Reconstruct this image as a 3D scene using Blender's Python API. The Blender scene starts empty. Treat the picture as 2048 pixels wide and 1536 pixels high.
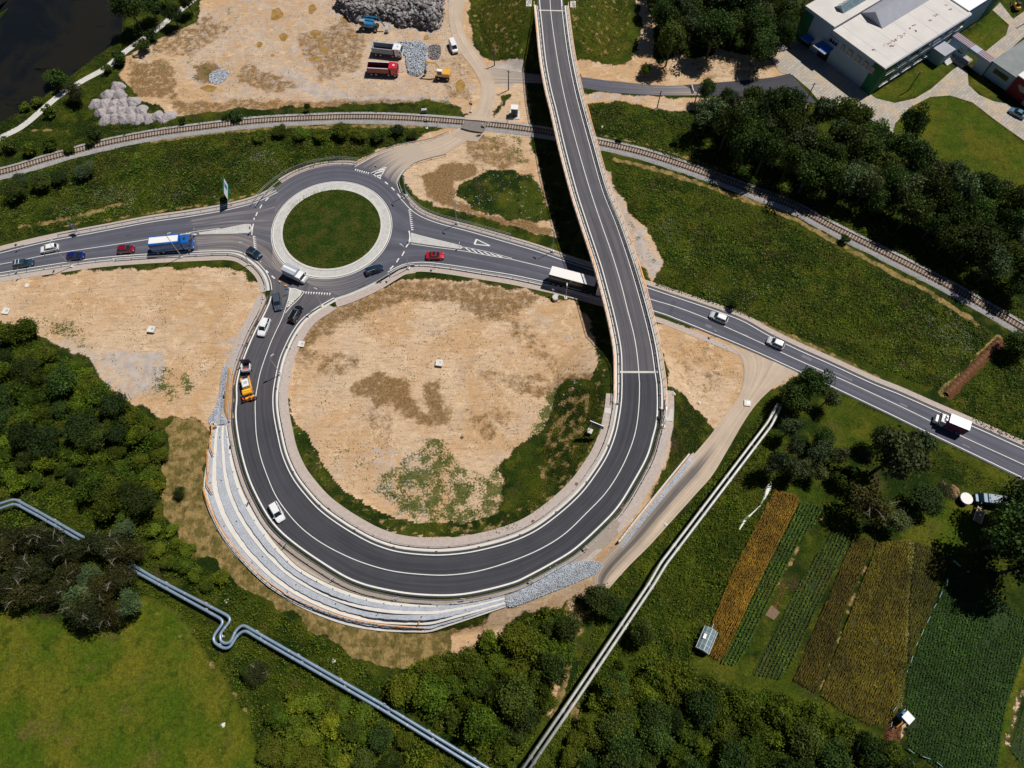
import bpy, math, random
import numpy as np
from mathutils import Vector, Matrix, Euler
random.seed(7); rng = np.random.default_rng(7)
R = math.radians
scene = bpy.context.scene
col = scene.collection
# ------------------------------------------------------------------ camera, sky, sun, exposure
CAMH, TILT, LENS = 133.0, R(25.0), 24.0
FPX = 2048 * LENS / 36.0
cam = bpy.data.cameras.new('camera'); camo = bpy.data.objects.new('camera', cam); col.objects.link(camo)
cam.lens = LENS; cam.sensor_width = 36.0; cam.clip_start = 1.0; cam.clip_end = 6000.0
camo.location = (0, 0, CAMH); camo.rotation_euler = (TILT, 0, 0)
scene.camera = camo
SUN_AZ, SUN_EL = R(33.0), R(61.0)          # azimuth measured from +x towards +y
world = bpy.data.worlds.new('World'); scene.world = world; world.use_nodes = True
wn = world.node_tree; wn.nodes.clear()
sky = wn.nodes.new('ShaderNodeTexSky'); sky.sky_type = 'NISHITA'; sky.sun_disc = False
sky.altitude = 5000; sky.dust_density = .3; sky.ozone_density = 2.5; sky.sun_elevation = SUN_EL; sky.sun_rotation = math.pi / 2 - SUN_AZ
bg = wn.nodes.new('ShaderNodeBackground'); bg.inputs['Strength'].default_value = 0.05
wo = wn.nodes.new('ShaderNodeOutputWorld')
wn.links.new(sky.outputs[0], bg.inputs[0]); wn.links.new(bg.outputs[0], wo.inputs[0])
sl = bpy.data.lights.new('sun', 'SUN'); sl.energy = 5.0; sl.angle = R(0.5); sl.color = (1.0, 0.955, 0.89)
so = bpy.data.objects.new('sun', sl); col.objects.link(so)
sdir = Vector((math.cos(SUN_EL) * math.cos(SUN_AZ), math.cos(SUN_EL) * math.sin(SUN_AZ), math.sin(SUN_EL)))
so.rotation_euler = sdir.to_track_quat('Z', 'Y').to_euler(); so.location = (0, 0, 200)
scene.view_settings.view_transform = 'Standard'; scene.view_settings.look = 'None'
scene.view_settings.exposure = -0.28; scene.view_settings.gamma = 1.0
# ------------------------------------------------------------------ photo point -> point of the place
CT, ST = math.cos(TILT), math.sin(TILT)
def W(px, py, z=0.0):
    px = np.asarray(px, float); py = np.asarray(py, float)
    u = (px - 1024) / FPX; v = (768 - py) / FPX
    s = (np.asarray(z, float) - CAMH) / (v * ST - CT)
    return u * s, (v * CT + ST) * s
def rs(pts, n):
    """resample a polyline (smooth, Catmull-Rom) to n points"""
    P = np.array(pts, float); 
    if len(P) > 2:
        Q = np.vstack([2 * P[0] - P[1], P, 2 * P[-1] - P[-2]]); out = []
        for i in range(1, len(Q) - 2):
            t = np.linspace(0, 1, 12, endpoint=False)[:, None]
            a, b, c, d = Q[i - 1], Q[i], Q[i + 1], Q[i + 2]
            out.append(0.5 * (2 * b + (c - a) * t + (2 * a - 5 * b + 4 * c - d) * t**2 + (3 * b - a - 3 * c + d) * t**3))
        out.append(P[-1:]); P = np.vstack(out)
    s = np.r_[0, np.cumsum(np.linalg.norm(np.diff(P, axis=0), axis=1))]
    q = np.linspace(0, s[-1], n)
    return np.stack([np.interp(q, s, P[:, k]) for k in range(P.shape[1])], 1)
def tang(P):
    T = np.gradient(P[:, :2], axis=0); return T / np.maximum(np.linalg.norm(T, axis=1, keepdims=True), 1e-9)
def offs(P, d):
    T = tang(P); Q = P.copy(); Q[:, 0] -= T[:, 1] * d; Q[:, 1] += T[:, 0] * d; return Q      # + = left of travel
# ------------------------------------------------------------------ value noise in numpy
def vnoise(x, y, seed=0):
    xi = np.floor(x).astype(np.int64); yi = np.floor(y).astype(np.int64); fx = x - xi; fy = y - yi
    fx = fx * fx * (3 - 2 * fx); fy = fy * fy * (3 - 2 * fy)
    def h(a, b):
        n = (a * 374761393 + b * 668265263 + seed * 974634777) & 0x7fffffff
        n = ((n ^ (n >> 13)) * 1274126177) & 0x7fffffff
        return ((n ^ (n >> 16)) & 0xffff) / 65535.0
    return (h(xi, yi) * (1 - fx) + h(xi + 1, yi) * fx) * (1 - fy) + (h(xi, yi + 1) * (1 - fx) + h(xi + 1, yi + 1) * fx) * fy
def fbm(x, y, o=4, seed=0):
    s = 0; a = 0.5
    for k in range(o): s = s + a * vnoise(x * 2**k, y * 2**k, seed + k); a *= 0.5
    return s / (1 - 0.5**o)
def inpoly(x, y, poly):
    P = np.asarray(poly, float); r = np.zeros(x.shape, bool); n = len(P); j = n - 1
    for i in range(n):
        xi, yi, xj, yj = P[i, 0], P[i, 1], P[j, 0], P[j, 1]
        if yi != yj:
            r ^= ((yi > y) != (yj > y)) & (x < (xj - xi) * (y - yi) / (yj - yi) + xi)
        j = i
    return r
# ------------------------------------------------------------------ loop road and viaduct: measured edge lines
ring_out = [(512,525),(534,544),(544,571),(542,596),(531,624),(512,660),(496,696),(482,734),(474,768),(474,798),(472,830),(476,868),(484,908),(496,950),(512,988),(537,1033),(562,1063),(594,1090),(637,1120),(687,1151),(724,1167),(762,1177),(812,1186),(862,1190),(912,1189.5),(962,1182),(1024,1166),(1056,1152),(1106,1125),(1149,1098),(1199,1053),(1236,1013),(1269,960),(1294,913),(1306,873),(1313,843),(1315,808),(1314,768)]
ring_in = [(677,591),(637,614),(607,636),(587,661),(572,689),(559,721),(549,768),(546,798),(548,830),(556,873),(566,913),(584,953),(607,985),(637,1018),(672,1045),(712,1070),(752,1090),(799,1104),(862,1110),(912,1108),(962,1100),(1024,1083),(1074,1060),(1124,1023),(1164,985),(1194,945),(1216,908),(1231,868),(1239,830),(1243,798),(1244,768)]
br_right = [(1314,768),(1309,734),(1304,699),(1295,656.5),(1281.5,604),(1266.5,551.5),(1251.5,504),(1231.5,446.5),(1205,380),(1181.5,297.5),(1161.5,225),(1149,175),(1136.5,112),(1128,50),(1123,0),(1121,-60),(1120,-160)]
br_left = [(1244,768),(1243,709),(1236.5,666.5),(1226.5,621.5),(1214,574),(1203,534),(1186.5,484),(1171.5,439),(1154,384),(1131.5,300),(1114,225),(1101.5,175),(1091.5,120),(1084,50),(1079,0),(1077,-60),(1076,-160)]
NR, NB = 260, 200
zr = np.interp(np.linspace(0, 1, NR), [0, .1, .25, .5, .75, 1], [0, .05, .7, 2.6, 4.3, 5.8])
ro, ri = rs(ring_out, NR), rs(ring_in, NR)
bo, bi = rs(br_right, NB), rs(br_left, NB)
zb = np.interp(-bo[:, 1], [-768, -600, -450, -300, -150, 0, 160], [5.8, 6.9, 7.6, 7.8, 7.4, 6.6, 5.8])
def w3(P, z): x, y = W(P[:, 0], P[:, 1], z); return np.stack([x, y, z + 0 * x], 1)
RO, RI = w3(ro, zr), w3(ri, zr); BO, BI = w3(bo, zb), w3(bi, zb)
EO = np.vstack([RO, BO[1:]]); EI = np.vstack([RI, BI[1:]])     # outer/right and inner/left painted edge lines
_x = np.stack([np.zeros(60), np.arange(1, 61) * 5.0, np.zeros(60)], 1); EO = np.vstack([EO, EO[-1] + _x]); EI = np.vstack([EI, EI[-1] + _x])     # the road runs on beyond the frame
ECN = (EO + EI) / 2
RC = ECN[:NR]; TOPC = np.vstack([ECN[NR - 1:NR - 1 + NB][bo[:, 1] < 12], ECN[NR - 1 + NB:]])
LC = np.array(W(900, 850)).ravel()
bankpx = [(-700,640),(-300,430),(0,236),(60,200),(100,172),(160,125),(215,85),(236,60),(240,20),(250,-20),(330,-120),(500,-300)]
bank = np.stack(W([p[0] for p in bankpx], [p[1] for p in bankpx]), 1)
def _of(P, d):
    T = np.gradient(P, axis=0); T /= np.linalg.norm(T, axis=1, keepdims=True); return P + np.stack([-T[:, 1], T[:, 0]], 1) * d
farbank = _of(bank, 37.0)
riverpoly = np.vstack([bank, farbank[::-1]])
def near(x, y, L):
    best = np.full(x.shape, 1e9); zc = np.zeros(x.shape); cx = np.zeros(x.shape); cy = np.zeros(x.shape)
    for a, b in zip(L[:-1], L[1:]):
        d = b[:2] - a[:2]; q = max(d @ d, 1e-9)
        t = np.clip(((x - a[0]) * d[0] + (y - a[1]) * d[1]) / q, 0, 1)
        px, py = a[0] + t * d[0], a[1] + t * d[1]
        dd = np.hypot(x - px, y - py); m = dd < best
        best = np.where(m, dd, best); cx = np.where(m, px, cx); cy = np.where(m, py, cy)
        if L.shape[1] > 2: zc = np.where(m, a[2] + t * (b[2] - a[2]), zc)
    return best, zc, cx, cy
RCc, TCc = RC[::6], TOPC[::6]
def HF(x, y):
    x = np.asarray(x, float); y = np.asarray(y, float)
    d, z, cx, cy = near(x, y, RCc)
    rp = np.hypot(x - LC[0], y - LC[1]); rc = np.hypot(cx - LC[0], cy - LC[1])
    o = np.clip((rp - rc) / 4 + .5, 0, 1)
    sl_ = 1.9 * (1 - o) + 1.0 * o
    h = np.maximum(z - np.maximum(d - 6.9, 0) / sl_, 0)
    d, z, cx, cy = near(x, y, TCc)
    h = np.maximum(h, z - np.maximum(d - 6.6, 0) / 2.0)
    m = (x < -55) & (y > 55)
    if m.any():
        d = np.minimum(near(x[m] if x.ndim else x, y[m] if y.ndim else y, bank)[0], near(x[m] if x.ndim else x, y[m] if y.ndim else y, farbank)[0])
        poly = riverpoly
        ins = inpoly(x[m], y[m], poly) if x.ndim else inpoly(np.array([x]), np.array([y]), poly)[0]
        sd = np.where(ins, d, -d); t = np.clip((sd + 2.5) / 5, 0, 1)
        if x.ndim: h[m] -= 2.6 * t * t * (3 - 2 * t)
        else: h = h - 2.6 * float(t * t * (3 - 2 * t))
    return h
def G(px, py):
    """point of the ground seen at this photo point"""
    px = np.atleast_1d(np.asarray(px, float)); py = np.atleast_1d(np.asarray(py, float))
    z = np.zeros(px.shape)
    for _ in range(7):
        x, y = W(px, py, z); z = 0.4 * z + 0.6 * HF(x, y)
    x, y = W(px, py, z)
    return np.stack([x, y, HF(x, y)], 1)
def g1(px, py): return G(px, py)[0]
def GL(pts, n=None, smooth=True):
    P = rs(pts, n) if n else np.array(pts, float)
    return G(P[:, 0], P[:, 1])
# ------------------------------------------------------------------ materials
class NT:
    def __init__(s, name):
        s.m = bpy.data.materials.new(name); s.m.use_nodes = True; s.t = s.m.node_tree; s.t.nodes.clear()
        s.out = s.n('ShaderNodeOutputMaterial'); s.b = s.n('ShaderNodeBsdfPrincipled')
        s.t.links.new(s.b.outputs[0], s.out.inputs[0]); s.geo = None
    def n(s, k, **kw):
        x = s.t.nodes.new(k)
        for a, b in kw.items(): setattr(x, a, b)
        return x
    def L(s, a, b):
        if isinstance(a, bpy.types.NodeSocket): s.t.links.new(a, b)
        else:
            if b.type == 'RGBA' and len(a) == 3: a = (*a, 1)
            b.default_value = a
    def pos(s, scale=None, rot=0):
        if not s.geo: s.geo = s.n('ShaderNodeNewGeometry')
        o = s.geo.outputs['Position']
        if scale or rot:
            mp = s.n('ShaderNodeMapping'); s.t.links.new(o, mp.inputs[0]); mp.inputs['Scale'].default_value = scale or (1, 1, 1); mp.inputs['Rotation'].default_value = (0, 0, rot); o = mp.outputs[0]
        return o
    def noise(s, sc, det=4, rough=.55, vec=None, out=0, dist=0):
        x = s.n('ShaderNodeTexNoise'); x.inputs['Scale'].default_value = sc; x.inputs['Detail'].default_value = det; x.inputs['Roughness'].default_value = rough; x.inputs['Distortion'].default_value = dist
        s.t.links.new(vec if vec is not None else s.pos(), x.inputs['Vector']); return x.outputs[out]
    def vor(s, sc, out='Distance', vec=None):
        x = s.n('ShaderNodeTexVoronoi'); x.inputs['Scale'].default_value = sc
        s.t.links.new(vec if vec is not None else s.pos(), x.inputs['Vector']); return x.outputs[out]
    def math(s, op, a, b=0.0, c=None):
        x = s.n('ShaderNodeMath', operation=op); s.L(a, x.inputs[0]); s.L(b, x.inputs[1])
        if c is not None: s.L(c, x.inputs[2])
        return x.outputs[0]
    def sm(s, v, a, b):
        x = s.n('ShaderNodeMapRange', interpolation_type='SMOOTHSTEP'); s.L(v, x.inputs[0]); x.inputs[1].default_value = a; x.inputs[2].default_value = b; return x.outputs[0]
    def mr(s, v, a, b, c, d):
        x = s.n('ShaderNodeMapRange'); s.L(v, x.inputs[0]); x.inputs[1].default_value = a; x.inputs[2].default_value = b; x.inputs[3].default_value = c; x.inputs[4].default_value = d; return x.outputs[0]
    def mix(s, f, a, b, mode='MIX'):
        x = s.n('ShaderNodeMix', data_type='RGBA', blend_type=mode); s.L(f, x.inputs[0]); s.L(a, x.inputs[6]); s.L(b, x.inputs[7]); return x.outputs[2]
    def mul(s, c, f):
        x = s.n('ShaderNodeVectorMath', operation='SCALE'); s.L(c, x.inputs[0]); s.L(f, x.inputs['Scale']); return x.outputs[0]
    def attr(s, name):
        x = s.n('ShaderNodeAttribute'); x.attribute_name = name; sp = s.n('ShaderNodeSeparateColor'); s.t.links.new(x.outputs['Color'], sp.inputs[0])
        return sp.outputs[0], sp.outputs[1], sp.outputs[2], x.outputs['Alpha']
    def bump(s, h, d=.1, st=1.0):
        x = s.n('ShaderNodeBump'); x.inputs['Distance'].default_value = d; x.inputs['Strength'].default_value = st; s.L(h, x.inputs['Height']); s.t.links.new(x.outputs[0], s.b.inputs['Normal'])
    def fin(s, c, rough=.8, metal=0.0, spec=.3):
        s.L(c, s.b.inputs['Base Color']); s.L(rough, s.b.inputs['Roughness']); s.b.inputs['Metallic'].default_value = metal; s.b.inputs['Specular IOR Level'].default_value = spec; return s.m
def plain(name, c, rough=.6, metal=0, spec=.4, var=.12, sc=1.5, coat=0, bumpd=0):
    t = NT(name); v = t.mr(t.noise(sc, 4), .25, .75, 1 - var, 1 + var)
    if bumpd: t.bump(t.noise(sc * 4, 5), bumpd)
    if coat: t.b.inputs['Coat Weight'].default_value = coat; t.b.inputs['Coat Roughness'].default_value = .06
    return t.fin(t.mul(c, v), rough, metal, spec)
def mat_ground():
    t = NT('ground_cover')
    dirt, grey, brown, weed = t.attr('cover_a'); lawn, flower, straw, soil = t.attr('cover_b')
    fine = t.noise(2.6, 6, .7); mid = t.noise(.55, 5, .6); big = t.noise(.09, 4, .6); huge = t.noise(.03, 3)
    grain = t.noise(9.0, 3, .75)
    streak = t.noise(1.0, 5, .65, t.pos((.35, 1.6, 1), R(-8)))
    # meadow
    g = t.mix(t.sm(t.noise(.07, 5, .65), .40, .60), (.018, .038, .005), (.060, .085, .008))
    g = t.mix(t.math('MULTIPLY', t.sm(t.noise(.28, 5, .65, dist=.5), .48, .66), .8), g, (.115, .120, .012))
    g = t.mix(t.math('MULTIPLY', t.sm(t.noise(.16, 5, .65), .56, .70), .75), g, (.085, .062, .030))
    g = t.mix(t.math('MULTIPLY', t.sm(t.noise(.40, 4, .6), .56, .68), .7), g, (.012, .026, .005))
    g = t.mul(g, t.mr(fine, .3, .7, .35, 1.35)); g = t.mul(g, t.mr(grain, .3, .7, .55, 1.25))
    lw = t.mix(t.sm(big, .35, .65), (.062, .104, .006), (.135, .132, .012))
    lw = t.mix(t.math('MULTIPLY', t.sm(t.noise(.35, 6, .7), .50, .68), .8), lw, (.036, .062, .005)); lw = t.mix(t.math('MULTIPLY', t.sm(t.noise(.14, 5, .65), .56, .68), .6), lw, (.13, .105, .03))
    lw = t.mul(lw, t.mr(t.noise(1.1, 5, .7), .3, .7, .65, 1.35)); lw = t.mul(t.mul(lw, t.mr(fine, .3, .7, .6, 1.4)), t.mr(grain, .3, .7, .75, 1.25))
    g = t.mix(lawn, g, lw)
    st = t.mix(t.sm(mid, .4, .62), (.16, .125, .038), (.36, .25, .10)); st = t.mul(st, t.mr(t.noise(2.2, 6, .75, t.pos((1, .45, 1), .9), dist=1.2), .3, .7, .5, 1.35))
    st = t.mix(t.sm(t.noise(.8, 5, .7), .56, .7), st, (.06, .07, .012))
    sa = t.sm(t.math('ADD', straw, t.mr(mid, .3, .7, -.25, .25)), .42, .58)
    g = t.mix(sa, g, st)
    # bare earth
    d = t.mix(t.sm(t.noise(.05, 5, .6, dist=.8), .40, .60), (.54, .345, .185), (.60, .435, .285)); d = t.mix(t.math('MULTIPLY', t.sm(t.noise(.35, 6, .7, dist=.6), .50, .66), .7), d, (.74, .555, .375))
    d = t.mix(t.math('MULTIPLY', t.sm(streak, .48, .68), .6), d, (.36, .225, .12))
    d = t.mix(t.math('MULTIPLY', t.sm(t.noise(.8, 6, .7, t.pos((.25, 2.2, 1), R(68))), .52, .70), .45), d, (.34, .21, .11))
    d = t.mix(t.math('MULTIPLY', t.sm(t.noise(.15, 7, .72, dist=.4), .50, .64), .3), d, (.42, .34, .27))
    d = t.mix(t.math('MULTIPLY', t.sm(t.noise(.3, 8, .75, dist=.5), .57, .70), .65), d, (.30, .185, .085))
    d = t.mul(d, t.mr(fine, .3, .7, .78, 1.18)); d = t.mul(d, t.mr(grain, .3, .7, .85, 1.14))
    gr = t.mix(t.sm(mid, .35, .65), (.36, .33, .31), (.50, .44, .40)); gr = t.mul(gr, t.mr(grain, .3, .7, .82, 1.18))
    d = t.mix(t.sm(t.math('ADD', grey, t.mr(t.noise(.5, 6, .7), .3, .7, -.45, .45)), .15, .95), d, gr)
    bb = t.mix(t.sm(fine, .4, .62), (.13, .075, .030), (.29, .17, .072)); bb = t.mix(t.math('MULTIPLY', t.sm(mid, .5, .7), .7), bb, (.17, .115, .035))
    d = t.mix(t.math('MULTIPLY', t.sm(t.math('ADD', brown, t.mr(t.noise(.6, 8, .75), .3, .7, -.42, .42)), .20, .70), .92), d, bb)
    wv = t.math('ADD', weed, t.math('ADD', t.mr(t.noise(.35, 4, .6), .35, .65, -.38, .30), t.mr(t.noise(2.4, 5, .7), .35, .65, -.32, .32)))
    wcol = t.mul(t.mix(t.sm(mid, .4, .6), (.050, .078, .012), (.10, .105, .022)), t.mr(grain, .3, .7, .55, 1.4))
    d = t.mix(t.math('MULTIPLY', t.sm(wv, .42, .70), .94), d, wcol)
    sp = t.sm(t.noise(3.2, 3, .6), .70, .74); d = t.mix(t.math('MULTIPLY', sp, .7), d, (.10, .085, .035))
    da = t.sm(t.math('ADD', dirt, t.mr(t.noise(.9, 8, .78), .3, .7, -.42, .42)), .40, .62)
    c = t.mix(da, g, d)
    so_ = t.mul(t.mix(t.sm(fine, .4, .6), (.09, .042, .018), (.17, .08, .035)), t.mr(grain, .3, .7, .6, 1.3))
    c = t.mix(t.sm(t.math('ADD', soil, t.mr(fine, .3, .7, -.2, .2)), .42, .58), c, so_)
    fl = t.math('MULTIPLY', t.math('LESS_THAN', t.vor(2.2), .20), t.sm(t.math('ADD', flower, t.mr(t.noise(.18, 4, .6), .3, .7, -.6, .3)), .5, .6))
    c = t.mix(t.math('MULTIPLY', fl, .85), c, (.42, .42, .34))
    notd = t.math('SUBTRACT', 1.0, da)
    hgt = t.math('ADD', t.math('MULTIPLY', fine, t.math('ADD', t.math('MULTIPLY', notd, .9), .12)), t.math('MULTIPLY', grain, t.math('ADD', t.math('MULTIPLY', notd, .25), .05)))
    t.bump(hgt, .35, .9)
    return t.fin(c, .95, spec=.08)
def mat_asphalt(name, base, dust=(.46, .38, .305), worn=.0, streaks=0.35):
    t = NT(name); a, b, c_, d = t.attr('lane')          # a = across 0..1, b = dust, c = along (m)/1000
    v = t.noise(.25, 4, .6); f = t.noise(14, 3, .7)
    cv = t.n('ShaderNodeCombineXYZ'); t.L(t.math('MULTIPLY', a, 17.0), cv.inputs[0]); t.L(t.math('MULTIPLY', c_, .9), cv.inputs[1])
    base0 = base; base = t.mix(d, base, (.122, .116, .130))
    c = t.mul(base, t.mr(v, .3, .7, .90, 1.08)); c = t.mul(c, t.mr(f, .3, .7, .88, 1.12)); s = t.noise(1.0, 4, .6, cv.outputs[0]); c = t.mul(c, t.mr(s, .3, .7, 1 - streaks, 1 + streaks * .8))
    wt = t.math('ABSOLUTE', t.math('SINE', t.math('MULTIPLY', a, math.pi * 4)))
    c = t.mix(t.math('MULTIPLY', t.sm(wt, .5, 1.0), worn), c, t.mul(base, .68) if worn > 0 else base)
    da = t.math('ADD', b, t.mr(t.noise(.8, 5, .65, cv.outputs[0]), .3, .7, -.28, .28)); c = t.mix(t.math('MULTIPLY', t.sm(da, .25, .95), .95), c, t.mul(dust, t.mr(f, .3, .7, .9, 1.1)))
    
    t.bump(f, .01, .6); return t.fin(c, .85, spec=.25)
def mat_paint(name='road_paint'):
    t = NT(name); w = t.sm(t.noise(5, 5, .75), .62, .72)
    return t.fin(t.mix(t.math('MULTIPLY', w, .5), t.mul((.80, .79, .75), t.mr(t.noise(1.2, 3), .3, .7, .9, 1.05)), (.2, .2, .2)), .6)
def mat_stone(name, a, b, sc, jit=.4):
    t = NT(name); c = t.vor(sc, 'Color'); sp = t.n('ShaderNodeSeparateColor'); t.t.links.new(c, sp.inputs[0])
    d = t.vor(sc); cc = t.mix(sp.outputs[0], a, b); cc = t.mul(cc, t.mr(d, .2, .75, 1.05, .78)); cc = t.mul(cc, t.mr(t.noise(.6, 4), .3, .7, .9, 1.1))
    t.bump(t.math('SUBTRACT', 1.0, d), .12, .8); return t.fin(cc, .9, spec=.15)
def mat_leaf(name, a, b, hue=None, rough=.6):
    t = NT(name); g = t.n('ShaderNodeNewGeometry'); oi = t.n('ShaderNodeObjectInfo')
    c = t.mix(g.outputs['Random Per Island'], a, b)
    c = t.mul(c, t.mr(oi.outputs['Random'], 0, 1, .58, 1.38)); c = t.mix(t.mr(t.math('FRACT', t.math('MULTIPLY', oi.outputs['Random'], 7.3)), .4, 1, 0, .9), c, (1.45, 1.05, .8), 'MULTIPLY'); c = t.mul(t.mul(c, t.mr(t.noise(.45, 3, .5), .3, .7, .72, 1.3)), t.mr(t.noise(.13, 5, .65), .35, .65, .62, 1.35))
    if hue: c = t.mix(t.math('MULTIPLY', t.sm(t.noise(.12, 3), .5, .66), .7), c, hue)
    t.L(c, t.b.inputs['Base Color']); t.b.inputs['Roughness'].default_value = rough; t.b.inputs['Specular IOR Level'].default_value = .18
    tr = t.n('ShaderNodeBsdfTranslucent'); t.L(t.mul(c, 1.2), tr.inputs[0]); mx = t.n('ShaderNodeMixShader'); mx.inputs[0].default_value = .22
    t.t.links.new(t.b.outputs[0], mx.inputs[1]); t.t.links.new(tr.outputs[0], mx.inputs[2]); t.t.links.new(mx.outputs[0], t.out.inputs[0]); return t.m
M = {}
M['ground'] = mat_ground()
M['asph_new'] = mat_asphalt('fresh_asphalt', (.058, .058, .069), streaks=.34)
M['asph_old'] = mat_asphalt('worn_asphalt', (.110, .112, .142), worn=.5, streaks=.30)
M['dirtroad'] = mat_asphalt('packed_dirt', (.50, .40, .31), dust=(.12, .11, .105), streaks=.22)
M['paint'] = mat_paint()
M['concrete'] = plain('pale_concrete', (.58, .56, .52), .85, var=.12, sc=.8, bumpd=.01)
M['concrete_w'] = plain('new_white_concrete', (.70, .67, .61), .85, var=.08, sc=.7, bumpd=.01)
M['darkkerb'] = plain('dark_kerb', (.10, .10, .12), .8); M['apron'] = mat_stone('grey_sett_paving', (.58, .57, .55), (.66, .65, .62), 6.0)
M['verge'] = plain('pinkish_gravel_verge', (.46, .385, .34), .9, var=.14, sc=1.6, bumpd=.01)
M['brownverge'] = plain('brown_gravel_verge', (.33, .275, .225), .9, var=.16, sc=2.2, bumpd=.01)
M['gabion'] = mat_stone('blue_grey_crushed_stone', (.44, .47, .52), (.58, .61, .67), 7.0)
M['ballast'] = mat_stone('railway_ballast', (.34, .33, .33), (.50, .48, .47), 6.0); M['ballast_brown'] = mat_stone('rusty_ballast', (.14, .10, .075), (.26, .19, .15), 6.0)
M['rubble'] = mat_stone('broken_grey_rubble', (.09, .085, .095), (.30, .275, .265), 1.6)
M['rock'] = plain('grey_rock', (.33, .31, .31), .9, var=.4, sc=.6, bumpd=.05)
M['rock_blue'] = plain('blue_grey_rock', (.52, .56, .61), .9, var=.25, sc=.9, bumpd=.03)
M['heap'] = mat_stone('lilac_grey_gravel', (.36, .325, .33), (.50, .455, .455), 3.5)
M['orange'] = plain('orange_painted_steel', (.80, .38, .12), .5, var=.08)
M['orange_pale'] = plain('pale_orange_steel', (.80, .50, .33), .5, var=.06)
M['steel'] = plain('galvanised_steel', (.52, .54, .56), .45, metal=.3, var=.15)
M['darksteel'] = plain('dark_steel', (.05, .05, .055), .5, metal=.3)
M['rail'] = plain('rusty_rail_steel', (.10, .065, .05), .5, metal=.4, var=.3)
M['sleeper'] = plain('concrete_sleeper', (.40, .33, .27), .9, var=.3, sc=.4)
M['wood'] = plain('grey_timber', (.13, .10, .075), .9, var=.3, sc=2)
M['timber'] = plain('cut_timber', (.42, .30, .17), .9, var=.3, sc=2)
M['bark'] = plain('bark', (.10, .08, .06), .95, var=.4, sc=4)
M['bark_pale'] = plain('pale_bare_bark', (.34, .29, .24), .9, var=.3, sc=4)
M['glass'] = plain('dark_glass', (.012, .022, .03), .08, spec=.7, var=.05, coat=.3)
M['glass_g'] = plain('greenhouse_film', (.16, .24, .27), .15, spec=.7, var=.3, coat=.3)
M['tyre'] = plain('tyre_rubber', (.015, .015, .016), .85)
M['white'] = plain('white_paint', (.80, .81, .82), .35, var=.03, coat=.4)
M['silver'] = plain('silver_paint', (.50, .52, .55), .3, metal=.4, var=.03, coat=.4)
M['black'] = plain('black_plastic', (.018, .018, .02), .5)
M['lampw'] = plain('headlight_glass', (.75, .78, .8), .1, coat=.5)
M['lampr'] = plain('taillight_glass', (.45, .02, .02), .2, coat=.5)
def cpaint(n, c, metal=.2): M[n] = plain(n, c, .28, metal=metal, var=.02, spec=.5, coat=.7); return M[n]
cpaint('red_paint', (.50, .012, .03)); cpaint('dark_red_paint', (.20, .008, .025)); cpaint('deep_blue_paint', (.008, .018, .14)); cpaint('navy_paint', (.010, .030, .060))
cpaint('grey_blue_paint', (.075, .10, .13)); cpaint('truck_blue_paint', (.01, .11, .42), 0); cpaint('black_paint', (.008, .010, .014)); cpaint('machine_yellow', (.78, .40, .05), 0)
cpaint('truck_red', (.62, .02, .035), 0); cpaint('truck_orange', (.88, .40, .02), 0); cpaint('cyan_paint', (.10, .22, .32)); cpaint('machine_blue', (.02, .20, .42), 0); cpaint('teal_paint', (.02, .06, .10)); cpaint('light_silver', (.62, .64, .66))
M['canvas'] = plain('white_canvas', (.82, .80, .78), .7, var=.03, sc=.4)
M['canvas_grey'] = plain('grey_canvas', (.36, .40, .47), .7, var=.03)
M['maroon'] = plain('maroon_print', (.16, .02, .09), .6)
M['green_wall'] = plain('dark_green_cladding', (.010, .13, .055), .7, var=.08)
M['shade_tinted_wall'] = plain('shade_tinted_white_render', (.32, .45, .56), .85, var=.05, sc=.5)  # white render, with the blue of the shaded walls put into its colour
M['red_wall'] = plain('dark_red_cladding', (.17, .012, .022), .7)
M['pipe'] = plain('blue_grey_pipe_jacket', (.27, .36, .47), .4, metal=.35, var=.12, sc=.6)
M['pipe_w'] = plain('weathered_pipe_jacket', (.54, .54, .51), .5, metal=.25, var=.2, sc=.7)
M['skin'] = plain('skin', (.45, .27, .19), .6); M['hiviz'] = plain('orange_workwear', (.85, .10, .03), .8); M['helmet'] = plain('white_helmet', (.85, .85, .85), .3); M['workgrey'] = plain('dark_trousers', (.03, .035, .05), .8)
M['sign_blue'] = plain('sign_blue', (.02, .22, .60), .4); M['sign_green'] = plain('sign_green', (.0, .16, .09), .5); M['sign_back'] = plain('sign_back_grey', (.10, .13, .16), .5, metal=.3); M['sign_white'] = plain('sign_white', (.8, .8, .8), .4); M['sign_red'] = plain('sign_red', (.6, .02, .04), .4); M['sign_yellow']=plain('sign_yellow',(.8,.6,.05),.4)
def mat_water():
    t = NT('river_water'); c = t.mix(t.sm(t.noise(.045, 4, .6, dist=.6), .45, .62), (.0145, .0135, .0095), (.006, .008, .010))
    c = t.mix(t.sm(t.noise(.12, 5, .7, t.pos((.5, 1.4, 1), R(35))), .58, .7), c, (.0025, .0035, .005)); t.bump(t.noise(1.2, 3), .02, .25)
    return t.fin(c, .22, spec=.18)
M['water'] = mat_water()
def mat_puddle():
    t = NT('muddy_puddle'); return t.fin(t.mix(t.sm(t.noise(.6, 4), .4, .6), (.30, .17, .045), (.38, .24, .08)), .25, spec=.3)
M['puddle'] = mat_puddle()
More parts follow.
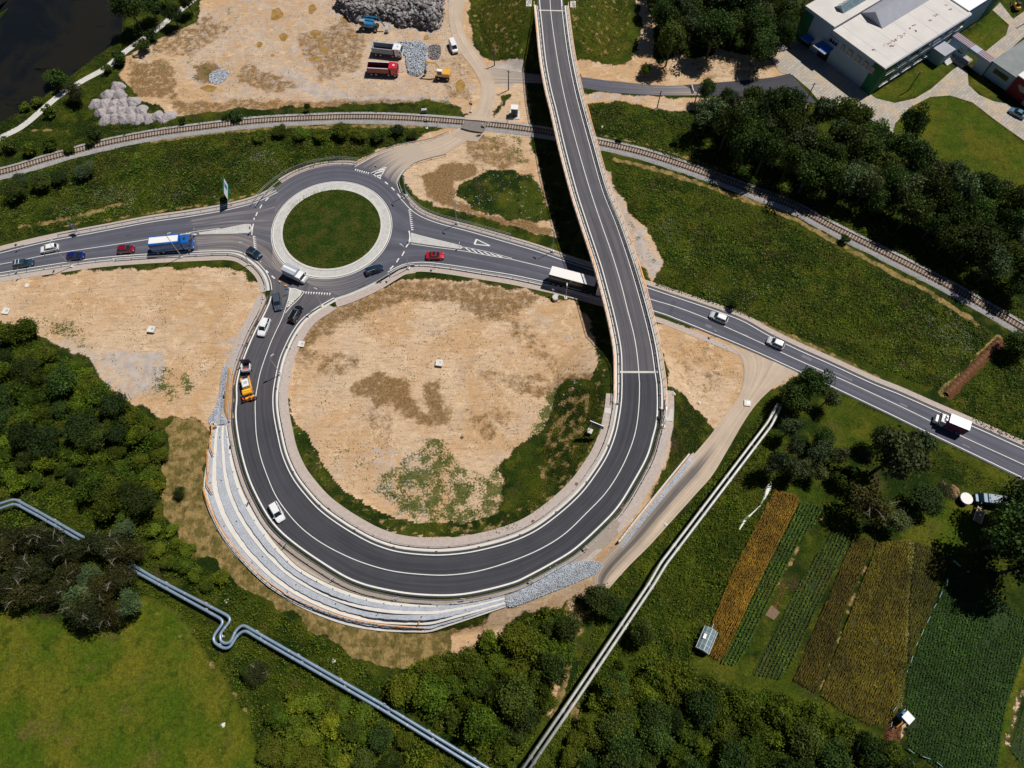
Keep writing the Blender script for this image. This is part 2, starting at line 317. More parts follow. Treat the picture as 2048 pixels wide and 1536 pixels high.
def mat_track():
    t = NT('wheel_rut'); a, b, c_, d = t.attr('lane'); cv = t.n('ShaderNodeCombineXYZ'); t.L(t.math('MULTIPLY', a, 2.0), cv.inputs[0]); t.L(t.math('MULTIPLY', c_, 12.0), cv.inputs[1])
    w = t.math('SUBTRACT', 1.0, t.math('ABSOLUTE', t.math('SUBTRACT', t.math('MULTIPLY', a, 2.0), 1.0))); al = t.math('MULTIPLY', t.sm(w, .05, .7), t.sm(t.noise(.5, 6, .7, cv.outputs[0]), .44, .70)); al = t.math('MULTIPLY', t.math('MULTIPLY', al, t.sm(t.noise(.12, 3), .42, .58)), .6)
    t.fin(t.mix(t.noise(3, 4), (.36, .24, .13), (.50, .36, .22)), .95, spec=.1); tr = t.n('ShaderNodeBsdfTransparent'); mx = t.n('ShaderNodeMixShader'); t.L(al, mx.inputs[0]); t.t.links.new(tr.outputs[0], mx.inputs[1]); t.t.links.new(t.b.outputs[0], mx.inputs[2]); t.t.links.new(mx.outputs[0], t.out.inputs[0]); return t.m
M['rut'] = mat_track()
def mat_slab():
    t = NT('yard_slabs'); v = t.pos((1, 1, 1), R(-43)); br = t.n('ShaderNodeTexBrick'); t.t.links.new(v, br.inputs[0]); br.inputs['Scale'].default_value = .33
    br.inputs['Color1'].default_value = (.36, .325, .285, 1); br.inputs['Color2'].default_value = (.46, .42, .37, 1); br.inputs['Mortar'].default_value = (.20, .175, .15, 1); br.inputs['Mortar Size'].default_value = .012
    c = t.mix(t.math('MULTIPLY', t.sm(t.noise(.2, 6, .7), .45, .65), .8), br.outputs[0], (.50, .38, .24)); c = t.mul(c, t.mr(t.noise(3, 4), .3, .7, .9, 1.1)); return t.fin(c, .9)
M['slab'] = mat_slab()
def mat_roof():
    t = NT('white_roof_sheet'); v = t.pos((1, 1, 1), R(-43)); sp = t.n('ShaderNodeSeparateXYZ'); t.t.links.new(v, sp.inputs[0])
    s = t.math('SINE', t.math('MULTIPLY', sp.outputs[0], 5.0)); c = t.mul((.62, .59, .56), t.mr(s, -1, 1, .985, 1.01)); c = t.mul(c, t.mr(t.noise(.25, 5, .6), .3, .7, .92, 1.05))
    return t.fin(c, .7)
M['roof'] = mat_roof()
M['roofbright'] = plain('bright_white_roof', (.86, .86, .87), .6, var=.02)
M['roof_grey'] = plain('lilac_grey_sheet_roof', (.34, .35, .40), .6, var=.08, sc=.4)
M['rust'] = plain('rust_stain', (.30, .17, .12), .8, var=.4, sc=2)
M['soffit_blue'] = plain('blue_canopy_sheet', (.05, .16, .50), .6)
L_ = {}
L_['dark'] = mat_leaf('dark_green_leaves', (.020, .050, .009), (.062, .104, .018))
L_['mid'] = mat_leaf('mid_green_leaves', (.026, .066, .005), (.105, .155, .010), hue=(.120, .130, .010))
L_['lime'] = mat_leaf('bright_green_leaves', (.045, .095, .005), (.150, .190, .012))
L_['olive'] = mat_leaf('brownish_leaves', (.016, .026, .007), (.060, .068, .018))
L_['grey'] = mat_leaf('grey_green_leaves', (.045, .080, .028), (.100, .140, .055))
L_['weed'] = mat_leaf('weed_leaves', (.026, .060, .005), (.115, .145, .012), hue=(.140, .120, .020))
L_['wheat'] = mat_leaf('wheat_stalks', (.06, .050, .005), (.23, .150, .014))
L_['olivecrop'] = mat_leaf('olive_crop', (.042, .052, .005), (.135, .125, .009))
L_['potato'] = mat_leaf('potato_leaves', (.016, .056, .008), (.055, .122, .014))
L_['flower'] = mat_leaf('white_flower_heads', (.34, .35, .28), (.52, .52, .46))
# ------------------------------------------------------------------ mesh helpers
def tag(o, label=None, cat=None, group=None, kind=None):
    if label: o['label'] = label
    if cat: o['category'] = cat
    if group: o['group'] = group
    if kind: o['kind'] = kind
    return o
def meshobj(name, V, F, mats, parent=None, mi=None, smooth=False, attrs=None):
    me = bpy.data.meshes.new(name); me.from_pydata([tuple(v) for v in V], [], F)
    for m in (mats if isinstance(mats, (list, tuple)) else [mats]): me.materials.append(m)
    if mi is not None: me.polygons.foreach_set('material_index', np.asarray(mi, np.int32))
    if smooth: me.polygons.foreach_set('use_smooth', np.ones(len(me.polygons), bool))
    if attrs:
        for k, a in attrs.items():
            at = me.color_attributes.new(k, 'FLOAT_COLOR', 'POINT'); at.data.foreach_set('color', np.asarray(a, np.float32).ravel())
    me.update(); o = bpy.data.objects.new(name, me); col.objects.link(o)
    if parent: o.parent = parent
    return o
def npmesh(name, V, quads, mats, smooth=False, attrs=None, parent=None):
    V = np.asarray(V, np.float32); Q = np.asarray(quads, np.int32); k = Q.shape[1]
    me = bpy.data.meshes.new(name); me.vertices.add(len(V)); me.vertices.foreach_set('co', V.ravel())
    me.loops.add(Q.size); me.loops.foreach_set('vertex_index', Q.ravel()); me.polygons.add(len(Q))
    me.polygons.foreach_set('loop_start', np.arange(0, Q.size, k, dtype=np.int32)); me.polygons.foreach_set('loop_total', np.full(len(Q), k, np.int32))
    for m in (mats if isinstance(mats, (list, tuple)) else [mats]): me.materials.append(m)
    if smooth: me.polygons.foreach_set('use_smooth', np.ones(len(Q), bool))
    if attrs:
        for kk, a in attrs.items():
            at = me.color_attributes.new(kk, 'FLOAT_COLOR', 'POINT'); at.data.foreach_set('color', np.asarray(a, np.float32).ravel())
    me.update(calc_edges=True); me.validate(); o = bpy.data.objects.new(name, me); col.objects.link(o)
    if parent: o.parent = parent
    return o
class MB:
    def __init__(s): s.v = []; s.f = []; s.m = []
    def add(s, V, F, mi=0): 
        o = len(s.v); s.v += [tuple(map(float, p)) for p in V]; s.f += [tuple(i + o for i in f) for f in F]; s.m += [mi] * len(F); return s
    def box(s, c, d, rz=0, mi=0, top=None, bev=0):
        cx, cy, cz = c; dx, dy, dz = d[0] / 2, d[1] / 2, d[2] / 2; tx, ty = (dx, dy) if top is None else (dx * top[0], dy * top[1])
        if bev:
            b = min(bev, dx * .9, dy * .9); 
            def ring(x, y, z, q): return [(x - q, y, z), (x, y - q, z), (x, -y + q, z), (x - q, -y, z), (-x + q, -y, z), (-x, -y + q, z), (-x, y - q, z), (-x + q, y, z)]
            P = ring(dx, dy, -dz, b) + ring(tx, ty, dz - b * .6, b) + ring(tx - b * .6, ty - b * .6, dz, b * .7)
            F = [tuple(range(7, -1, -1))] if True else []
            F = [tuple(range(8))]; 
            for k in (0, 8): F += [(k + i, k + 8 + i, k + 8 + (i + 1) % 8, k + (i + 1) % 8) for i in range(8)]
            F += [tuple(range(23, 15, -1))]
        else:
            P = [(-dx, -dy, -dz), (dx, -dy, -dz), (dx, dy, -dz), (-dx, dy, -dz), (-tx, -ty, dz), (tx, -ty, dz), (tx, ty, dz), (-tx, ty, dz)]
            F = [(0, 3, 2, 1), (4, 5, 6, 7), (0, 1, 5, 4), (1, 2, 6, 5), (2, 3, 7, 6), (3, 0, 4, 7)]
        c_, s_ = math.cos(rz), math.sin(rz)
        return s.add([(cx + x * c_ - y * s_, cy + x * s_ + y * c_, cz + z) for x, y, z in P], F, mi)
    def prism(s, poly, z0, z1, mi=0):
        n = len(poly); V = [(p[0], p[1], z0) for p in poly] + [(p[0], p[1], z1) for p in poly]
        return s.add(V, [tuple(range(n - 1, -1, -1)), tuple(range(n, 2 * n))] + [(i, (i + 1) % n, n + (i + 1) % n, n + i) for i in range(n)], mi)
    def tube(s, P, r, n=8, mi=0, cap=True):
        P = [Vector(p) for p in P]; rr = r if isinstance(r, (list, tuple)) else [r] * len(P); V = []; F = []
        for i, p in enumerate(P):
            t = (P[min(i + 1, len(P) - 1)] - P[max(i - 1, 0)]).normalized(); a = t.cross(Vector((0, 0, 1)))
            if a.length < 1e-3: a = Vector((1, 0, 0))
            a.normalize(); b = t.cross(a)
            V += [p + (a * math.cos(2 * math.pi * k / n) + b * math.sin(2 * math.pi * k / n)) * rr[i] for k in range(n)]
            if i: F += [((i - 1) * n + k, (i - 1) * n + (k + 1) % n, i * n + (k + 1) % n, i * n + k) for k in range(n)]
        if cap: F += [tuple(range(n - 1, -1, -1)), tuple(range((len(P) - 1) * n, len(P) * n))]
        return s.add(V, F, mi)
    def loft(s, rings, mi=0, cap=True):
        n = len(rings[0]); V = [p for r in rings for p in r]; F = []
        for i in range(len(rings) - 1): F += [(i * n + k, i * n + (k + 1) % n, (i + 1) * n + (k + 1) % n, (i + 1) * n + k) for k in range(n)]
        if cap: F += [tuple(range(n - 1, -1, -1)), tuple(range((len(rings) - 1) * n, len(rings) * n))]
        return s.add(V, F, mi)
    def build(s, name, mats, parent=None, smooth=False): return meshobj(name, s.v, s.f, mats, parent, s.m, smooth)
def empty(name, loc, rz=0, label=None, cat=None, group=None):
    o = bpy.data.objects.new(name, None); col.objects.link(o); o.location = loc; o.rotation_euler = (0, 0, rz); o.empty_display_size = .5
    return tag(o, label, cat, group)
def kids(o): return [c for c in ALLK.get(o.name, [])]
def copy_tree(root, loc, rz=0, sc=1.0, label=None, group=None):
    r = root.copy(); col.objects.link(r); r.location = loc; r.rotation_euler = (0, 0, rz); r.scale = (sc,) * 3 if not isinstance(sc, tuple) else sc
    if label: r['label'] = label
    if group: r['group'] = group
    if label and ('bush' in label or 'shrub' in label): r['category'] = 'shrub'; r.name = 'shrub'
    def rec(a, b):
        for ch in list(a.children):
            c = ch.copy(); col.objects.link(c); c.parent = b; rec(ch, c)
    rec(root, r); return r
def strip(name, A, B, m, dz, nx=3, dust=None, parent=None, kind=None, lift=None, flat=False, age=None):
    """sheet between two world polylines A,B (n,3), following the terrain; lane attribute carries across/along position"""
    n = len(A); u = np.linspace(0, 1, nx + 1)
    V = A[:, None, :] * (1 - u)[None, :, None] + B[:, None, :] * u[None, :, None]
    if not flat: V[:, :, 2] = HF(V[:, :, 0], V[:, :, 1])
    V[:, :, 2] += dz
    s = np.r_[0, np.cumsum(np.linalg.norm(np.diff((A + B) / 2, axis=0), axis=1))]
    at = np.zeros((n, nx + 1, 4), np.float32); at[..., 0] = u[None]; at[..., 2] = s[:, None] / 30.0; at[..., 3] = 0
    if age is not None: at[..., 3] = (age(s / s[-1]) if callable(age) else age)[:, None]
    if dust is not None: at[..., 1] = (dust if not callable(dust) else dust((s / s[-1])[:, None], u[None]) if dust.__code__.co_argcount == 2 else dust(s / s[-1])[:, None]) + 0 * at[..., 0]
    I = np.arange(n * (nx + 1)).reshape(n, nx + 1)
    Q = np.stack([I[:-1, :-1], I[1:, :-1], I[1:, 1:], I[:-1, 1:]], -1).reshape(-1, 4)
    V = V.reshape(-1, 3); 
    a, b, c = V[Q[0, 0]], V[Q[0, 1]], V[Q[0, 2]]
    if np.cross(b - a, c - b)[2] < 0: Q = Q[:, ::-1]
    o = npmesh(name, V, Q, m, attrs={'lane': at.reshape(-1, 4)}, parent=parent)
    if kind: o['kind'] = kind
    return o
def polysheet(name, poly, m, dz, step=1.0, kind='structure', world=False, smooth=None):
    """flat area following the terrain: triangulated grid-free fan via bmesh"""
    import bmesh
    P = np.array(poly, float)
    if smooth: P = rs(list(map(tuple, P)) + [tuple(P[0])], smooth)[:-1]
    if not world: P = G(P[:, 0], P[:, 1])[:, :2]
    bm = bmesh.new(); vs = [bm.verts.new((p[0], p[1], 0)) for p in P]; f = bm.faces.new(vs)
    if f.normal.z < 0: f.normal_flip()
    bm.normal_update()
    if f.normal.z < 0: bmesh.ops.reverse_faces(bm, faces=[f])
    mn, mx = P.min(0), P.max(0)
    for ax in (0, 1):
        c = mn[ax] + step
        while c < mx[ax]:
            no = Vector((1, 0, 0)) if ax == 0 else Vector((0, 1, 0)); co = Vector((c, 0, 0)) if ax == 0 else Vector((0, c, 0))
            bmesh.ops.bisect_plane(bm, geom=bm.verts[:] + bm.edges[:] + bm.faces[:], plane_co=co, plane_no=no); c += step
    bmesh.ops.triangulate(bm, faces=bm.faces[:])
    X = np.array([v.co[:] for v in bm.verts]); Z = HF(X[:, 0], X[:, 1]) + dz
    for v, z in zip(bm.verts, Z): v.co.z = z
    me = bpy.data.meshes.new(name); bm.to_mesh(me); bm.free(); me.materials.append(m)
    o = bpy.data.objects.new(name, me); col.objects.link(o)
    if kind: o['kind'] = kind
    return o
# ================================================================== GROUND
def axis(a, b, st, far):
    c = list(np.arange(a, b + 1e-6, st)); q = st; lo, hi = [], []; x = c[-1]
    while x < far: q *= 1.35; x += q; hi.append(x)
    q = st; x = c[0]
    while x > -far: q *= 1.35; x -= q; lo.append(x)
    return np.array(lo[::-1] + c + hi)
gx = axis(-152, 152, .42, 3000); gy = axis(-22, 192, .42, 3000)
GX, GY = np.meshgrid(gx, gy); GZ = HF(GX.ravel(), GY.ravel()).reshape(GX.shape)
wx = GX + (fbm(GX * .35, GY * .35, 3, 5) - .5) * 3.0; wy = GY + (fbm(GX * .35, GY * .35, 3, 9) - .5) * 3.0
def pw(poly): P = np.array(poly, float); return G(P[:, 0], P[:, 1])[:, :2]
msk = {k: np.zeros(GX.shape, np.float32) for k in ('dirt', 'grey', 'brown', 'weed', 'lawn', 'flower', 'straw', 'soil')}
def paint(k, poly, v=1.0, warp=True, mode='set'):
    P = pw(poly); mn, mx = P.min(0) - 3, P.max(0) + 3
    i0, i1 = np.searchsorted(gx, (mn[0], mx[0])); j0, j1 = np.searchsorted(gy, (mn[1], mx[1])); s = (slice(j0, j1), slice(i0, i1))
    ins = inpoly((wx if warp else GX)[s], (wy if warp else GY)[s], P); msk[k][s] = np.where(ins, v, msk[k][s])
D = 'dirt'
paint(D, [(-40,560),(0,560),(100,545),(200,530),(270,527),(330,525),(400,524),(450,530),(490,545),(520,560),(535,590),(530,625),(512,665),(490,715),(470,770),(465,820),(455,850),(420,858),(385,835),(330,838),(290,810),(240,800),(180,720),(120,700),(60,650),(-40,640)])
paint(D, [(640,628),(680,610),(760,575),(830,553),(930,560),(1060,580),(1110,595),(1150,600),(1190,650),(1205,720),(1200,760),(1130,765),(1110,800),(1090,850),(1050,890),(1000,920),(1010,950),(1000,1070),(900,1080),(850,1080),(760,1055),(690,1015),(640,975),(600,915),(580,860),(572,800),(572,740),(588,690)])
paint(D, [(1305,640),(1380,655),(1450,680),(1480,690),(1600,742),(1560,775),(1520,800),(1430,870),(1410,830),(1370,790),(1335,775),(1325,700)])
paint(D, [(1335,840),(1352,860),(1338,930),(1300,1000),(1290,1040),(1240,1100),(1210,1130),(1170,1140),(1140,1130),(1190,1085),(1240,1030),(1290,950),(1318,880)])
paint(D, [(1005,1205),(1150,1130),(1210,1120),(1250,1130),(1215,1180),(1180,1190),(1150,1205),(1100,1218),(1040,1235),(960,1292),(890,1310),(905,1270),(960,1250)])
paint(D, [(255,115),(330,70),(395,40),(410,-60),(940,-60),(940,20),(945,80),(960,115),(1000,120),(1060,125),(1065,170),(1000,190),(985,235),(935,245),(915,212),(840,204),(620,213),(400,223),(350,232),(320,215),(280,195),(235,150)])
paint(D, [(690,328),(730,310),(790,290),(850,270),(895,250),(940,238),(1000,240),(1060,255),(1075,330),(1105,400),(1125,480),(1060,466),(960,443),(900,425),(850,405),(812,375),(800,345),(850,312),(880,300),(800,305),(740,325)])
paint(D, [(1150,118),(1250,130),(1275,100),(1285,40),(1265,-20),(1290,-20),(1312,50),(1305,108),(1320,130),(1360,110),(1395,118),(1440,100),(1500,108),(1545,125),(1580,140),(1570,160),(1450,172),(1300,178),(1165,170)])
paint(D, [(1160,185),(1300,190),(1400,196),(1540,196),(1620,205),(1600,225),(1400,222),(1340,222),(1230,202),(1170,210)])
paint(D, [(1205,330),(1240,385),(1262,420),(1300,470),(1325,540),(1300,568),(1262,500),(1230,420)])
paint(D, [(1020,185),(1060,170),(1085,270),(1000,262),(985,240)])
# holes of green inside the bare areas
paint(D, [(905,385),(930,368),(980,338),(1010,335),(1060,352),(1085,380),(1100,445),(1060,448),(1000,433),(940,418)], 0)
paint(D, [(812,385),(860,408),(960,435),(1050,460),(1125,478),(1125,500),(1010,480),(900,447),(840,428),(812,408)], 0)
paint(D, [(1115,800),(1160,770),(1215,790),(1222,850),(1190,930),(1130,1000),(1040,1060),(960,1088),(900,1090),(905,1075),(1000,1045),(1080,980),(1080,880)], 0)
paint(D, [(560,815),(575,880),(600,940),(650,1005),(720,1055),(800,1088),(900,1100),(900,1084),(810,1068),(735,1035),(668,985),(620,925),(590,865),(575,820)], 0)
paint(D, [(85,542),(270,527),(272,521),(380,515),(440,514),(490,524),(510,545),(505,562),(490,548),(440,535),(330,536),(230,540),(85,552)], 0)
# weeds over earth
for P_, v_ in (([(860,870),(900,910),(960,945),(1050,905),(1090,860),(1120,980),(1060,1050),(960,1078),(890,1075),(800,1020),(745,975),(790,925),(830,900)], .62),
               ([(70,640),(140,640),(180,670),(190,700),(140,690),(90,665)], .55), ([(310,740),(390,735),(400,800),(340,810),(300,790)], .5), ([(395,740),(440,745),(440,790),(410,760)], .4),
               ([(820,200),(910,200),(905,215),(830,212)], .7), ([(960,270),(1060,270),(1070,330),(1010,330),(980,300)], .42), ([(370,110),(420,120),(430,165),(385,160)], .5), ([(400,30),(480,10),(500,50),(430,60)], .3),
               ([(1180,195),(1230,200),(1260,270),(1200,280)], .45), ([(255,115),(330,80),(360,120),(300,170),(250,150)], .3), ([(1190,1060),(1210,1050),(1215,1080),(1190,1095)], .6),([(640,870),(700,850),(760,900),(740,980),(660,930)], .25),
               ([(1230,395),(1262,430),(1290,480),(1320,540),(1310,560),(1270,490)], .3), ([(1000,930),(1060,900),(1110,950),(1090,1000),(1000,1040)], .75), ([(850,870),(900,900),(910,925),(880,940),(850,910)], .85)): paint('weed', P_, v_)
for P_, v_ in (([(760,735),(800,750),(845,815),(870,840),(860,865),(800,830),(740,800),(700,790),(715,760)], .7), ([(690,600),(760,578),(830,556),(930,562),(1060,580),(1100,590),(1060,600),(960,590),(880,575),(800,590),(700,625)], .55),
               ([(905,590),(960,585),(1000,610),(990,640),(940,620)], .6), ([(950,735),(1190,745),(1195,775),(1100,765),(960,755)], .6), ([(600,690),(640,700),(660,730),(600,730)], .5), ([(870,855),(930,870),(900,800),(880,780)], .35),
               ([(845,350),(890,330),(950,325),(960,345),(905,375),(905,400),(960,425),(1100,455),(1115,475),(1000,450),(900,415),(855,395)], .85), ([(930,255),(1030,290),(1070,330),(1000,335),(940,320)], .55),
               ([(1150,125),(1250,132),(1320,135),(1450,110),(1540,130),(1545,150),(1400,165),(1360,120)], .35), ([(380,130),(430,125),(450,160),(410,168)], .8), ([(250,120),(340,120),(360,200),(260,190)], .62), ([(490,120),(600,170),(560,190),(470,165)], .55), ([(320,60),(420,30),(460,60),(380,110),(300,110)], .5),
               ([(590,70),(690,40),(740,80),(720,140),(640,165),(600,110)], .5), ([(340,200),(600,200),(840,196),(910,205),(840,212),(600,216),(350,228)], .6), ([(880,150),(945,150),(950,200),(900,200)], .5), ([(1340,680),(1450,690),(1460,780),(1400,790),(1340,740)], .3), ([(870,85),(940,90),(950,180),(890,170)], .3), ([(760,1000),(860,1060),(800,1060),(700,1010)],.1),
               ([(1160,830),(1215,830),(1205,880),(1160,890)], .35), ([(640,630),(760,580),(830,565),(800,590),(700,625),(630,680),(590,720),(590,680)], .5)): paint('brown', P_, v_)
for P_, v_ in (([(480,100),(600,120),(700,180),(760,200),(560,205),(480,190),(430,195),(500,150)], .62), ([(640,10),(700,10),(700,60),(600,60)], .7), ([(390,20),(640,-40),(930,-40),(930,110),(960,180),(900,200),(620,205),(430,205),(360,140)], .42), ([(200,700),(330,700),(330,780),(250,800),(200,760)], .7), ([(60,660),(200,700),(280,790),(200,760),(110,700)], .5), ([(1170,185),(1300,192),(1290,202),(1180,198)],.6),
               ([(975,118),(1060,122),(1065,165),(1000,172),(985,150)], .8), ([(440,680),(520,640),(500,700),(470,780),(450,770)], .55), ([(720,880),(850,900),(860,1060),(760,1020)], .4), ([(1460,690),(1600,742),(1540,775),(1500,745)], .6), ([(1205,330),(1240,385),(1325,540),(1300,568),(1230,420)], .8)): paint('grey', P_, v_)
for P_ in ([(1788,250),(1820,215),(1860,193),(1900,190),(1945,205),(1990,240),(2060,290),(2200,420),(2060,450),(1980,395),(1880,330),(1810,300)], [(1738,192),(1770,168),(1830,135),(1880,112),(1902,132),(1860,172),(1820,195),(1780,203),(1750,200)],
           [(1937,150),(1960,148),(1995,190),(1990,202),(1960,192),(1940,172)], [(1930,75),(1985,30),(2022,55),(2020,70),(1965,105)], [(2000,115),(2060,65),(2060,100),(2010,120)],
           [(-900,1300),(-200,1260),(0,1220),(90,1240),(180,1270),(240,1240),(290,1195),(340,1210),(390,1270),(440,1350),(500,1440),(540,1536),(560,1650),(-900,1900)]): paint('lawn', P_, 1.0 if P_[0][0] < 0 else .62)
for P_ in ([(936,-200),(940,60),(970,112),(1040,118),(1066,0),(1066,-200)], [(1130,-200),(1142,40),(1160,122),(1240,112),(1262,70),(1268,-20),(1250,-200)]): paint('lawn', P_, .45); paint('straw', P_, .36)
for P_ in ([(1115,800),(1160,770),(1215,790),(1222,850),(1190,930),(1130,1000),(1040,1060),(960,1088),(900,1090),(905,1075),(1000,1045),(1080,980),(1080,880)],): paint('straw', P_, .46)
for P_ in ([(100,395),(240,370),(330,320),(400,320),(420,360),(340,410),(200,440),(110,440)], [(420,330),(520,300),(580,310),(560,350),(470,380)], [(1300,440),(1400,430),(1450,540),(1560,560),(1600,620),(1480,640),(1380,560)], [(1780,590),(1900,600),(1960,690),(1880,760),(1790,740),(1760,660)],
           [(905,385),(1000,380),(1100,430),(1095,446),(1000,432),(930,418)], [(1150,200),(1260,210),(1240,240)], [(700,300),(720,320),(600,345)]): paint('flower', P_, .62)
for P_, v_ in (([(335,838),(385,835),(420,858),(412,940),(412,985),(425,1040),(470,1105),(560,1182),(680,1240),(800,1262),(860,1268),(930,1262),(1010,1215),(1035,1228),(960,1295),(890,1312),(800,1345),(750,1335),(700,1305),(640,1270),(600,1240),(540,1200),(490,1175),(430,1125),(370,1105),(335,1040),(330,1000),(335,930)], 1),
               ([(250,515),(420,512)], 0)): 
    if v_: paint('straw', P_, v_)
def ribbon(k, pts, w, v=1.0):
    A = rs(pts, 60); Wd = G(A[:, 0], A[:, 1]); a, b = offs(Wd, w / 2), offs(Wd, -w / 2)
    P = np.vstack([a[:, :2], b[::-1, :2]]); mn, mx = P.min(0) - 2, P.max(0) + 2
    i0, i1 = np.searchsorted(gx, (mn[0], mx[0])); j0, j1 = np.searchsorted(gy, (mn[1], mx[1])); s = (slice(j0, j1), slice(i0, i1))
    msk[k][s] = np.where(inpoly(wx[s] * .4 + GX[s] * .6, wy[s] * .4 + GY[s] * .6, P), v, msk[k][s])
ribbon('straw', [(1225,318),(1330,345),(1450,385),(1560,425),(1700,500),(1850,580),(1960,650)], 1.3); ribbon('straw', [(1200,270),(1290,288),(1400,325),(1500,360)], 1.0, .8)
ribbon('straw', [(300,283),(450,262),(650,252),(850,252)], 1.6, .8); ribbon('straw', [(1300,580),(1420,608),(1500,640),(1620,690),(1760,758)], 1.2, .9); ribbon('straw', [(2000,672),(1940,738),(1880,790)], 1.6)
ribbon('straw', [(30,455),(120,440),(250,405)], 2.0, .6); ribbon('straw', [(110,455),(300,425),(440,405),(520,385)], 1.0, .7); ribbon('straw', [(300,1215),(350,1270),(400,1300),(440,1350),(490,1420),(530,1500)], .6, .7); ribbon('straw', [(50,260),(180,262),(240,252),(310,247)], .5)
ribbon('straw', [(1150,1210),(1135,1280),(1120,1350),(1105,1400),(1095,1430)], 3.0, .9); ribbon('straw', [(1210,1180),(1170,1230),(1140,1300)], 2.0, .6); ribbon('straw',[(1140,1400),(1160,1450),(1180,1500)],2.0,.7)
ribbon('dirt', [(1148,1205),(1130,1290),(1108,1390),(1098,1430)], 1.2); ribbon('dirt', [(1820,1400),(1795,1480)], 1.0); ribbon('dirt', [(2060,1360),(2030,1430),(2012,1490)], .8); ribbon('dirt', [(2012,1490),(2060,1520)], .7)
ribbon('lawn', [(2060,1300),(2020,1420),(1998,1530)], 2.0); ribbon('straw', [(1600,1085),(1550,1180),(1520,1240)], .9, .7); ribbon('straw', [(1745,1075),(1700,1220),(1635,1400)], .7, .8)
ribbon('soil', [(2006,682),(1950,738),(1893,793)], 1.9); ribbon('soil', [(1790,1440),(1783,1500)], 2.4); ribbon('soil', [(1545,1225),(1575,1165)], 2.0, .5)
ribbon('grey', [(560,140),(640,185),(760,200),(900,205)], 3.5, .7); ribbon('grey', [(1040,600),(1090,640),(1150,680)], 1.5, .5)
for P_ in ([(1046,120),(1060,240),(1077,330),(1102,430),(1132,520),(1190,560),(1150,440),(1110,320),(1085,200),(1070,120)], [(1172,600),(1186,680),(1206,780),(1225,800),(1225,720),(1205,610)]): paint('dirt', P_, .25, False); paint('straw', P_, 0, False); paint('lawn', P_, 0, False)  # shade put into the ground cover, following the outline of the viaduct's shadow
for P_, v_ in (([(700,625),(760,590),(840,570),(930,568),(1010,585),(1080,600),(1040,625),(1000,650),(950,640),(900,605),(830,600),(760,620),(700,650)], .6), ([(840,760),(880,770),(900,830),(870,850)], .7), ([(620,720),(680,700),(720,720),(690,760),(630,760)], .45), ([(1010,760),(1180,770),(1150,800),(1030,790)], .6), ([(1000,620),(1060,640),(1130,740),(1100,745),(1030,680)], .42), ([(930,850),(1000,800),(1040,830),(980,880)], .42), ([(700,820),(760,810),(800,860),(760,900)], .35), ([(600,900),(640,930),(720,1010),(700,1020)], .3), ([(650,620),(800,562),(830,566),(700,640),(610,700),(600,690)], .62), ([(910,790),(930,800),(1000,880),(980,890)], .5)): paint('brown', P_, v_)
for P_, v_ in (([(1110,770),(1150,770),(1090,850),(1085,900),(1060,960),(1000,1010),(950,1070),(900,1078),(980,1000),(1040,900),(1060,850)], .72), ([(870,900),(960,950),(1050,930),(1080,980),(1000,1060),(900,1075),(820,1040),(770,985),(800,930)], .66), ([(300,500),(520,545),(515,570),(440,545)], .3)): paint('weed', P_, v_)
paint('lawn', [(1660,900),(1900,900),(2060,1010),(2060,960),(1760,818),(1660,770),(1640,790)], .45); paint('lawn', [(1880,960),(2000,1010),(1960,1100),(1880,1110),(1800,1070),(1850,1000)], .6); paint('lawn', [(1550,970),(1620,960),(1700,1060),(1640,1050)], .4)
paint('lawn', [(1400,1290),(1560,1350),(1700,1440),(1820,1500),(1760,1500),(1600,1430),(1480,1380),(1370,1340)], .5)
def blur(a, k=1):
    for _ in range(k):
        a[:, 1:-1] = (a[:, :-2] + 2 * a[:, 1:-1] + a[:, 2:]) / 4; a[1:-1] = (a[:-2] + 2 * a[1:-1] + a[2:]) / 4
    return a
for k in msk: blur(msk[k], {'soil': 1, 'straw': 2}.get(k, 4 if k in ('brown', 'weed', 'grey', 'flower') else 3))
ny, nx = GX.shape; I = np.arange(nx * ny).reshape(ny, nx)
Q = np.stack([I[:-1, :-1], I[:-1, 1:], I[1:, 1:], I[1:, :-1]], -1).reshape(-1, 4)
lump = (fbm(GX * .5, GY * .5, 4, 3) - .5) * .25 * (1 - np.clip(msk['lawn'], 0, 1)) * (1 - .7 * msk['dirt'])
CW_ = ECN[:NR]
def dring(x, y): return near(x, y, RCc)[0]
_ins = np.hypot(GX - LC[0], GY - LC[1]); _d, _, _cx, _cy = near(GX.ravel(), GY.ravel(), RCc[12:]); _d = _d.reshape(GX.shape); _in = _ins < np.hypot(_cx - LC[0], _cy - LC[1]).reshape(GX.shape)
_band = _in & (_d > 7.2) & (_d < 9.9 + 1.2 * (fbm(GX * .6, GY * .6, 3, 31) - .5)); msk['dirt'][_band] = 0; msk['straw'][_band] = .36
dR = near(GX.ravel(), GY.ravel(), np.vstack([RCc, CW_[::6]]))[0].reshape(GX.shape)
GV = np.stack([GX, GY, GZ - .03 - .10 * (np.minimum(dR, 99) < 8.2) + np.minimum(lump, .02)], -1).reshape(-1, 3)
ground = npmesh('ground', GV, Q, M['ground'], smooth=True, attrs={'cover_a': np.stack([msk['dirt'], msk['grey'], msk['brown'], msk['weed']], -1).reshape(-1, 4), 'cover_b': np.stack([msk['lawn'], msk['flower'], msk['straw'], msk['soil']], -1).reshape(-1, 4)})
ground['kind'] = 'structure'
def mval(k, x, y):
    i = np.clip(np.searchsorted(gx, x), 0, nx - 1); j = np.clip(np.searchsorted(gy, y), 0, ny - 1); return msk[k][j, i]
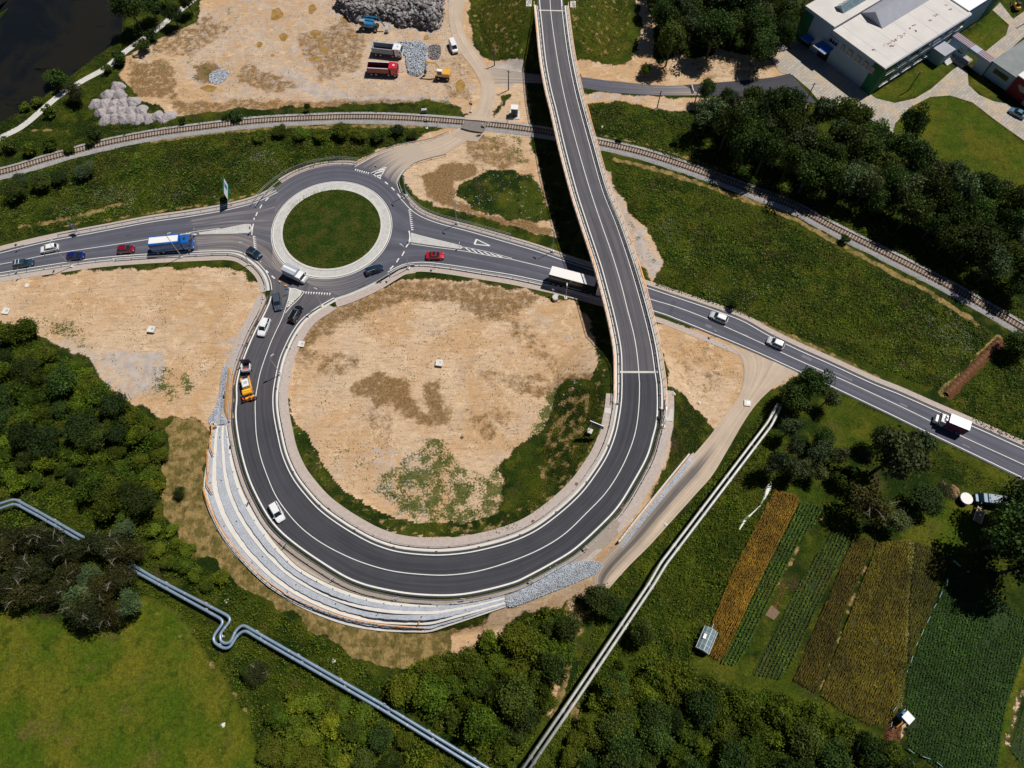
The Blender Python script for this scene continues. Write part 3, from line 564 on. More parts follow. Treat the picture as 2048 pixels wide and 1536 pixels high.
# ================================================================== WATER
wp = np.vstack([bank, [200, 900], [-900, 900], [-900, 300]]); wpn = []
wv = MB(); 
o = polysheet('river', [(p[0], p[1]) for p in np.vstack([_of(bank, -2.5), _of(bank, 39.5)[::-1]])], M['water'], 0, step=400, world=True)
for v in o.data.vertices: v.co.z = -1.0
# ================================================================== ROADS
# roundabout geometry (world circle through the measured apron edge)
ax_ = W([545.5, 781.5, 664, 664], [458, 458, 364.5, 555.5], .12); RCX = (ax_[0][0] + ax_[0][1]) / 2; RCY = (ax_[1][2] + ax_[1][3]) / 2
RA = ((ax_[0][1] - ax_[0][0]) / 2 + (ax_[1][2] - ax_[1][3]) / 2) / 2
e = G([712, 677], [337, 592]); RO_ = float(np.mean(np.hypot(e[:, 0] - RCX, e[:, 1] - RCY)))
def circ(r, n=160, z=0): a = np.linspace(0, 2 * math.pi, n + 1); return np.stack([RCX + r * np.cos(a), RCY + r * np.sin(a), z + 0 * a], 1)
strip('ring_carriageway', circ(RA - .3), circ(RO_ + .5), M['asph_old'], .064, nx=6, dust=lambda s: .28 + .25 * np.cos(s * 2 * math.pi + 2.4), kind='structure')
NW = 120
wt = [(-120,540),(0,507),(100,483),(200,464),(300,445),(375,434),(450,421),(512,405),(555,385)]; wb = [(-120,566),(0,546),(100,530),(200,516),(300,508),(400,503),(450,501),(478,504),(498,513),(516,526),(531,542),(541,562),(544,580)]
WT, WB_ = GL(wt, NW), GL(wb, NW)
strip('west_road', offs(WT, .55), offs(WB_, -.45), M['asph_old'], .068, nx=10, dust=lambda s: .12 + .25 * (s > .75), kind='structure')
et = [(790,384),(807,404),(827,424),(852,438),(887,450),(937,463),(1024,488),(1074,503),(1134,524),(1184,540),(1289,574),(1356,596.5),(1434,623),(1486,643),(1536,671),(1598,701),(1661,729),(1746,768),(1801,790),(1873,822),(1961,860),(2048,899),(2200,966)]
eb = [(735,570),(760,554),(777,544),(802,531),(824,526),(852,525),(899,530),(962,540),(1024,550),(1094,565),(1149,578),(1306,621.5),(1356,639),(1424,666.5),(1474,687),(1536,714),(1616,751),(1653,768),(1761,819),(1836,855.5),(1936,903),(2048,957),(2200,1030)]
ET, EB = GL(et, 200), GL(eb, 200)
strip('east_road', offs(ET, .55), offs(EB, -.45), M['asph_old'], .072, nx=10, dust=.12, kind='structure')
nl = [(712,337),(762,311),(812,296),(859,287),(900,272)]; nr_ = [(797,388),(791,372),(791,360),(804,340),(824,325),(849,316),(890,306)]
NLp, NRp = GL(nl, 40), GL(nr_, 40)
strip('north_arm_road', offs(NLp, .5), offs(NRp, -.4), M['asph_old'], .060, nx=8, dust=lambda s: .28 + 1.5 * np.clip(s, 0, 1), kind='structure')
dl = [(840,291),(887,273),(917,256),(934,240),(952,220),(960,195),(962,170),(947,140),(924.5,110),(905,75),(897,25),(900,-40),(905,-150)]; dr = [(850,316),(887,309),(924,287),(962,264),(977,245),(986,215),(991,185),(987,160),(972,130),(952,100),(932,72),(922,37),(929,0),(935,-150)]
strip('site_access_road', GL(dl, 120), GL(dr, 120), M['dirtroad'], .064, nx=6, dust=lambda s: .05 + 0 * s, kind='structure')
tl = [(975,134),(1050,146),(1100,150),(1159,154),(1224,162),(1324,171),(1386,169),(1449,164),(1536,156),(1580,147)]; tr_ = [(985,166),(1050,166),(1100,168),(1164,176),(1224,185),(1324,191),(1399,191),(1474,194),(1536,196),(1634,207)]
strip('works_access_road', GL(tl, 120)[:80], GL(tr_, 120)[:80], M['asph_old'], .048, nx=6, dust=lambda s: np.interp(s, [0, .2, .45, .8, 1], [.8, .65, .15, .45, .6]), kind='structure'); strip('new_tarmac', GL(tl, 120)[77:], GL(tr_, 120)[77:], M['asph_new'], .052, nx=6, dust=-.1, kind='structure')
# loop road incl. the deck surface
_i = np.arange(len(EO)); AGE = np.where(_i > NR + 4, .78, np.clip(1.0 - _i / 60.0, 0, 1))
FULL = len(EO)
strip('loop_road', offs(EO, -.45) if False else np.where(True, EO + (EO - EI) / np.linalg.norm(EO - EI, axis=1, keepdims=True) * .45, EO), EI + (EI - EO) / np.linalg.norm(EO - EI, axis=1, keepdims=True) * .5, M['asph_new'], .076, nx=8, dust=.06, age=AGE, kind='structure', flat=True)
UN = EO - EI; UN[:, 2] = 0; UN /= np.linalg.norm(UN, axis=1, keepdims=True)            # outward (towards the outer/right line)
# side track right of the loop
kl = [(1455,690),(1480,712),(1488,745),(1478,790),(1440,845),(1400,895),(1340,960),(1290,1020),(1245,1075),(1190,1140),(1190,1178)]; kr = [(1600,742),(1560,765),(1520,800),(1490,840),(1455,900),(1425,950),(1390,990),(1345,1040),(1300,1090),(1255,1135),(1215,1180)]
strip('side_track', GL(kl, 110), GL(kr, 110), M['dirtroad'], .04, nx=10, dust=lambda s, u: np.clip((s - .30) * 5, 0, 1) * .88 * np.exp(-((u - .42) / .24) ** 2) + .02, kind='structure')
mm_a = [(1440,862),(1400,915),(1350,975),(1290,1050),(1240,1110),(1205,1150),(1192,1172)]; mm_b = [(1448,872),(1425,915),(1380,975),(1325,1040),(1268,1105),(1228,1150),(1205,1176)]
# river footpath
pa = [(-60,305),(10,271),(50,249),(115,194),(165,162),(210,137),(250,104),(320,54),(345,33),(390,-3),(430,-40)]
PP = GL(pa, 90); strip('footpath', offs(PP, .95), offs(PP, -.95), M['concrete'], .05, nx=2, kind='structure')
# works yard of concrete slabs
yard = [(1538,112),(1560,92),(1597,62),(1700,150),(1737,186),(1752,197),(1790,206),(1830,197),(1862,178),(1905,140),(1918,132),(1935,145),(1937,170),(1958,190),(1988,203),(2010,207),(2060,225),(2060,290),(1990,240),(1945,205),(1900,191),(1860,194),(1820,215),(1790,247),(1786,268),(1750,256),(1700,225),(1640,205),(1620,180),(1585,150),(1560,145)]
polysheet('concrete_yard', yard, M['slab'], .035, step=6)
polysheet('garden_path', [(1985,20),(2000,5),(2026,38),(2060,15),(2060,62),(2010,108),(1985,128),(1965,108),(2012,70),(2018,50)], M['slab'], .03, step=6)
# ------------------------------------------------------------------ verges, kerbs and gutters of the loop
def along(i0, i1, side, d0, d1, dz, m, name, nx=2, flat=False, kind='structure'):
    E = (EO if side > 0 else EI)[i0:i1]; U = UN[i0:i1] * side; A = E + U * d0; B = E + U * d1
    return strip(name, A, B, m, dz, nx=nx, kind=kind, flat=flat)
I0 = 22; IE = NR + 14
along(14, NR - 2, 1, 1.1, 3.4, .03, M['verge'], 'outer_verge'); along(6, NR - 4, -1, .9, 3.2, .03, M['verge'], 'inner_verge')
b0 = 96; b1 = 214
along(b0, b1, 1, .9, 3.5, .045, M['brownverge'], 'brown_verge')
def kerb(name, P, w, h, m, d0=0.0, base=.0, kind='structure', flat=False):
    """raised kerb of real height: P (n,3), offset d0..d0+w to the left"""
    A, B = offs(P, d0), offs(P, d0 + w)
    if not flat: A[:, 2] = HF(A[:, 0], A[:, 1]); B[:, 2] = HF(B[:, 0], B[:, 1])
    n = len(A); V = np.concatenate([A + [0, 0, base - .15], A + [0, 0, h], B + [0, 0, h], B + [0, 0, base - .15]]); F = []
    for i in range(n - 1):
        for k in range(4): a, b = k * n + i, ((k + 1) % 4) * n + i; F.append((a, b, b + 1, a + 1))
    o = npmesh(name, V, F, m)
    if kind: o['kind'] = kind
    return o
kerb('loop_outer_kerb', (EO + UN * .75)[13:NR], -.22, .12, M['darkkerb'])
kerb('loop_inner_gutter', (EI - UN * .55)[2:NR + 22], .5, .13, M['concrete_w'], d0=0)
EIo = (EI - UN * .5)
kerb('west_gutter', offs(WB_, -.50), -.8, .12, M['concrete'])
kerb('west_top_kerb', offs(WT[30:], .55), .2, .16, M['concrete'])
kerb('east_gutter', offs(EB[2:66], -.50), -.75, .12, M['concrete'])
kerb('east_top_kerb', offs(ET[2:62], .55), .2, .16, M['concrete'])
kerb('north_left_kerb', offs(NLp, .5), .2, .16, M['concrete']); kerb('north_right_kerb', offs(NRp, -.4), -.2, .16, M['concrete'])
strip('west_verge_south', offs(WB_, -1.3), offs(WB_, -2.7), M['verge'], .018, kind='structure'); SE = GL([(668,595),(690,588),(715,578),(747,563),(777,545),(802,531),(828,526)], 50); kerb('roundabout_gutter', offs(SE, -.30), -.75, .12, M['concrete']); strip('roundabout_verge', offs(SE, -1.05), offs(SE, -2.8), M['verge'], .026, kind='structure'); strip('west_verge_north', offs(WT, .75), offs(WT, 2.2), M['verge'], .018, kind='structure')
strip('east_verge_south', offs(EB[4:110], -1.25), offs(EB[4:110], -2.6), M['verge'], .022, kind='structure'); strip('east_verge_north', offs(ET[2:], .75), offs(ET[2:], 2.0), M['verge'], .018, kind='structure')
nv = circ(RO_ + .6, 200); nv2 = circ(RO_ + 2.2, 200); nv = nv[44:76]; nv2 = nv2[44:76]
strip('ring_verge', nv, nv2, M['verge'], .022, kind='structure')
# outer kerb + rail of the roundabout between west arm and north arm
# roundabout centre
def annul(name, r0, r1, z0, z1, m, kind='structure'):
    n = 160; a = np.linspace(0, 2 * math.pi, n, endpoint=False); c, s = np.cos(a), np.sin(a); V = []
    for r, z in ((r0, z0), (r1, z0), (r1, z1), (r0, z1)): V += [(RCX + r * x, RCY + r * y, z) for x, y in zip(c, s)]
    F = [(k * n + i, k * n + (i + 1) % n, ((k + 1) % 4) * n + (i + 1) % n, ((k + 1) % 4) * n + i) for k in range(4) for i in range(n)]
    o = meshobj(name, V, F, m); o['kind'] = kind; return o
ex_ = G([566, 761], [460, 460]); RG = (ex_[1, 0] - ex_[0, 0]) / 2
annul('apron_paving', RG + .55, RA - .32, .0, .13, M['apron']); annul('apron_edge_stone', RA - .30, RA, .0, .155, M['concrete_w']); annul('island_kerb', RG, RG + .53, .0, .24, M['concrete'])
th = np.linspace(0, 2 * math.pi, 72, endpoint=False); V = [(RCX, RCY, .75)]; F = []
rrs = np.linspace(.12, 1, 9)
for r in rrs: V += [(RCX + RG * r * math.cos(t), RCY + RG * r * math.sin(t), .2 + .55 * math.cos(r * math.pi / 2) + random.uniform(-.03, .03)) for t in th]
for i in range(72): F.append((0, 1 + i, 1 + (i + 1) % 72))
for k in range(8): F += [(1 + k * 72 + i, 1 + (k + 1) * 72 + i, 1 + (k + 1) * 72 + (i + 1) % 72, 1 + k * 72 + (i + 1) % 72) for i in range(72)]
ISL = V
def mat_isl():
    t = NT('island_lawn'); c = t.mix(t.sm(t.noise(.35, 5, .65), .4, .62), (.020, .042, .005), (.052, .058, .010)); c = t.mul(t.mul(c, t.mr(t.noise(2.2, 6, .7), .3, .7, .45, 1.6)), t.mr(t.noise(9, 3, .7), .3, .7, .7, 1.3)); t.bump(t.noise(3.2, 5, .7), .25, .8); return t.fin(c, .95, spec=.08)
o = meshobj('island_grass', V, F, mat_isl(), smooth=True); o['kind'] = 'structure'
# splitter islands
def island(name, pts, m, h=.15, world=False):
    P = rs(pts + [pts[0]], 60)[:-1] if len(pts) > 4 else np.array(pts, float)
    Wd = G(P[:, 0], P[:, 1]); b = MB(); b.prism([(p[0], p[1]) for p in Wd], 0.02, h); c = Wd[:, :2].mean(0)
    o = b.build(name, m); o['kind'] = 'structure'
    b2 = MB(); b2.prism([tuple(c + (p[:2] - c) * .93) for p in Wd], .05, h + .012); o2 = b2.build(name + '_top', M['apron']); o2['kind'] = 'structure'
def isl_poly(name, P):
    P = np.array(P, float); Wd = G(P[:, 0], P[:, 1]); c = Wd[:, :2].mean(0)
    b = MB(); b.prism([(p[0], p[1]) for p in Wd], .02, .19); o = b.build(name + '_kerb', M['concrete_w']); o['kind'] = 'structure'
    b = MB(); b.prism([(p[0] + (c[0] - p[0]) / max(np.hypot(*(c - p[:2])), .1) * .18, p[1] + (c[1] - p[1]) / max(np.hypot(*(c - p[:2])), .1) * .18) for p in Wd], .05, .205); o = b.build(name, M['apron']); o['kind'] = 'structure'
isl_poly('east_island', [(823,466),(832,469),(870,479),(912,489),(922,492),(926,496),(921,499),(912,498),(870,492),(832,487),(820,485)])
isl_poly('west_island', [(398,466),(440,459),(490,449),(501,449),(504,455),(503,463),(496,467),(470,468),(430,469),(400,470)])
isl_poly('south_island', [(581,577),(590,577),(600,581),(604,585),(600,592),(590,601),(581,605),(577,603),(578,592)])
# ------------------------------------------------------------------ painted markings (each run is one marking of the road)
LZ = .092
def mark(pts, w, name='painted_line', n=None, dash=None, world=False, z=None, dz=LZ):
    P = np.array(pts, float) if world else GL(pts, n or max(2, int(len(pts) * 12)))
    s = np.r_[0, np.cumsum(np.linalg.norm(np.diff(P[:, :2], axis=0), axis=1))]
    segs = []
    if dash:
        q = 0.0
        while q < s[-1]: segs.append((q, min(q + dash[0], s[-1]))); q += dash[0] + dash[1]
    else: segs = [(0, s[-1])]
    V, F = [], []
    for a, b in segs:
        k = max(2, int((b - a) / .7) + 1); qq = np.linspace(a, b, k); S = np.stack([np.interp(qq, s, P[:, c]) for c in range(3)], 1)
        A, B = offs(S, w / 2), offs(S, -w / 2)
        for X in (A, B):
            X[:, 2] = (np.interp(qq, s, P[:, 2]) if world else HF(X[:, 0], X[:, 1])) + dz
        o0 = len(V)
        for i in range(k): V += [B[i], A[i]]
        F += [(o0 + 2 * i, o0 + 2 * i + 2, o0 + 2 * i + 3, o0 + 2 * i + 1) for i in range(k - 1)]
    o = npmesh(name, V, F, M['paint']); o['kind'] = 'structure'; return o
mark(EO[13:], .29, 'loop_outer_line', world=True); mark(EI[2:], .21, 'loop_inner_line', world=True)
cen_r = [(571,618),(563,640),(551,665),(540,690),(529,720),(521,745),(516,768),(511,800),(511,830),(513,870),(520,908),(532,945),(551,990),(575,1025),(602,1055),(637,1082),(680,1106),(730,1127),(790,1143),(862,1150),(912,1149),(962,1141),(1024,1122)]
cen_r2 = [(1024,1122),(1081,1098),(1129,1068),(1174,1025),(1212,985),(1241,940),(1262,893),(1273,853),(1278,808),(1279,768)]
cc = rs(cen_r + cen_r2[1:], 240); tcc = np.linspace(.08, 1, 240)
CW = np.array([(EO[i] + EI[i]) / 2 for i in range(len(EO))])
# centre line follows the measured photo line, its height taken from the road below it
def onroad(P):
    z = np.zeros(len(P))
    for _ in range(4):
        x, y = W(P[:, 0], P[:, 1], z); d, zz, _, _ = near(x, y, CW[::4]); z = zz
    x, y = W(P[:, 0], P[:, 1], z); return np.stack([x, y, z], 1)
CL1 = onroad(cc); mark(CL1, .15, 'loop_centre_line', world=True)
cen_b = [(1279,768),(1275,716.5),(1268,671.5),(1254,616.5),(1241.5,566.5),(1224,509),(1204,451.5),(1180,380),(1156.5,300),(1136.5,225),(1124,170),(1113,107.5),(1104,45),(1100,0),(1098,-60),(1097,-150)]
CL2 = onroad(rs(cen_b, 160)); CL2 = np.vstack([CL2, CL2[-1] + _x]); mark(CL2, .15, 'bridge_centre_line', world=True)
mark(WT[:], .16, 'west_edge_line', world=True); mark(WB_, .16, 'west_edge_line', world=True); mark([(-120,546),(0,529),(100,509),(200,494),(305,478),(372,468),(395,469)], .14, 'west_centre_line')
mark([(372,467),(400,462),(440,457)], .13, 'west_taper_line'); mark([(376,466),(392,470)], .2, 'west_taper_line')
mark(ET[2:], .16, 'east_edge_line', world=True); mark(EB[6:], .16, 'east_edge_line', world=True); mark([(1024,519),(1109,540),(1200,565),(1299,598),(1349,613),(1399,631.5),(1449,653),(1536,692.5),(1586,716),(1701,767),(1811,818),(1911,867),(2048,930),(2180,992)], .14, 'east_centre_line')
mark([(822,488),(870,495),(925,502),(975,511),(1024,519)], .13, 'east_taper_line'); mark([(926,494),(975,504),(1024,517)], .11, 'east_taper_line')
for k in range(6):
    t = k / 6; a = (930 + 76 * t, 495 + 18.5 * t); b = (942 + 76 * t, 504.5 + 13 * t); mark([a, b], .22, 'hatch_bar')
def quad(name, pts, dz=LZ + .002):
    P = G([p[0] for p in pts], [p[1] for p in pts]); P[:, 2] = HF(P[:, 0], P[:, 1]) + dz
    f = tuple(range(len(P))); a = np.cross(P[1] - P[0], P[2] - P[1])[2]
    o = meshobj(name, P, [f if a > 0 else f[::-1]], M['paint']); o['kind'] = 'structure'; return o
tri = [(953,479),(949,489),(980,492)]; 
for a, b in ((0, 1), (1, 2), (2, 0)): mark([tri[a], tri[b]], .22 if a else .4, 'yield_triangle', dz=LZ + .003 * a)
def teeth(a, b, n, ln, w=.5, flip=1):
    A, B = g1(*a)[:2], g1(*b)[:2]; d = (B - A) / np.linalg.norm(B - A); nrm = np.array([-d[1], d[0]]) * flip; V, F = [], []
    for i in range(n):
        c = A + (B - A) * (i + .5) / n; p = [c - d * w / 2, c + d * w / 2, c + nrm * ln]
        if np.cross(p[1] - p[0], p[2] - p[1]) < 0: p = [p[1], p[0], p[2]]
        o0 = len(V); V += [(q[0], q[1], float(HF(np.array([q[0]]), np.array([q[1]]))[0]) + LZ + .004) for q in p]; F.append((o0, o0 + 1, o0 + 2))
    o = meshobj('yield_teeth', V, F, M['paint']); o['kind'] = 'structure'
teeth((817,419),(823,462), 11, .75, .38, 1); teeth((610,583.5),(663,586.5), 10, .75, .38, -1); teeth((506,472),(509,501), 8, .75, .38, 1); teeth((710,338),(740,346), 7, .75, .38, -1)
mark([(818,462),(820,472),(818,485),(812,495)], .3, 'ring_stop_line'); mark([(507,448),(505,458),(504,470)], .25, 'ring_stop_line'); mark([(577,576),(592,579),(609,584)], .16, 'ring_stop_line')
mark([(741,346),(750,351),(762,358)], .25, 'ring_stop_line'); mark([(741,347),(758,340),(773,334)], .2, 'hatch_line'); mark([(773,334),(766,346),(760,356)], .2, 'hatch_line')
for a, b in (((744,349),(768,342)), ((750,353),(764,350)), ((757,341.5),(771,338))): mark([a, b], .32, 'hatch_bar')
for a, b in (((770,364),(776,369)), ((783,375),(789,381)), ((795,388),(801,395)), ((521,523.5),(522,524)), ((804,512),(809,503)), ((793,525),(798,517)), ((780,539),(787,532)), ((532,541),(537,546)), ((543.5,552),(550,557.5)), ((512,432),(515,425)), ((520,417),(524,410)), ((531,402),(537,396)), ((508,440),(509,436))): mark([a, b], .28, 'give_way_dash', n=3)
mark([(580,577),(577,598),(571,618)], .14, 'south_taper_line'); mark([(609,584),(596,600),(583,612),(571,626)], .15, 'south_taper_line')
for k in range(4): t = k / 4; mark([(577.5 - 5 * t, 603 + 14 * t), (592 - 15 * t, 599 + 16 * t)], .25, 'hatch_bar', n=3)
C2 = circ(RA + .25); mark(C2, .14, 'apron_line', world=True)
for o in list(col.objects):
    if o.name.startswith('apron_line'): pass
# expansion joints of the viaduct
def cross(idx, w, m, name):
    A, B = EO[idx] + UN[idx] * .5, EI[idx] - UN[idx] * .5; P = np.linspace(A, B, 6); T = offs(P, w / 2), offs(P, -w / 2)
    V = [tuple(p + [0, 0, .088]) for p in T[0]] + [tuple(p + [0, 0, .088]) for p in T[1]]
    o = npmesh(name, V, [(i + 6, i + 7, i + 1, i) for i in range(5)], m); return o
# ================================================================== GUARDRAILS
def guardrail(P, label, dz=0.0, gap=3.6, flat=False, group='steel guardrails along the roads', h=.75, railm='steel', two=False, name='guardrail', parent=None, cat='guardrail', dashes=None):
    P = P.copy()
    if not flat: P[:, 2] = HF(P[:, 0], P[:, 1])
    P[:, 2] += dz; s = np.r_[0, np.cumsum(np.linalg.norm(np.diff(P[:, :2], axis=0), axis=1))]
    root = empty(name, P[0], 0, label, cat, group) if parent is None else parent
    org = Vector(P[0]) if parent is None else Vector(root.location)
    T = tang(P); N = np.stack([-T[:, 1], T[:, 0]], 1); n = len(P)
    prof = [(-.05, .14), (-.02, .07), (-.06, 0), (-.02, -.07), (-.05, -.14), (.035, -.14), (.035, .14)]
    V = []; F = []
    for i in range(n):
        for a, b in prof: V.append((P[i, 0] + N[i, 0] * a - org.x, P[i, 1] + N[i, 1] * a - org.y, P[i, 2] + h - .12 + b - org.z))
    k = len(prof)
    for i in range(n - 1): F += [(i * k + j, (i + 1) * k + j, (i + 1) * k + (j + 1) % k, i * k + (j + 1) % k) for j in range(k)]
    npmesh('rail', V, F, M[railm], parent=root)
    m = max(2, int(s[-1] / gap) + 1); pm = None
    for q in np.linspace(0, s[-1], m):
        p = [np.interp(q, s, P[:, c]) for c in range(3)]; i = min(np.searchsorted(s, q), n - 1)
        if pm is None:
            b = MB(); b.box((0, 0, h / 2 - .15), (.09, .14, h + .25)); b.box((0, .05, h - .14), (.12, .12, .16)); o = b.build('post', M['steel'], root); pm = o
        else: o = pm.copy(); col.objects.link(o); o.parent = root
        o.location = Vector(p) - org; o.rotation_euler = (0, 0, math.atan2(T[i, 1], T[i, 0]))
    return root
guardrail(offs(WB_[:60], -1.05), 'steel guardrail along the south edge of the left main road, nearest the frame edge')
guardrail(np.vstack([offs(WB_[60:118], -1.25), (EO + UN * 1.3)[18:56]]), 'curved steel guardrail from the left main road round into the loop road')
guardrail((EO + UN * 1.55)[56:150:2], 'steel guardrail on the outer left edge of the loop beside the orange truck')
guardrail((EO + UN * 1.55)[148:NR - 4:2], 'steel guardrail on the outer edge of the loop bottom, beside the gravel chute')
guardrail((EI - UN * 1.45)[24:140:2], 'steel guardrail on the inner left edge of the loop road')
guardrail((EI - UN * 1.45)[138:NR - 2:2], 'steel guardrail on the inner bottom edge of the loop road')
guardrail(offs(WT[42:], 1.0), 'dark steel guardrail along the north edge of the left main road')
_a = np.array([math.atan2(p[1] - RCY, p[0] - RCX) for p in (WT[-12], NLp[0])]); _t = np.linspace(_a[0], _a[1], 40)
guardrail(np.stack([RCX + (RO_ + 1.0) * np.cos(_t), RCY + (RO_ + 1.0) * np.sin(_t), 0 * _t], 1), 'curved guardrail round the upper left rim of the roundabout')
guardrail(offs(NLp, 1.0), 'guardrail on the left side of the dusty arm leading to the level crossing')
guardrail(offs(NRp, -1.0), 'tightly curved guardrail on the right side of the dusty arm by the bare earth')
guardrail(offs(ET[3:58], 1.0), 'guardrail on the north edge of the right main road, ending under the viaduct')
guardrail(offs(EB[2:64], -1.0), 'guardrail on the south edge of the right main road, ending under the viaduct')
def fence(P, label, h=1.1, gap=1.0, m='steel', group='pedestrian railings by the roundabout'):
    P = P.copy(); P[:, 2] = HF(P[:, 0], P[:, 1]); root = empty('railing', P[0], 0, label, 'railing', group); org = Vector(P[0])
    for z in (h, h * .55): b = MB(); b.tube([Vector(p) - org + Vector((0, 0, z)) for p in P], .03, 5); b.build('handrail', M[m], root)
    s = np.r_[0, np.cumsum(np.linalg.norm(np.diff(P[:, :2], axis=0), axis=1))]; pm = None
    for q in np.linspace(0, s[-1], max(2, int(s[-1] / gap))):
        if pm is None: b = MB(); b.box((0, 0, h / 2), (.05, .05, h)); pm = o = b.build('post', M[m], root)
        else: o = pm.copy(); col.objects.link(o); o.parent = root
        o.location = Vector([np.interp(q, s, P[:, c]) for c in range(3)]) - org
fence(offs(ET[2:34], 2.0), 'grey railing behind the guardrail on the upper right rim of the roundabout')
fence(np.stack([RCX + (RO_ + 2.3) * np.cos(_t), RCY + (RO_ + 2.3) * np.sin(_t), 0 * _t], 1), 'grey railing behind the guardrail on the upper left rim of the roundabout', gap=.8)
# ================================================================== VIADUCT
vi = empty('viaduct', ECN[NR + 60] * [1, 1, 0], 0, 'long curved concrete road viaduct with orange railings crossing the main road and the railway', 'bridge')
vo = np.array(vi.location)
J0, J1 = NR + 12 - 30, NR + NB - 1 - 32      # deck from the loop's end to the far abutment
J0 = NR - 9; J1 = NR - 1 + int(np.argmin(abs(bo[:, 1] - 8)))
dk = slice(J0, J1); E1, E2, U = EO[dk] - vo, EI[dk] - vo, UN[dk]
def vstrip(name, sec, m, smooth=False, idx=None):
    """extrude a cross-section: list of (side, offset from that edge line, z)"""
    ii = idx if idx is not None else slice(None); a, b, u = E1[ii], E2[ii], U[ii]; n = len(a); k = len(sec)
    V = np.stack([(a + u * d if sd > 0 else b - u * d) + np.array([0, 0, z]) for sd, d, z in sec], 1).reshape(-1, 3); F = []
    for i in range(n - 1): F += [(i * k + j, (i + 1) * k + j, (i + 1) * k + (j + 1) % k, i * k + (j + 1) % k) for j in range(k)]
    return meshobj(name, V, F + [tuple(range(k - 1, -1, -1)), tuple(range((n - 1) * k, n * k))], m, vi)
vstrip('deck', [(1, 1.75, -.05), (1, 1.75, -.45), (1, .2, -.75), (1, -1.6, -1.5), (-1, -1.6, -1.5), (-1, .2, -.75), (-1, 1.75, -.45), (-1, 1.75, -.05)], M['concrete'])
vstrip('walkway', [(1, .62, -.045), (1, .62, .20), (1, 1.72, .23), (1, 1.72, -.045)], M['concrete_w']); vstrip('walkway', [(-1, .75, -.045), (-1, .75, .20), (-1, 1.72, .23), (-1, 1.72, -.045)], M['concrete_w'])
def vrail(sd, d, z, w, hh, m, nm): return vstrip(nm, [(sd, d, z), (sd, d + w, z), (sd, d + w, z + hh), (sd, d, z + hh)], m)
for sd, hw in ((1, .13), (-1, .13)):
    r = vrail(sd, 1.60, 1.28, hw, .06, M['orange_pale'], 'handrail'); vrail(sd, 1.63, .75, .05, .04, M['orange_pale'], 'handrail'); vrail(sd, 1.63, .38, .05, .04, M['orange_pale'], 'handrail')
    E = E1 if sd > 0 else E2; s = np.r_[0, np.cumsum(np.linalg.norm(np.diff(E, axis=0), axis=1))]; pm = None
    for q in np.linspace(.2, s[-1] - .2, 60):
        i = min(np.searchsorted(s, q), len(E) - 1); p = E[i] + U[i] * sd * 1.66
        if pm is None: b = MB(); b.box((0, 0, .72), (.07, .07, 1.2)); b.box((0, 0, .25), (.3, .2, .05)); pm = o = b.build('railing_post', M['orange'], vi)
        else: o = pm.copy(); col.objects.link(o); o.parent = vi
        o.location = p
# bright orange railing lengths above the main road
for sd, ya, yb in ((-1, 487, 552), (1, 524, 592), (1, 218, 245), (-1, 40, 90)):
    yy_ = np.r_[np.full(NR - 1 - J0, 800.), bo[:, 1]][:J1 - J0]; w_ = np.where((yy_ > ya) & (yy_ < yb))[0]; vstrip('bright_handrail', [(sd, 1.57, 1.345), (sd, 1.80, 1.345), (sd, 1.80, 1.40), (sd, 1.57, 1.40)], M['orange'], idx=slice(w_[0], w_[-1] + 1))
for k, q in enumerate((.10, .26, .42, .60, .76, .90)):
    i = int(q * (len(E1) - 1)); c = (E1[i] + E2[i]) / 2 + vo; g = float(HF(c[0:1], c[1:2])[0]); rz = math.atan2(U[i][1], U[i][0]); b = MB(); zt = c[2] - 1.5
    b.box((0, 0, (zt + g - 1) / 2), (1.1, 1.3, max(zt - g + 1, .5)), bev=.25); b.box((0, 0, zt - .45), (4.6, 1.4, .9), bev=.2)
    o = b.build('pier', M['concrete'], vi); o.location = Vector((c[0], c[1], 0)) - vi.location; o.rotation_euler = (0, 0, rz)
for i, sg in ((0, -1), (len(E1) - 1, 1)):
    c = (E1[i] + E2[i]) / 2 + vo; rz = math.atan2(U[i][1], U[i][0]); b = MB(); b.box((0, 0, -2.6), (10.6, 1.4, 5.0)); b.box((6.0, .9 * sg, -1.7), (1.6, 3.2, 3.2)); b.box((-6.0, .9 * sg, -1.7), (1.6, 3.2, 3.2)); b.box((6.1, 1.0 * sg, -.02), (1.5, 2.6, .2)); b.box((-6.1, 1.0 * sg, -.02), (1.5, 2.6, .2))
    o = b.build('abutment', M['concrete'], vi); o.location = Vector(c) - vi.location - Vector((0, 0, .1)); o.rotation_euler = (0, 0, rz)
o = cross(NR + 4, .50, M['concrete'], 'expansion_joint'); o.parent = vi; o.matrix_parent_inverse = Matrix.Translation(-vi.location)
jj = NR - 1 + int(np.argmin(abs(bo[:, 1] - 22))); o = cross(jj, .42, M['concrete'], 'expansion_joint'); o.parent = vi; o.matrix_parent_inverse = Matrix.Translation(-vi.location)
grp = 'crash barriers on the viaduct'
guardrail((EO + UN * .5)[J0:J1], 'dark steel crash barrier along the right edge of the viaduct carriageway', flat=True, group=grp, gap=3.0, h=.85, railm='darksteel', dz=.1)
guardrail((EI - UN * .62)[J0:J1], 'dark steel crash barrier along the left edge of the viaduct carriageway', flat=True, group=grp, gap=2.2, h=.85, railm='darksteel', dz=.1)
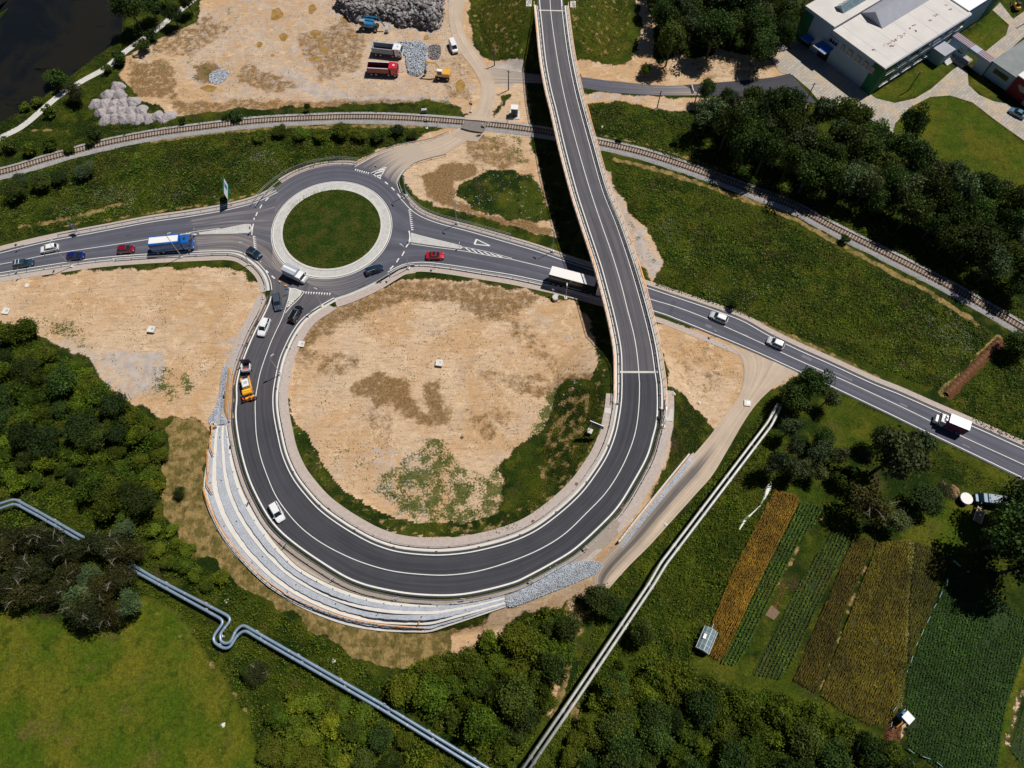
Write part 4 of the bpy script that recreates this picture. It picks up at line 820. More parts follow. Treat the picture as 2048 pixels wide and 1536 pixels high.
# steps beside the far abutment
i = NR - 1 + int(np.argmin(abs(bo[:, 1] - 8))); p0 = EO[i] + UN[i] * 2.9; rt = empty('concrete_steps', (p0[0], p0[1], 0), math.atan2(-(EO[i - 8] - EO[i])[0], (EO[i - 8] - EO[i])[1]), 'narrow concrete stair running down beside the far right end of the viaduct', 'stairs')
b = MB()
for k in range(22):
    y = -k * .38; z = 5.6 - k * .19; b.box((0, y, z - .6), (.95, .36, 1.2))
b.build('tread_flight', M['concrete'], rt); b = MB(); b.tube([(.55, .2, 6.9), (.55, -22 * .38, 2.4)], .03, 5); b.tube([(-.55, .2, 6.9), (-.55, -22 * .38, 2.4)], .03, 5); b.build('handrail', M['steel'], rt); rt.rotation_euler = (0, 0, math.atan2((EO[i] - EO[i - 8])[1], (EO[i] - EO[i - 8])[0]) - math.pi / 2)
# ================================================================== RAILWAY
rl = [(-140,372),(0,347),(100,318),(200,291),(300,271),(400,257),(512,244),(612,238.5),(712,235.5),(812,238),(924,246),(1024,256),(1110,269),(1194,286),(1274,304),(1349,327),(1424,353),(1512,386),(1590,416),(1661,454),(1786,516),(1911,581),(2048,660),(2180,742)]
RP = GL(rl, 420)
def bal(off0, off1, dz): return offs(RP, off0), offs(RP, off1)
A, B = bal(1.9, -1.9, 0); b = []; prof = [(2.3, -.12), (1.55, .30), (-1.55, .30), (-2.3, -.12)]
V = np.stack([np.c_[offs(RP, a)[:, :2], np.full(len(RP), z)] for a, z in prof], 1).reshape(-1, 3); n = len(RP); F = []
for i in range(n - 1): F += [(i * 4 + j, (i + 1) * 4 + j, (i + 1) * 4 + j + 1, i * 4 + j + 1) for j in range(3)]
if np.cross(np.array(V[F[1][1]]) - V[F[1][0]], np.array(V[F[1][2]]) - V[F[1][1]])[2] < 0: F = [f[::-1] for f in F]
o = npmesh('ballast_bed', V, F, M['ballast']); o['kind'] = 'structure'
A_, B_ = offs(RP, 1.05), offs(RP, -1.05); A_[:, 2] = B_[:, 2] = .325; strip('ballast_middle', A_, B_, M['ballast_brown'], 0, nx=1, kind='structure', flat=True)
sr = np.r_[0, np.cumsum(np.linalg.norm(np.diff(RP[:, :2], axis=0), axis=1))]; Tr = tang(RP)
trk = empty('railway_track', (0, 0, 0), 0, 'single railway line on grey ballast curving across the scene and under the viaduct', 'railway track')
for d in (.76, -.76):
    Pn = offs(RP, d); k = [( -.05, .40), (.05, .40), (.05, .56), (-.05, .56)]; V = []; N_ = np.stack([-Tr[:, 1], Tr[:, 0]], 1)
    for i in range(n): V += [(Pn[i, 0] + N_[i, 0] * a, Pn[i, 1] + N_[i, 1] * a, z) for a, z in k]
    F = [(i * 4 + j, (i + 1) * 4 + j, (i + 1) * 4 + (j + 1) % 4, i * 4 + (j + 1) % 4) for i in range(n - 1) for j in range(4)]
    npmesh('rail', V, F, M['rail'], parent=trk)
ns = int(sr[-1] / .72); bs = MB(); sm_ = None; cnt = 0
order = []
for k in range(ns):
    q = k * .72; x, y = np.interp(q, sr, RP[:, 0]), np.interp(q, sr, RP[:, 1]); i = min(np.searchsorted(sr, q), n - 1); order.append((y, x, y, math.atan2(Tr[i, 1], Tr[i, 0])))
order.sort()
for k, (_, x, y, a) in enumerate(order):
    if -38 < x - 0 < -1 and False: continue
    if k < 99:
        if sm_ is None: b = MB(); b.box((0, 0, 0), (.27, 2.2, .2), top=(.8, .96)); sm_ = o = b.build('sleeper', M['sleeper'], trk)
        else: o = sm_.copy(); col.objects.link(o); o.parent = trk
        o.location = (x, y, .30); o.rotation_euler = (0, 0, a)
    else: bs.box((x, y, .30), (.27, 2.2, .2), rz=a)
o = bs.build('sleeper_run', M['sleeper'], trk); o['kind'] = 'stuff'
# level crossing deck
lc = [(930,244),(960,247),(975,250),(966,268),(940,264),(922,259)]; P = G([p[0] for p in lc], [p[1] for p in lc]); b = MB(); b.prism([(p[0], p[1]) for p in P], .1, .565); tag(b.build('level_crossing_deck', plain('crossing_rubber', (.20, .18, .165), .9, var=.2)), 'grey rubber level crossing deck between the rails on the dirt road', 'level crossing')
for nm, A_, B_ in (('crossing_ramp', [(920,262),(942,268),(968,271)], [(905,272),(930,281),(955,284)]), ('crossing_ramp', [(932,243),(958,244),(980,249)], [(940,231),(962,232),(983,238)])):
    a, b_ = GL(A_, 12), GL(B_, 12); a[:, 2] = .55; b_[:, 2] = .06; strip(nm, a, b_, M['dirtroad'], 0, nx=4, kind='structure', flat=True)
# ================================================================== RETAINING TERRACES
tier_t = []
outer_px = [(432,852),(424,862),(416,905),(410,950),(408,975),(412,1000),(425,1040),(442,1072),(470,1110),(520,1160),(575,1200),(640,1232),(700,1252),(760,1262),(830,1265),(862,1264),(900,1252),(960,1232),(1012,1214)]
OP = GL(outer_px, 130); OP[:, 2] = 0
i_a, i_b = 98, 216
IN = GL([(456,852),(460,880),(466,915),(474,945),(487,983),(512,1030),(545,1078),(575,1112),(605,1138),(660,1168),(720,1190),(790,1204),(862,1207),(940,1201),(1008,1188)], 130); INr = IN; _d, _z, _, _ = near(IN[:, 0], IN[:, 1], RCc); INr[:, 2] = _z; _x, _y = W(*rs([(456,852),(460,880),(466,915),(474,945),(487,983),(512,1030),(545,1078),(575,1112),(605,1138),(660,1168),(720,1190),(790,1204),(862,1207),(940,1201),(1008,1188)], 130).T, _z); INr[:, 0] = _x; INr[:, 1] = _y
z_in = INr[:, 2]; 
tr_root = empty('retaining_terraces', (OP[65][0], OP[65][1], 0), 0, 'stepped retaining terraces of pale concrete and blue-grey stone along the lower left of the loop', 'retaining wall')
to = np.array(tr_root.location)
fr = [0, .12, .28, .40, .61, .75, .88, 1.0]; ms = ['concrete_w', 'gabion', 'concrete_w', 'gabion', 'concrete_w', 'gabion', 'concrete']
zf = [.98, .86, .66, .58, .38, .30, .04]
nmz = ['ledge', 'gabion_tier', 'ledge', 'gabion_tier', 'ledge', 'gabion_tier', 'footing']
zsv = []
for k in range(7):
    A = INr * (1 - fr[k]) + OP * fr[k]; B = INr * (1 - fr[k + 1]) + OP * fr[k + 1]; zz = np.maximum(z_in * zf[k], .05) + .14
    wob = .0 if k % 2 == 0 else .0
    A = A.copy(); B = B.copy(); 
    if k % 2 == 1:
        T = tang(A); N_ = np.stack([-T[:, 1], T[:, 0]], 1); w_ = (fbm(np.arange(130) * .9, np.zeros(130), 2, k) - .5)[:, None] * .22; B[:, :2] += N_ * w_
    zz = np.maximum(zz, np.maximum(HF(A[:, 0], A[:, 1]), HF(B[:, 0], B[:, 1])) + .10 - .008 * k); zsv.append(zz)
    V = np.stack([np.c_[A[:, :2], zz * 0 - .8], np.c_[A[:, :2], zz], np.c_[B[:, :2], zz], np.c_[B[:, :2], zz * 0 - .8]], 1).reshape(-1, 3) - to
    F = [(i * 4 + j, (i + 1) * 4 + j, (i + 1) * 4 + (j + 1) % 4, i * 4 + (j + 1) % 4) for i in range(129) for j in range(4)] + [(0, 1, 2, 3), (519, 518, 517, 516)]
    meshobj(nmz[k], V, F, M[ms[k]], tr_root)
# drain outlets dotted on the ledges
b = MB()
pm = None
for k, f_ in ((0, .1), (2, .48), (4, .8)):
    for i in range(4, 128, 6 if k == 0 else 14):
        p = INr[i] * (1 - f_) + OP[i] * f_; z = float(zsv[k][i]) + .05
        if pm is None: b.box((0, 0, 0), (.16, .16, .12)); pm = o = b.build('drain_outlet', M['darksteel'], tr_root)
        else: o = pm.copy(); col.objects.link(o); o.parent = tr_root
        o.location = Vector((p[0], p[1], z)) - tr_root.location
# thin timber edging
A = INr + 0; b = MB(); b.tube([Vector((p[0], p[1], z + .28)) - Vector(to) for p, z in zip(A, z_in * .98)], .05, 4); b.build('edging', M['timber'], tr_root)
def orange_rail(pts, z, label, h=1.0, fr_=None):
    P = G([p[0] for p in pts], [p[1] for p in pts]); n_ = 2 + int(np.linalg.norm(P[-1, :2] - P[0, :2]) / 1.2); Pp = rs([tuple(p) for p in P], n_)
    zz = np.interp(np.linspace(0, 1, n_), np.linspace(0, 1, len(z)), z); root = empty('orange_barrier', (Pp[0, 0], Pp[0, 1], zz[0]), 0, label, 'railing', 'orange railings on the terraces'); org = Vector((Pp[0, 0], Pp[0, 1], zz[0]))
    T = tang(Pp)
    for hh, w in ((h, .15), (h * .5, .08)):
        b = MB()
        for i in range(n_ - 1):
            a, c = Pp[i], Pp[i + 1]; m_ = (a + c) / 2; L = np.linalg.norm(c[:2] - a[:2]); b.box((m_[0] - org.x, m_[1] - org.y, (zz[i] + zz[i + 1]) / 2 + hh - org.z + (i % 2) * .015), (L * .97, w, .05), rz=math.atan2(c[1] - a[1], c[0] - a[0]))
        b.build('handrail', M['orange'], root)
    pm = None
    for i in range(n_):
        if pm is None: b = MB(); b.box((0, 0, h / 2), (.06, .06, h)); b.tube([(0, 0, h * .6), (0, .5, .05)], .025, 4); pm = o = b.build('post', M['orange'], root)
        else: o = pm.copy(); col.objects.link(o); o.parent = root
        o.location = Vector((Pp[i, 0], Pp[i, 1], zz[i])) - org; o.rotation_euler = (0, 0, math.atan2(T[i, 1], T[i, 0]) + math.pi)
z0s = np.interp(np.linspace(0, 1, 5), np.linspace(0, 1, 130), z_in)
orange_rail([(430,852),(431,872),(427,890),(431,905),(434,912)], [1.0, 1.0, 1.0], 'short orange railing at the top end of the terraces by the stone-lined ditch')
orange_rail([(421,905),(421,930),(422,950),(420,968),(425,978),(431,988)], [.7, .8, .9], 'orange railing on the upper left of the terraces, second from the ditch')
orange_rail([(412,979),(418,1000),(430,1028),(448,1062),(470,1092),(505,1132),(545,1168),(590,1196),(640,1218),(700,1238),(760,1250),(800,1254),(850,1257)], [.5, .8, .9, .9, .6], 'longest orange railing along the outer foot of the terraces')
orange_rail([(839,1250),(841,1238),(870,1238),(910,1233),(938,1229)], [1.4, 1.2], 'orange railing on the middle step near the right end of the terraces')
orange_rail([(922,1231),(923,1221),(960,1217),(980,1211),(1002,1204)], [2.0, 1.2], 'orange railing on the top step at the right end of the terraces')
for nm, pts, lb in (('outlet_box', [(426,850),(434,849),(435,856),(427,857)], 'small concrete outlet box where the ditch meets the terraces'), ('outlet_box', [(1008,1207),(1016,1205),(1018,1214),(1010,1216)], 'square concrete outlet box at the right end of the terraces')):
    P = G([p[0] for p in pts], [p[1] for p in pts])[:, :2]; c = P.mean(0); rt = empty(nm, (c[0], c[1], 0), 0, lb, 'drain box', 'concrete outlet boxes'); b = MB()
    for i in range(4): a, d = P[i] - c, P[(i + 1) % 4] - c; m_ = (a + d) / 2; b.box((m_[0], m_[1], .5), (np.linalg.norm(d - a) + .2, .22, 1.6), rz=math.atan2(*(d - a)[::-1]))
    b.build('wall', M['concrete_w'], rt); b = MB(); b.box((0, 0, .6), (.8, .8, .1)); b.build('water', M['puddle'], rt)
# stone-lined ditch and the gravel chute
def stone_bed(name, pts, m, h, label, sm=60, dz=.1, kind='stuff', n=900, sz=(.15, .4)):
    P0 = rs(pts + [pts[0]], sm)[:-1]; P = G(P0[:, 0], P0[:, 1])[:, :2]; mn, mx = P.min(0), P.max(0); V, F = [], []
    while len(F) < n * 12:
        x, y = rng.uniform(mn[0], mx[0]), rng.uniform(mn[1], mx[1])
        if not inpoly(np.array([x]), np.array([y]), P)[0]: continue
        s = rng.uniform(*sz); z = float(HF(np.array([x]), np.array([y]))[0]) + dz + rng.uniform(0, h); o0 = len(V); q = Euler(rng.uniform(0, 6, 3)).to_matrix()
        pts_ = [Vector(rng.uniform(.55, 1, 3) * np.array(c_)) * s for c_ in ((1, 0, 0), (-1, 0, 0), (0, 1, 0), (0, -1, 0), (0, 0, .8), (0, 0, -.8))]
        V += [tuple(q @ p + Vector((x, y, z))) for p in pts_]
        for a in (0, 1):
            for b_ in (2, 3):
                for c_ in (4, 5): F.append((o0 + a, o0 + b_, o0 + c_) if (a + b_ + c_) % 2 == 0 else (o0 + b_, o0 + a, o0 + c_))
        F += []
        if len(F) >= n * 8: break
    o = npmesh(name, V, F, m); tag(o, label, 'stones', kind=kind); polysheet(name + '_base', P, M['gabion'] if m in (M['rock_blue'],) else M['rubble'], dz * .6, step=1.5, world=True); return o
stone_bed('ditch_stones', [(447,732),(457,731),(456,750),(452,780),(447,812),(446,832),(457,845),(440,850),(420,848),(417,838),(425,825),(436,800),(441,765)], M['rock_blue'], .12, 'blue-grey stones lining the drainage ditch left of the loop', n=2200, sz=(.07, .16))
stone_bed('chute_stones', [(1010,1196),(1040,1180),(1075,1160),(1110,1138),(1145,1126),(1190,1122),(1204,1130),(1195,1145),(1165,1160),(1120,1178),(1075,1196),(1040,1210),(1016,1214)], M['rock_blue'], .15, 'pale blue-grey stones of the chute below the loop road', n=6500, sz=(.07, .17))
stone_bed('wall_gravel', [(1241,1092),(1247,1094),(1292,1038),(1342,978),(1380,930),(1388,906),(1381,910),(1340,962),(1290,1022)], M['rock_blue'], .05, 'strip of grey gravel at the foot of the orange-railed low wall', n=500, sz=(.06, .13))
LW = GL([(1236,1086),(1280,1030),(1330,968),(1376,912)], 30); b = MB(); org = Vector((LW[0, 0], LW[0, 1], 0)); rt = empty('low_retaining_wall', org, 0, 'low straight concrete wall topped with an orange rail beside the side track', 'wall')
for i in range(29): a, c = LW[i], LW[i + 1]; m_ = (a + c) / 2; b.box((m_[0] - org.x, m_[1] - org.y, .35 + m_[2] * .5), (np.linalg.norm((c - a)[:2]) + .02, .35, 1.6 + m_[2]), rz=math.atan2(c[1] - a[1], c[0] - a[0]))
b.build('wall_block', M['concrete'], rt); b = MB(); b.tube([(p[0] - org.x + .3, p[1] - org.y - .25, 1.9 + p[2]) for p in LW[3:]], .07, 5); b.build('orange_rail', M['orange'], rt)
# wheel ruts pressed into the bare ground
_k = 0
def rut(tp, w=.42, gaps=(0, 1.9)):
    global _k
    P = GL(tp, 50)
    for g_ in gaps: _k += 1; strip('wheel_ruts', offs(P, g_ + w / 2), offs(P, g_ - w / 2), M['rut'], .006 + .0004 * (_k % 20), nx=2, kind='structure')
for tp in ([(700,60),(730,80),(770,90),(800,75)], [(690,70),(715,95),(740,135),(735,160)], [(560,110),(620,130),(690,150),(730,175)], [(600,140),(680,150),(740,150)], [(470,60),(520,120),(600,190),(720,200)], [(860,95),(850,150),(900,190)], [(905,110),(930,150),(925,200)], [(640,90),(700,120),(730,110)], [(390,180),(480,200),(620,205),(800,200)], [(1285,0),(1300,50),(1290,110),(1240,130)], [(1275,0),(1288,50),(1275,110)], [(1340,650),(1400,720),(1440,800)], [(1540,770),(1480,760),(1420,840)], [(640,700),(720,690),(900,700),(1150,650)], [(900,760),(960,840),(1000,900)], [(930,750),(990,830),(1030,890)], [(1000,760),(1040,830),(1060,880)], [(620,780),(640,860),(700,960),(820,1050)], [(20,600),(200,590),(400,600),(510,580)], [(20,575),(250,560),(450,570)]): rut(tp)
for q in range(9): rut([(690 + q * 5, 60 + q * 2), (715 + q * 5, 85 - q), (745 + q * 3, 98 - q * 2)], .3, (0,)); rut([(672 + q * 7, 100 + q * 6), (700 + q * 6, 122 + q * 4), (722 + q * 5, 145 + q * 3)], .26, (0,)); rut([(650 + q * 8, 150 + q), (665 + q * 8, 158), (690 + q * 7, 160 - q)], .22, (0,))
for q in range(7): rut([(1500 + q * 14, 700 + q * 6), (1490 + q * 8, 735 + q * 3), (1460 + q * 6, 790 + q * 5)], .4, (0,)); rut([(905 - q * 3, 110 + q * 10), (925 - q * 2, 140 + q * 6), (930, 180 + q * 3)], .35, (0,))
for q in range(16): rut([(900 + q * 14, 770), (925 + q * 13, 830), (945 + q * 11, 880)], .25, (0,))
for q in range(8): rut([(5, 560 + q * 8), (250, 556 + q * 8), (480, 556 + q * 9)], .28, (0,))
# ================================================================== HEAPS, RUBBLE, PUDDLES
def heap_mesh(name, r, h, seed, m, parent=None):
    n, k = 40, 12; V = [(0, 0, h)]; F = []
    for j in range(1, k + 1):
        q = j / k
        for i in range(n):
            a = 2 * math.pi * i / n; rr = r * q * (1 + .14 * math.sin(3 * a + seed) + .08 * math.sin(5 * a + 2 * seed)); x, y = rr * math.cos(a), rr * math.sin(a)
            z = h * (1 - q**1.6) + (float(fbm(np.array([x * 2.2 + seed * 9]), np.array([y * 2.2]), 4, 2)[0]) - .5) * .26 * h * (1 if q < 1 else 0); V.append((x, y, z if j < k else -.1))
    F += [(0, 1 + i, 1 + (i + 1) % n) for i in range(n)]
    for j in range(k - 1): F += [(1 + j * n + i, 1 + (j + 1) * n + i, 1 + (j + 1) * n + (i + 1) % n, 1 + j * n + (i + 1) % n) for i in range(n)]
    return meshobj(name, V, F, m, parent)
hp = [heap_mesh('gravel_heap', 1.95, 1.25, s, M['heap']) for s in (1, 2.3, 4.1)]
cs = [(700,270),(530,440),(740,430),(300,600),(460,590),(640,600),(800,580),(990,560),(400,780),(610,750),(780,730),(940,720),(1140,710),(490,895),(660,880),(810,870),(960,870),(1120,870),(1290,860),(1450,835),(1640,835)]
rows = ['topmost', 'second', 'second', 'third', 'third', 'third', 'third', 'third', 'fourth', 'fourth', 'fourth', 'fourth', 'fourth'] + ['bottom'] * 8
used = {}
ordn = ['first', 'second', 'third', 'fourth', 'fifth', 'sixth', 'seventh', 'eighth']
for k, (x, y) in enumerate(cs):
    p = g1(160 + x / 9.31, 140 + (y + 40) / 9.31); src = hp[k % 3]; o = src if k < 3 else src.copy()
    if k >= 3: col.objects.link(o)
    o.location = (p[0], p[1], p[2]); o.rotation_euler = (0, 0, k * 1.3); c = used.get(rows[k], 0); used[rows[k]] = c + 1; o.scale = (1.0 + .12 * math.sin(k * 2.1), .98, 1 + .2 * math.sin(k)); 
    if k == 20: o.scale = (1.3, .85, .8)
    tag(o, f'lilac-grey gravel heap, {ordn[c]} from the left in the {rows[k]} row of dumped loads' if k else 'single lilac-grey gravel heap standing alone as the topmost of the dumped loads', 'gravel heap', 'dumped gravel heaps by the river path')
def rubble():
    pts = [(672,18),(690,30),(705,45),(725,38),(780,42),(800,58),(830,52),(868,66),(884,45),(890,20),(885,-20),(870,-70),(690,-70),(680,-20)]
    P0 = rs(pts + [pts[0]], 80)[:-1]; P = G(P0[:, 0], P0[:, 1])[:, :2]; mn, mx = P.min(0), P.max(0); xs = np.arange(mn[0], mx[0], .3); ys = np.arange(mn[1], mx[1], .3); X, Y = np.meshgrid(xs, ys)
    ins = inpoly(X, Y, P).astype(float); d = ins.copy()
    for _ in range(26): blur(d, 1)
    d = np.clip(d * 2 - .85, 0, 1) * ins; Z = d * (.6 + 4.6 * fbm(X * .16, Y * .16, 3, 4)) + ins * (fbm(X * .5, Y * .5, 4, 8) - .5) * 1.6; Z = np.where(ins > 0, Z, -.3)
    I_ = np.arange(X.size).reshape(X.shape); Qd = np.stack([I_[:-1, :-1], I_[:-1, 1:], I_[1:, 1:], I_[1:, :-1]], -1).reshape(-1, 4); V = np.stack([X, Y, Z], -1).reshape(-1, 3)
    keep = (V[Qd[:, 0], 2] > -.2) | (V[Qd[:, 2], 2] > -.2); o = npmesh('rubble_heap', V, Qd[keep], M['rubble']); tag(o, 'large heap of broken grey concrete rubble at the top of the works yard', 'rubble heap', kind='stuff')
    b = MB(); V, F = [], []
    idx = np.argwhere(ins > 0); 
    for k in range(5200):
        j, i = idx[rng.integers(len(idx))]; s = rng.uniform(.15, .55) * (1.9 if k % 23 == 0 else 1); q = Euler(rng.uniform(-.9, .9, 3)).to_matrix() @ Matrix.Rotation(rng.uniform(0, 6), 3, 'Z'); o0 = len(V); dm = np.array([1, rng.uniform(.4, 1), rng.uniform(.15, .5)]) * s
        V += [tuple(q @ Vector((a * dm[0], b_ * dm[1], c * dm[2])) + Vector((X[j, i], Y[j, i], Z[j, i] + .1))) for a in (-1, 1) for b_ in (-1, 1) for c in (-1, 1)]
        F += [tuple(o0 + t for t in f) for f in ((0, 1, 3, 2), (4, 6, 7, 5), (0, 4, 5, 1), (2, 3, 7, 6), (0, 2, 6, 4), (1, 5, 7, 3))]
    def mr():
        t = NT('rubble_slabs'); g = t.n('ShaderNodeNewGeometry'); return t.fin(t.mul(t.mix(g.outputs['Random Per Island'], (.08, .075, .085), (.42, .385, .37)), t.mr(t.noise(2, 4), .3, .7, .8, 1.2)), .9)
    tag(npmesh('rubble_slabs', V, F, mr()), 'slabs and lumps of broken concrete strewn over the rubble heap', 'rubble', kind='stuff')
rubble()
stone_bed('crushed_stone', [(783,90),(810,84),(842,87),(856,95),(852,115),(856,130),(842,150),(830,152),(818,148),(812,125),(808,110),(785,102)], M['rock_blue'], .55, 'heap of pale blue-grey crushed stone between the dump trucks and the excavator', n=2600, sz=(.14, .34))
stone_bed('scrap_stones', [(858,92),(878,90),(882,105),(876,118),(858,116)], M['rock'], .3, 'scattered rubble and debris beside the crushed stone', n=160, sz=(.12, .35))
stone_bed('yard_debris', [(1550,72),(1565,62),(1580,75),(1585,95),(1562,103),(1545,100)], M['rock'], .5, 'jumble of pale scrap and stones beside the factory yard', n=160, sz=(.2, .6))
def loose(name, polys, n, sz, m, label, hh=0.0):
    V, F = [], []; g = np.random.default_rng(len(name) * 7); Ps = [pw(p) for p in polys]; ar = np.array([np.ptp(p[:, 0]) * np.ptp(p[:, 1]) for p in Ps]); 
    for P, a_ in zip(Ps, ar / ar.sum()):
        mn, mx = P.min(0), P.max(0); q = mn + (mx - mn) * g.random((int(n * a_ * 1.6), 2)); q = q[inpoly(q[:, 0], q[:, 1], P)]; z = HF(q[:, 0], q[:, 1])
        for (x, y), zz in zip(q, z):
            s_ = sz[0] + (sz[1] - sz[0]) * g.random() ** 3; o0 = len(V); r_ = g.uniform(0, 6.28); c, s = math.cos(r_), math.sin(r_)
            V += [(x + (a * c - b * s) * s_, y + (a * s + b * c) * s_ * .8, zz + e * s_ * .6) for a, b, e in ((1, 0, 0), (0, 1, 0), (-1, 0, 0), (0, -.8, 0), (.15, .1, 1))]; F += [(o0, o0 + 1, o0 + 4), (o0 + 1, o0 + 2, o0 + 4), (o0 + 2, o0 + 3, o0 + 4), (o0 + 3, o0, o0 + 4)]
    tag(npmesh(name, V, F, m), label, 'stones', kind='stuff')
loose('loose_stones', [[(250,130),(400,40),(900,10),(940,110),(960,200),(620,212),(330,225)], [(640,640),(830,560),(1060,580),(1190,650),(1180,760),(1000,920),(700,1010),(590,860),(575,740)], [(10,560),(500,540),(520,640),(450,830),(300,800),(60,650)], [(1310,650),(1480,700),(1490,760),(1400,830)], [(800,340),(1000,260),(1080,350),(1100,470),(850,400)]], 5200, (.04, .22), M['rock'], 'loose stones and clods scattered over the bare ground')
loose('rubble_spill', [[(650,20),(700,50),(790,60),(870,80),(900,40),(905,0),(660,0)]], 900, (.08, .42), M['rock'], 'blocks spilled around the foot of the rubble heap'); loose('stone_spill', [[(770,80),(820,76),(875,85),(890,120),(870,150),(820,162),(795,140)]], 700, (.05, .2), M['rock_blue'], 'pale stones spilled around the crushed stone heap'); loose('chute_spill', [[(1000,1200),(1100,1125),(1215,1115),(1215,1150),(1100,1200),(1010,1225)]], 500, (.04, .12), M['rock_blue'], 'small stones spilled round the stone chute')
for k, (cx, cy, rx, ry) in enumerate([(631,65,10,7),(553,28,12,13),(624,18,8,9),(567,74,9,7),(650,99,9,6),(633,118,10,6),(719,111,6,3.4),(853,75,6,6),(920,172,9,13),(519,89,6,5),(418,177,16,6),(692,38,10,7),(640,78,7,4),(545,110,4,3)]):
    pts = [(cx + rx * math.cos(a) * (1 + .18 * math.sin(3 * a + k)), cy + ry * math.sin(a) * (1 + .2 * math.cos(2 * a + k))) for a in np.linspace(0, 2 * math.pi, 26, endpoint=False)]; polysheet('puddle', pts, M['puddle'], .012 + .001 * k, step=50)
for pts, lb in (([(418,150),(430,142),(445,138),(458,144),(452,158),(436,168),(420,164)], 'pale blue-grey gravel spill in the works yard'),):
    stone_bed('gravel_spill', pts, M['rock_blue'], .25, lb, n=500, sz=(.08, .2))
# orange-brown soil mound beside the ditch
SMd = GL([(457,735),(461,750),(456,790),(455,820),(458,838)], 24); b = MB(); V = []; F = []
for i, p in enumerate(SMd):
    w = .95 * math.sin(math.pi * min(max((i + 1.5) / 26, 0), 1)) ** .4; T = tang(SMd)[i]; N_ = (-T[1], T[0])
    for j in range(7): a = -1 + j / 3; V.append((p[0] + N_[0] * a * w, p[1] + N_[1] * a * w, p[2] + .55 * (1 - a * a) * w + random.uniform(-.04, .04) - .05))
for i in range(23): F += [(i * 7 + j, (i + 1) * 7 + j, (i + 1) * 7 + j + 1, i * 7 + j + 1) for j in range(6)]
tag(meshobj('soil_mound', V, F, plain('orange_soil', (.46, .27, .13), .95, var=.25, sc=2, bumpd=.05), smooth=True), 'narrow orange-brown soil ridge between the stone ditch and the loop road', 'soil mound')
# ================================================================== VEHICLES
def heading(a, b):
    A, B = g1(*a), g1(*b); return math.atan2(B[1] - A[1], B[0] - A[0])
def road_z(x, y):
    z = float(HF(np.array([x]), np.array([y]))[0]); return z + .08
def wheelset(root, xs, w, r, wd=.22, rim='steel', dual=False):
    for x in xs:
        for sgn in (1, -1):
            b = MB(); b.tube([(0, -wd / 2, 0), (0, wd / 2, 0)], r, 16); o = b.build('wheel', M['tyre'], root); o.location = (x, sgn * (w / 2 - wd / 2 + .01), r)
            b = MB(); b.tube([(0, sgn * (wd / 2 - .02), 0), (0, sgn * (wd / 2 + .012), 0)], r * .6, 12); b.build('rim', M[rim], o)
def ring_sec(x, w, zb, zt, k=.9):
    return [(x, -w * .92, zb), (x, -w, zb + .12), (x, -w, zb + (zt - zb) * .62), (x, -w * .965, zt - .06), (x, -w * k, zt), (x, 0, zt + .035), (x, w * k, zt), (x, w * .965, zt - .06), (x, w, zb + (zt - zb) * .62), (x, w, zb + .12), (x, w * .92, zb)]
def quadp(name, P, m, root, proud=.006):
    P = [Vector(p) for p in P]; nrm = (P[1] - P[0]).cross(P[2] - P[0]).normalized(); c = sum(P, Vector()) / len(P)
    if nrm.dot(c - Vector((0, 0, .8))) < 0: nrm = -nrm; P = P[::-1]
    n = len(P); V = [p + nrm * proud for p in P] + [p - nrm * .02 for p in P]
    return meshobj(name, V, [tuple(range(n)), tuple(range(2 * n - 1, n - 1, -1))] + [(i, i + n, (i + 1) % n + n, (i + 1) % n) for i in range(n)], m, root)
def lerp(a, b, t): return tuple(a[i] + (b[i] - a[i]) * t for i in range(3))
def inset(P, q=.07):
    c = [sum(p[i] for p in P) / len(P) for i in range(3)]; return [lerp(p, c, q) for p in P]
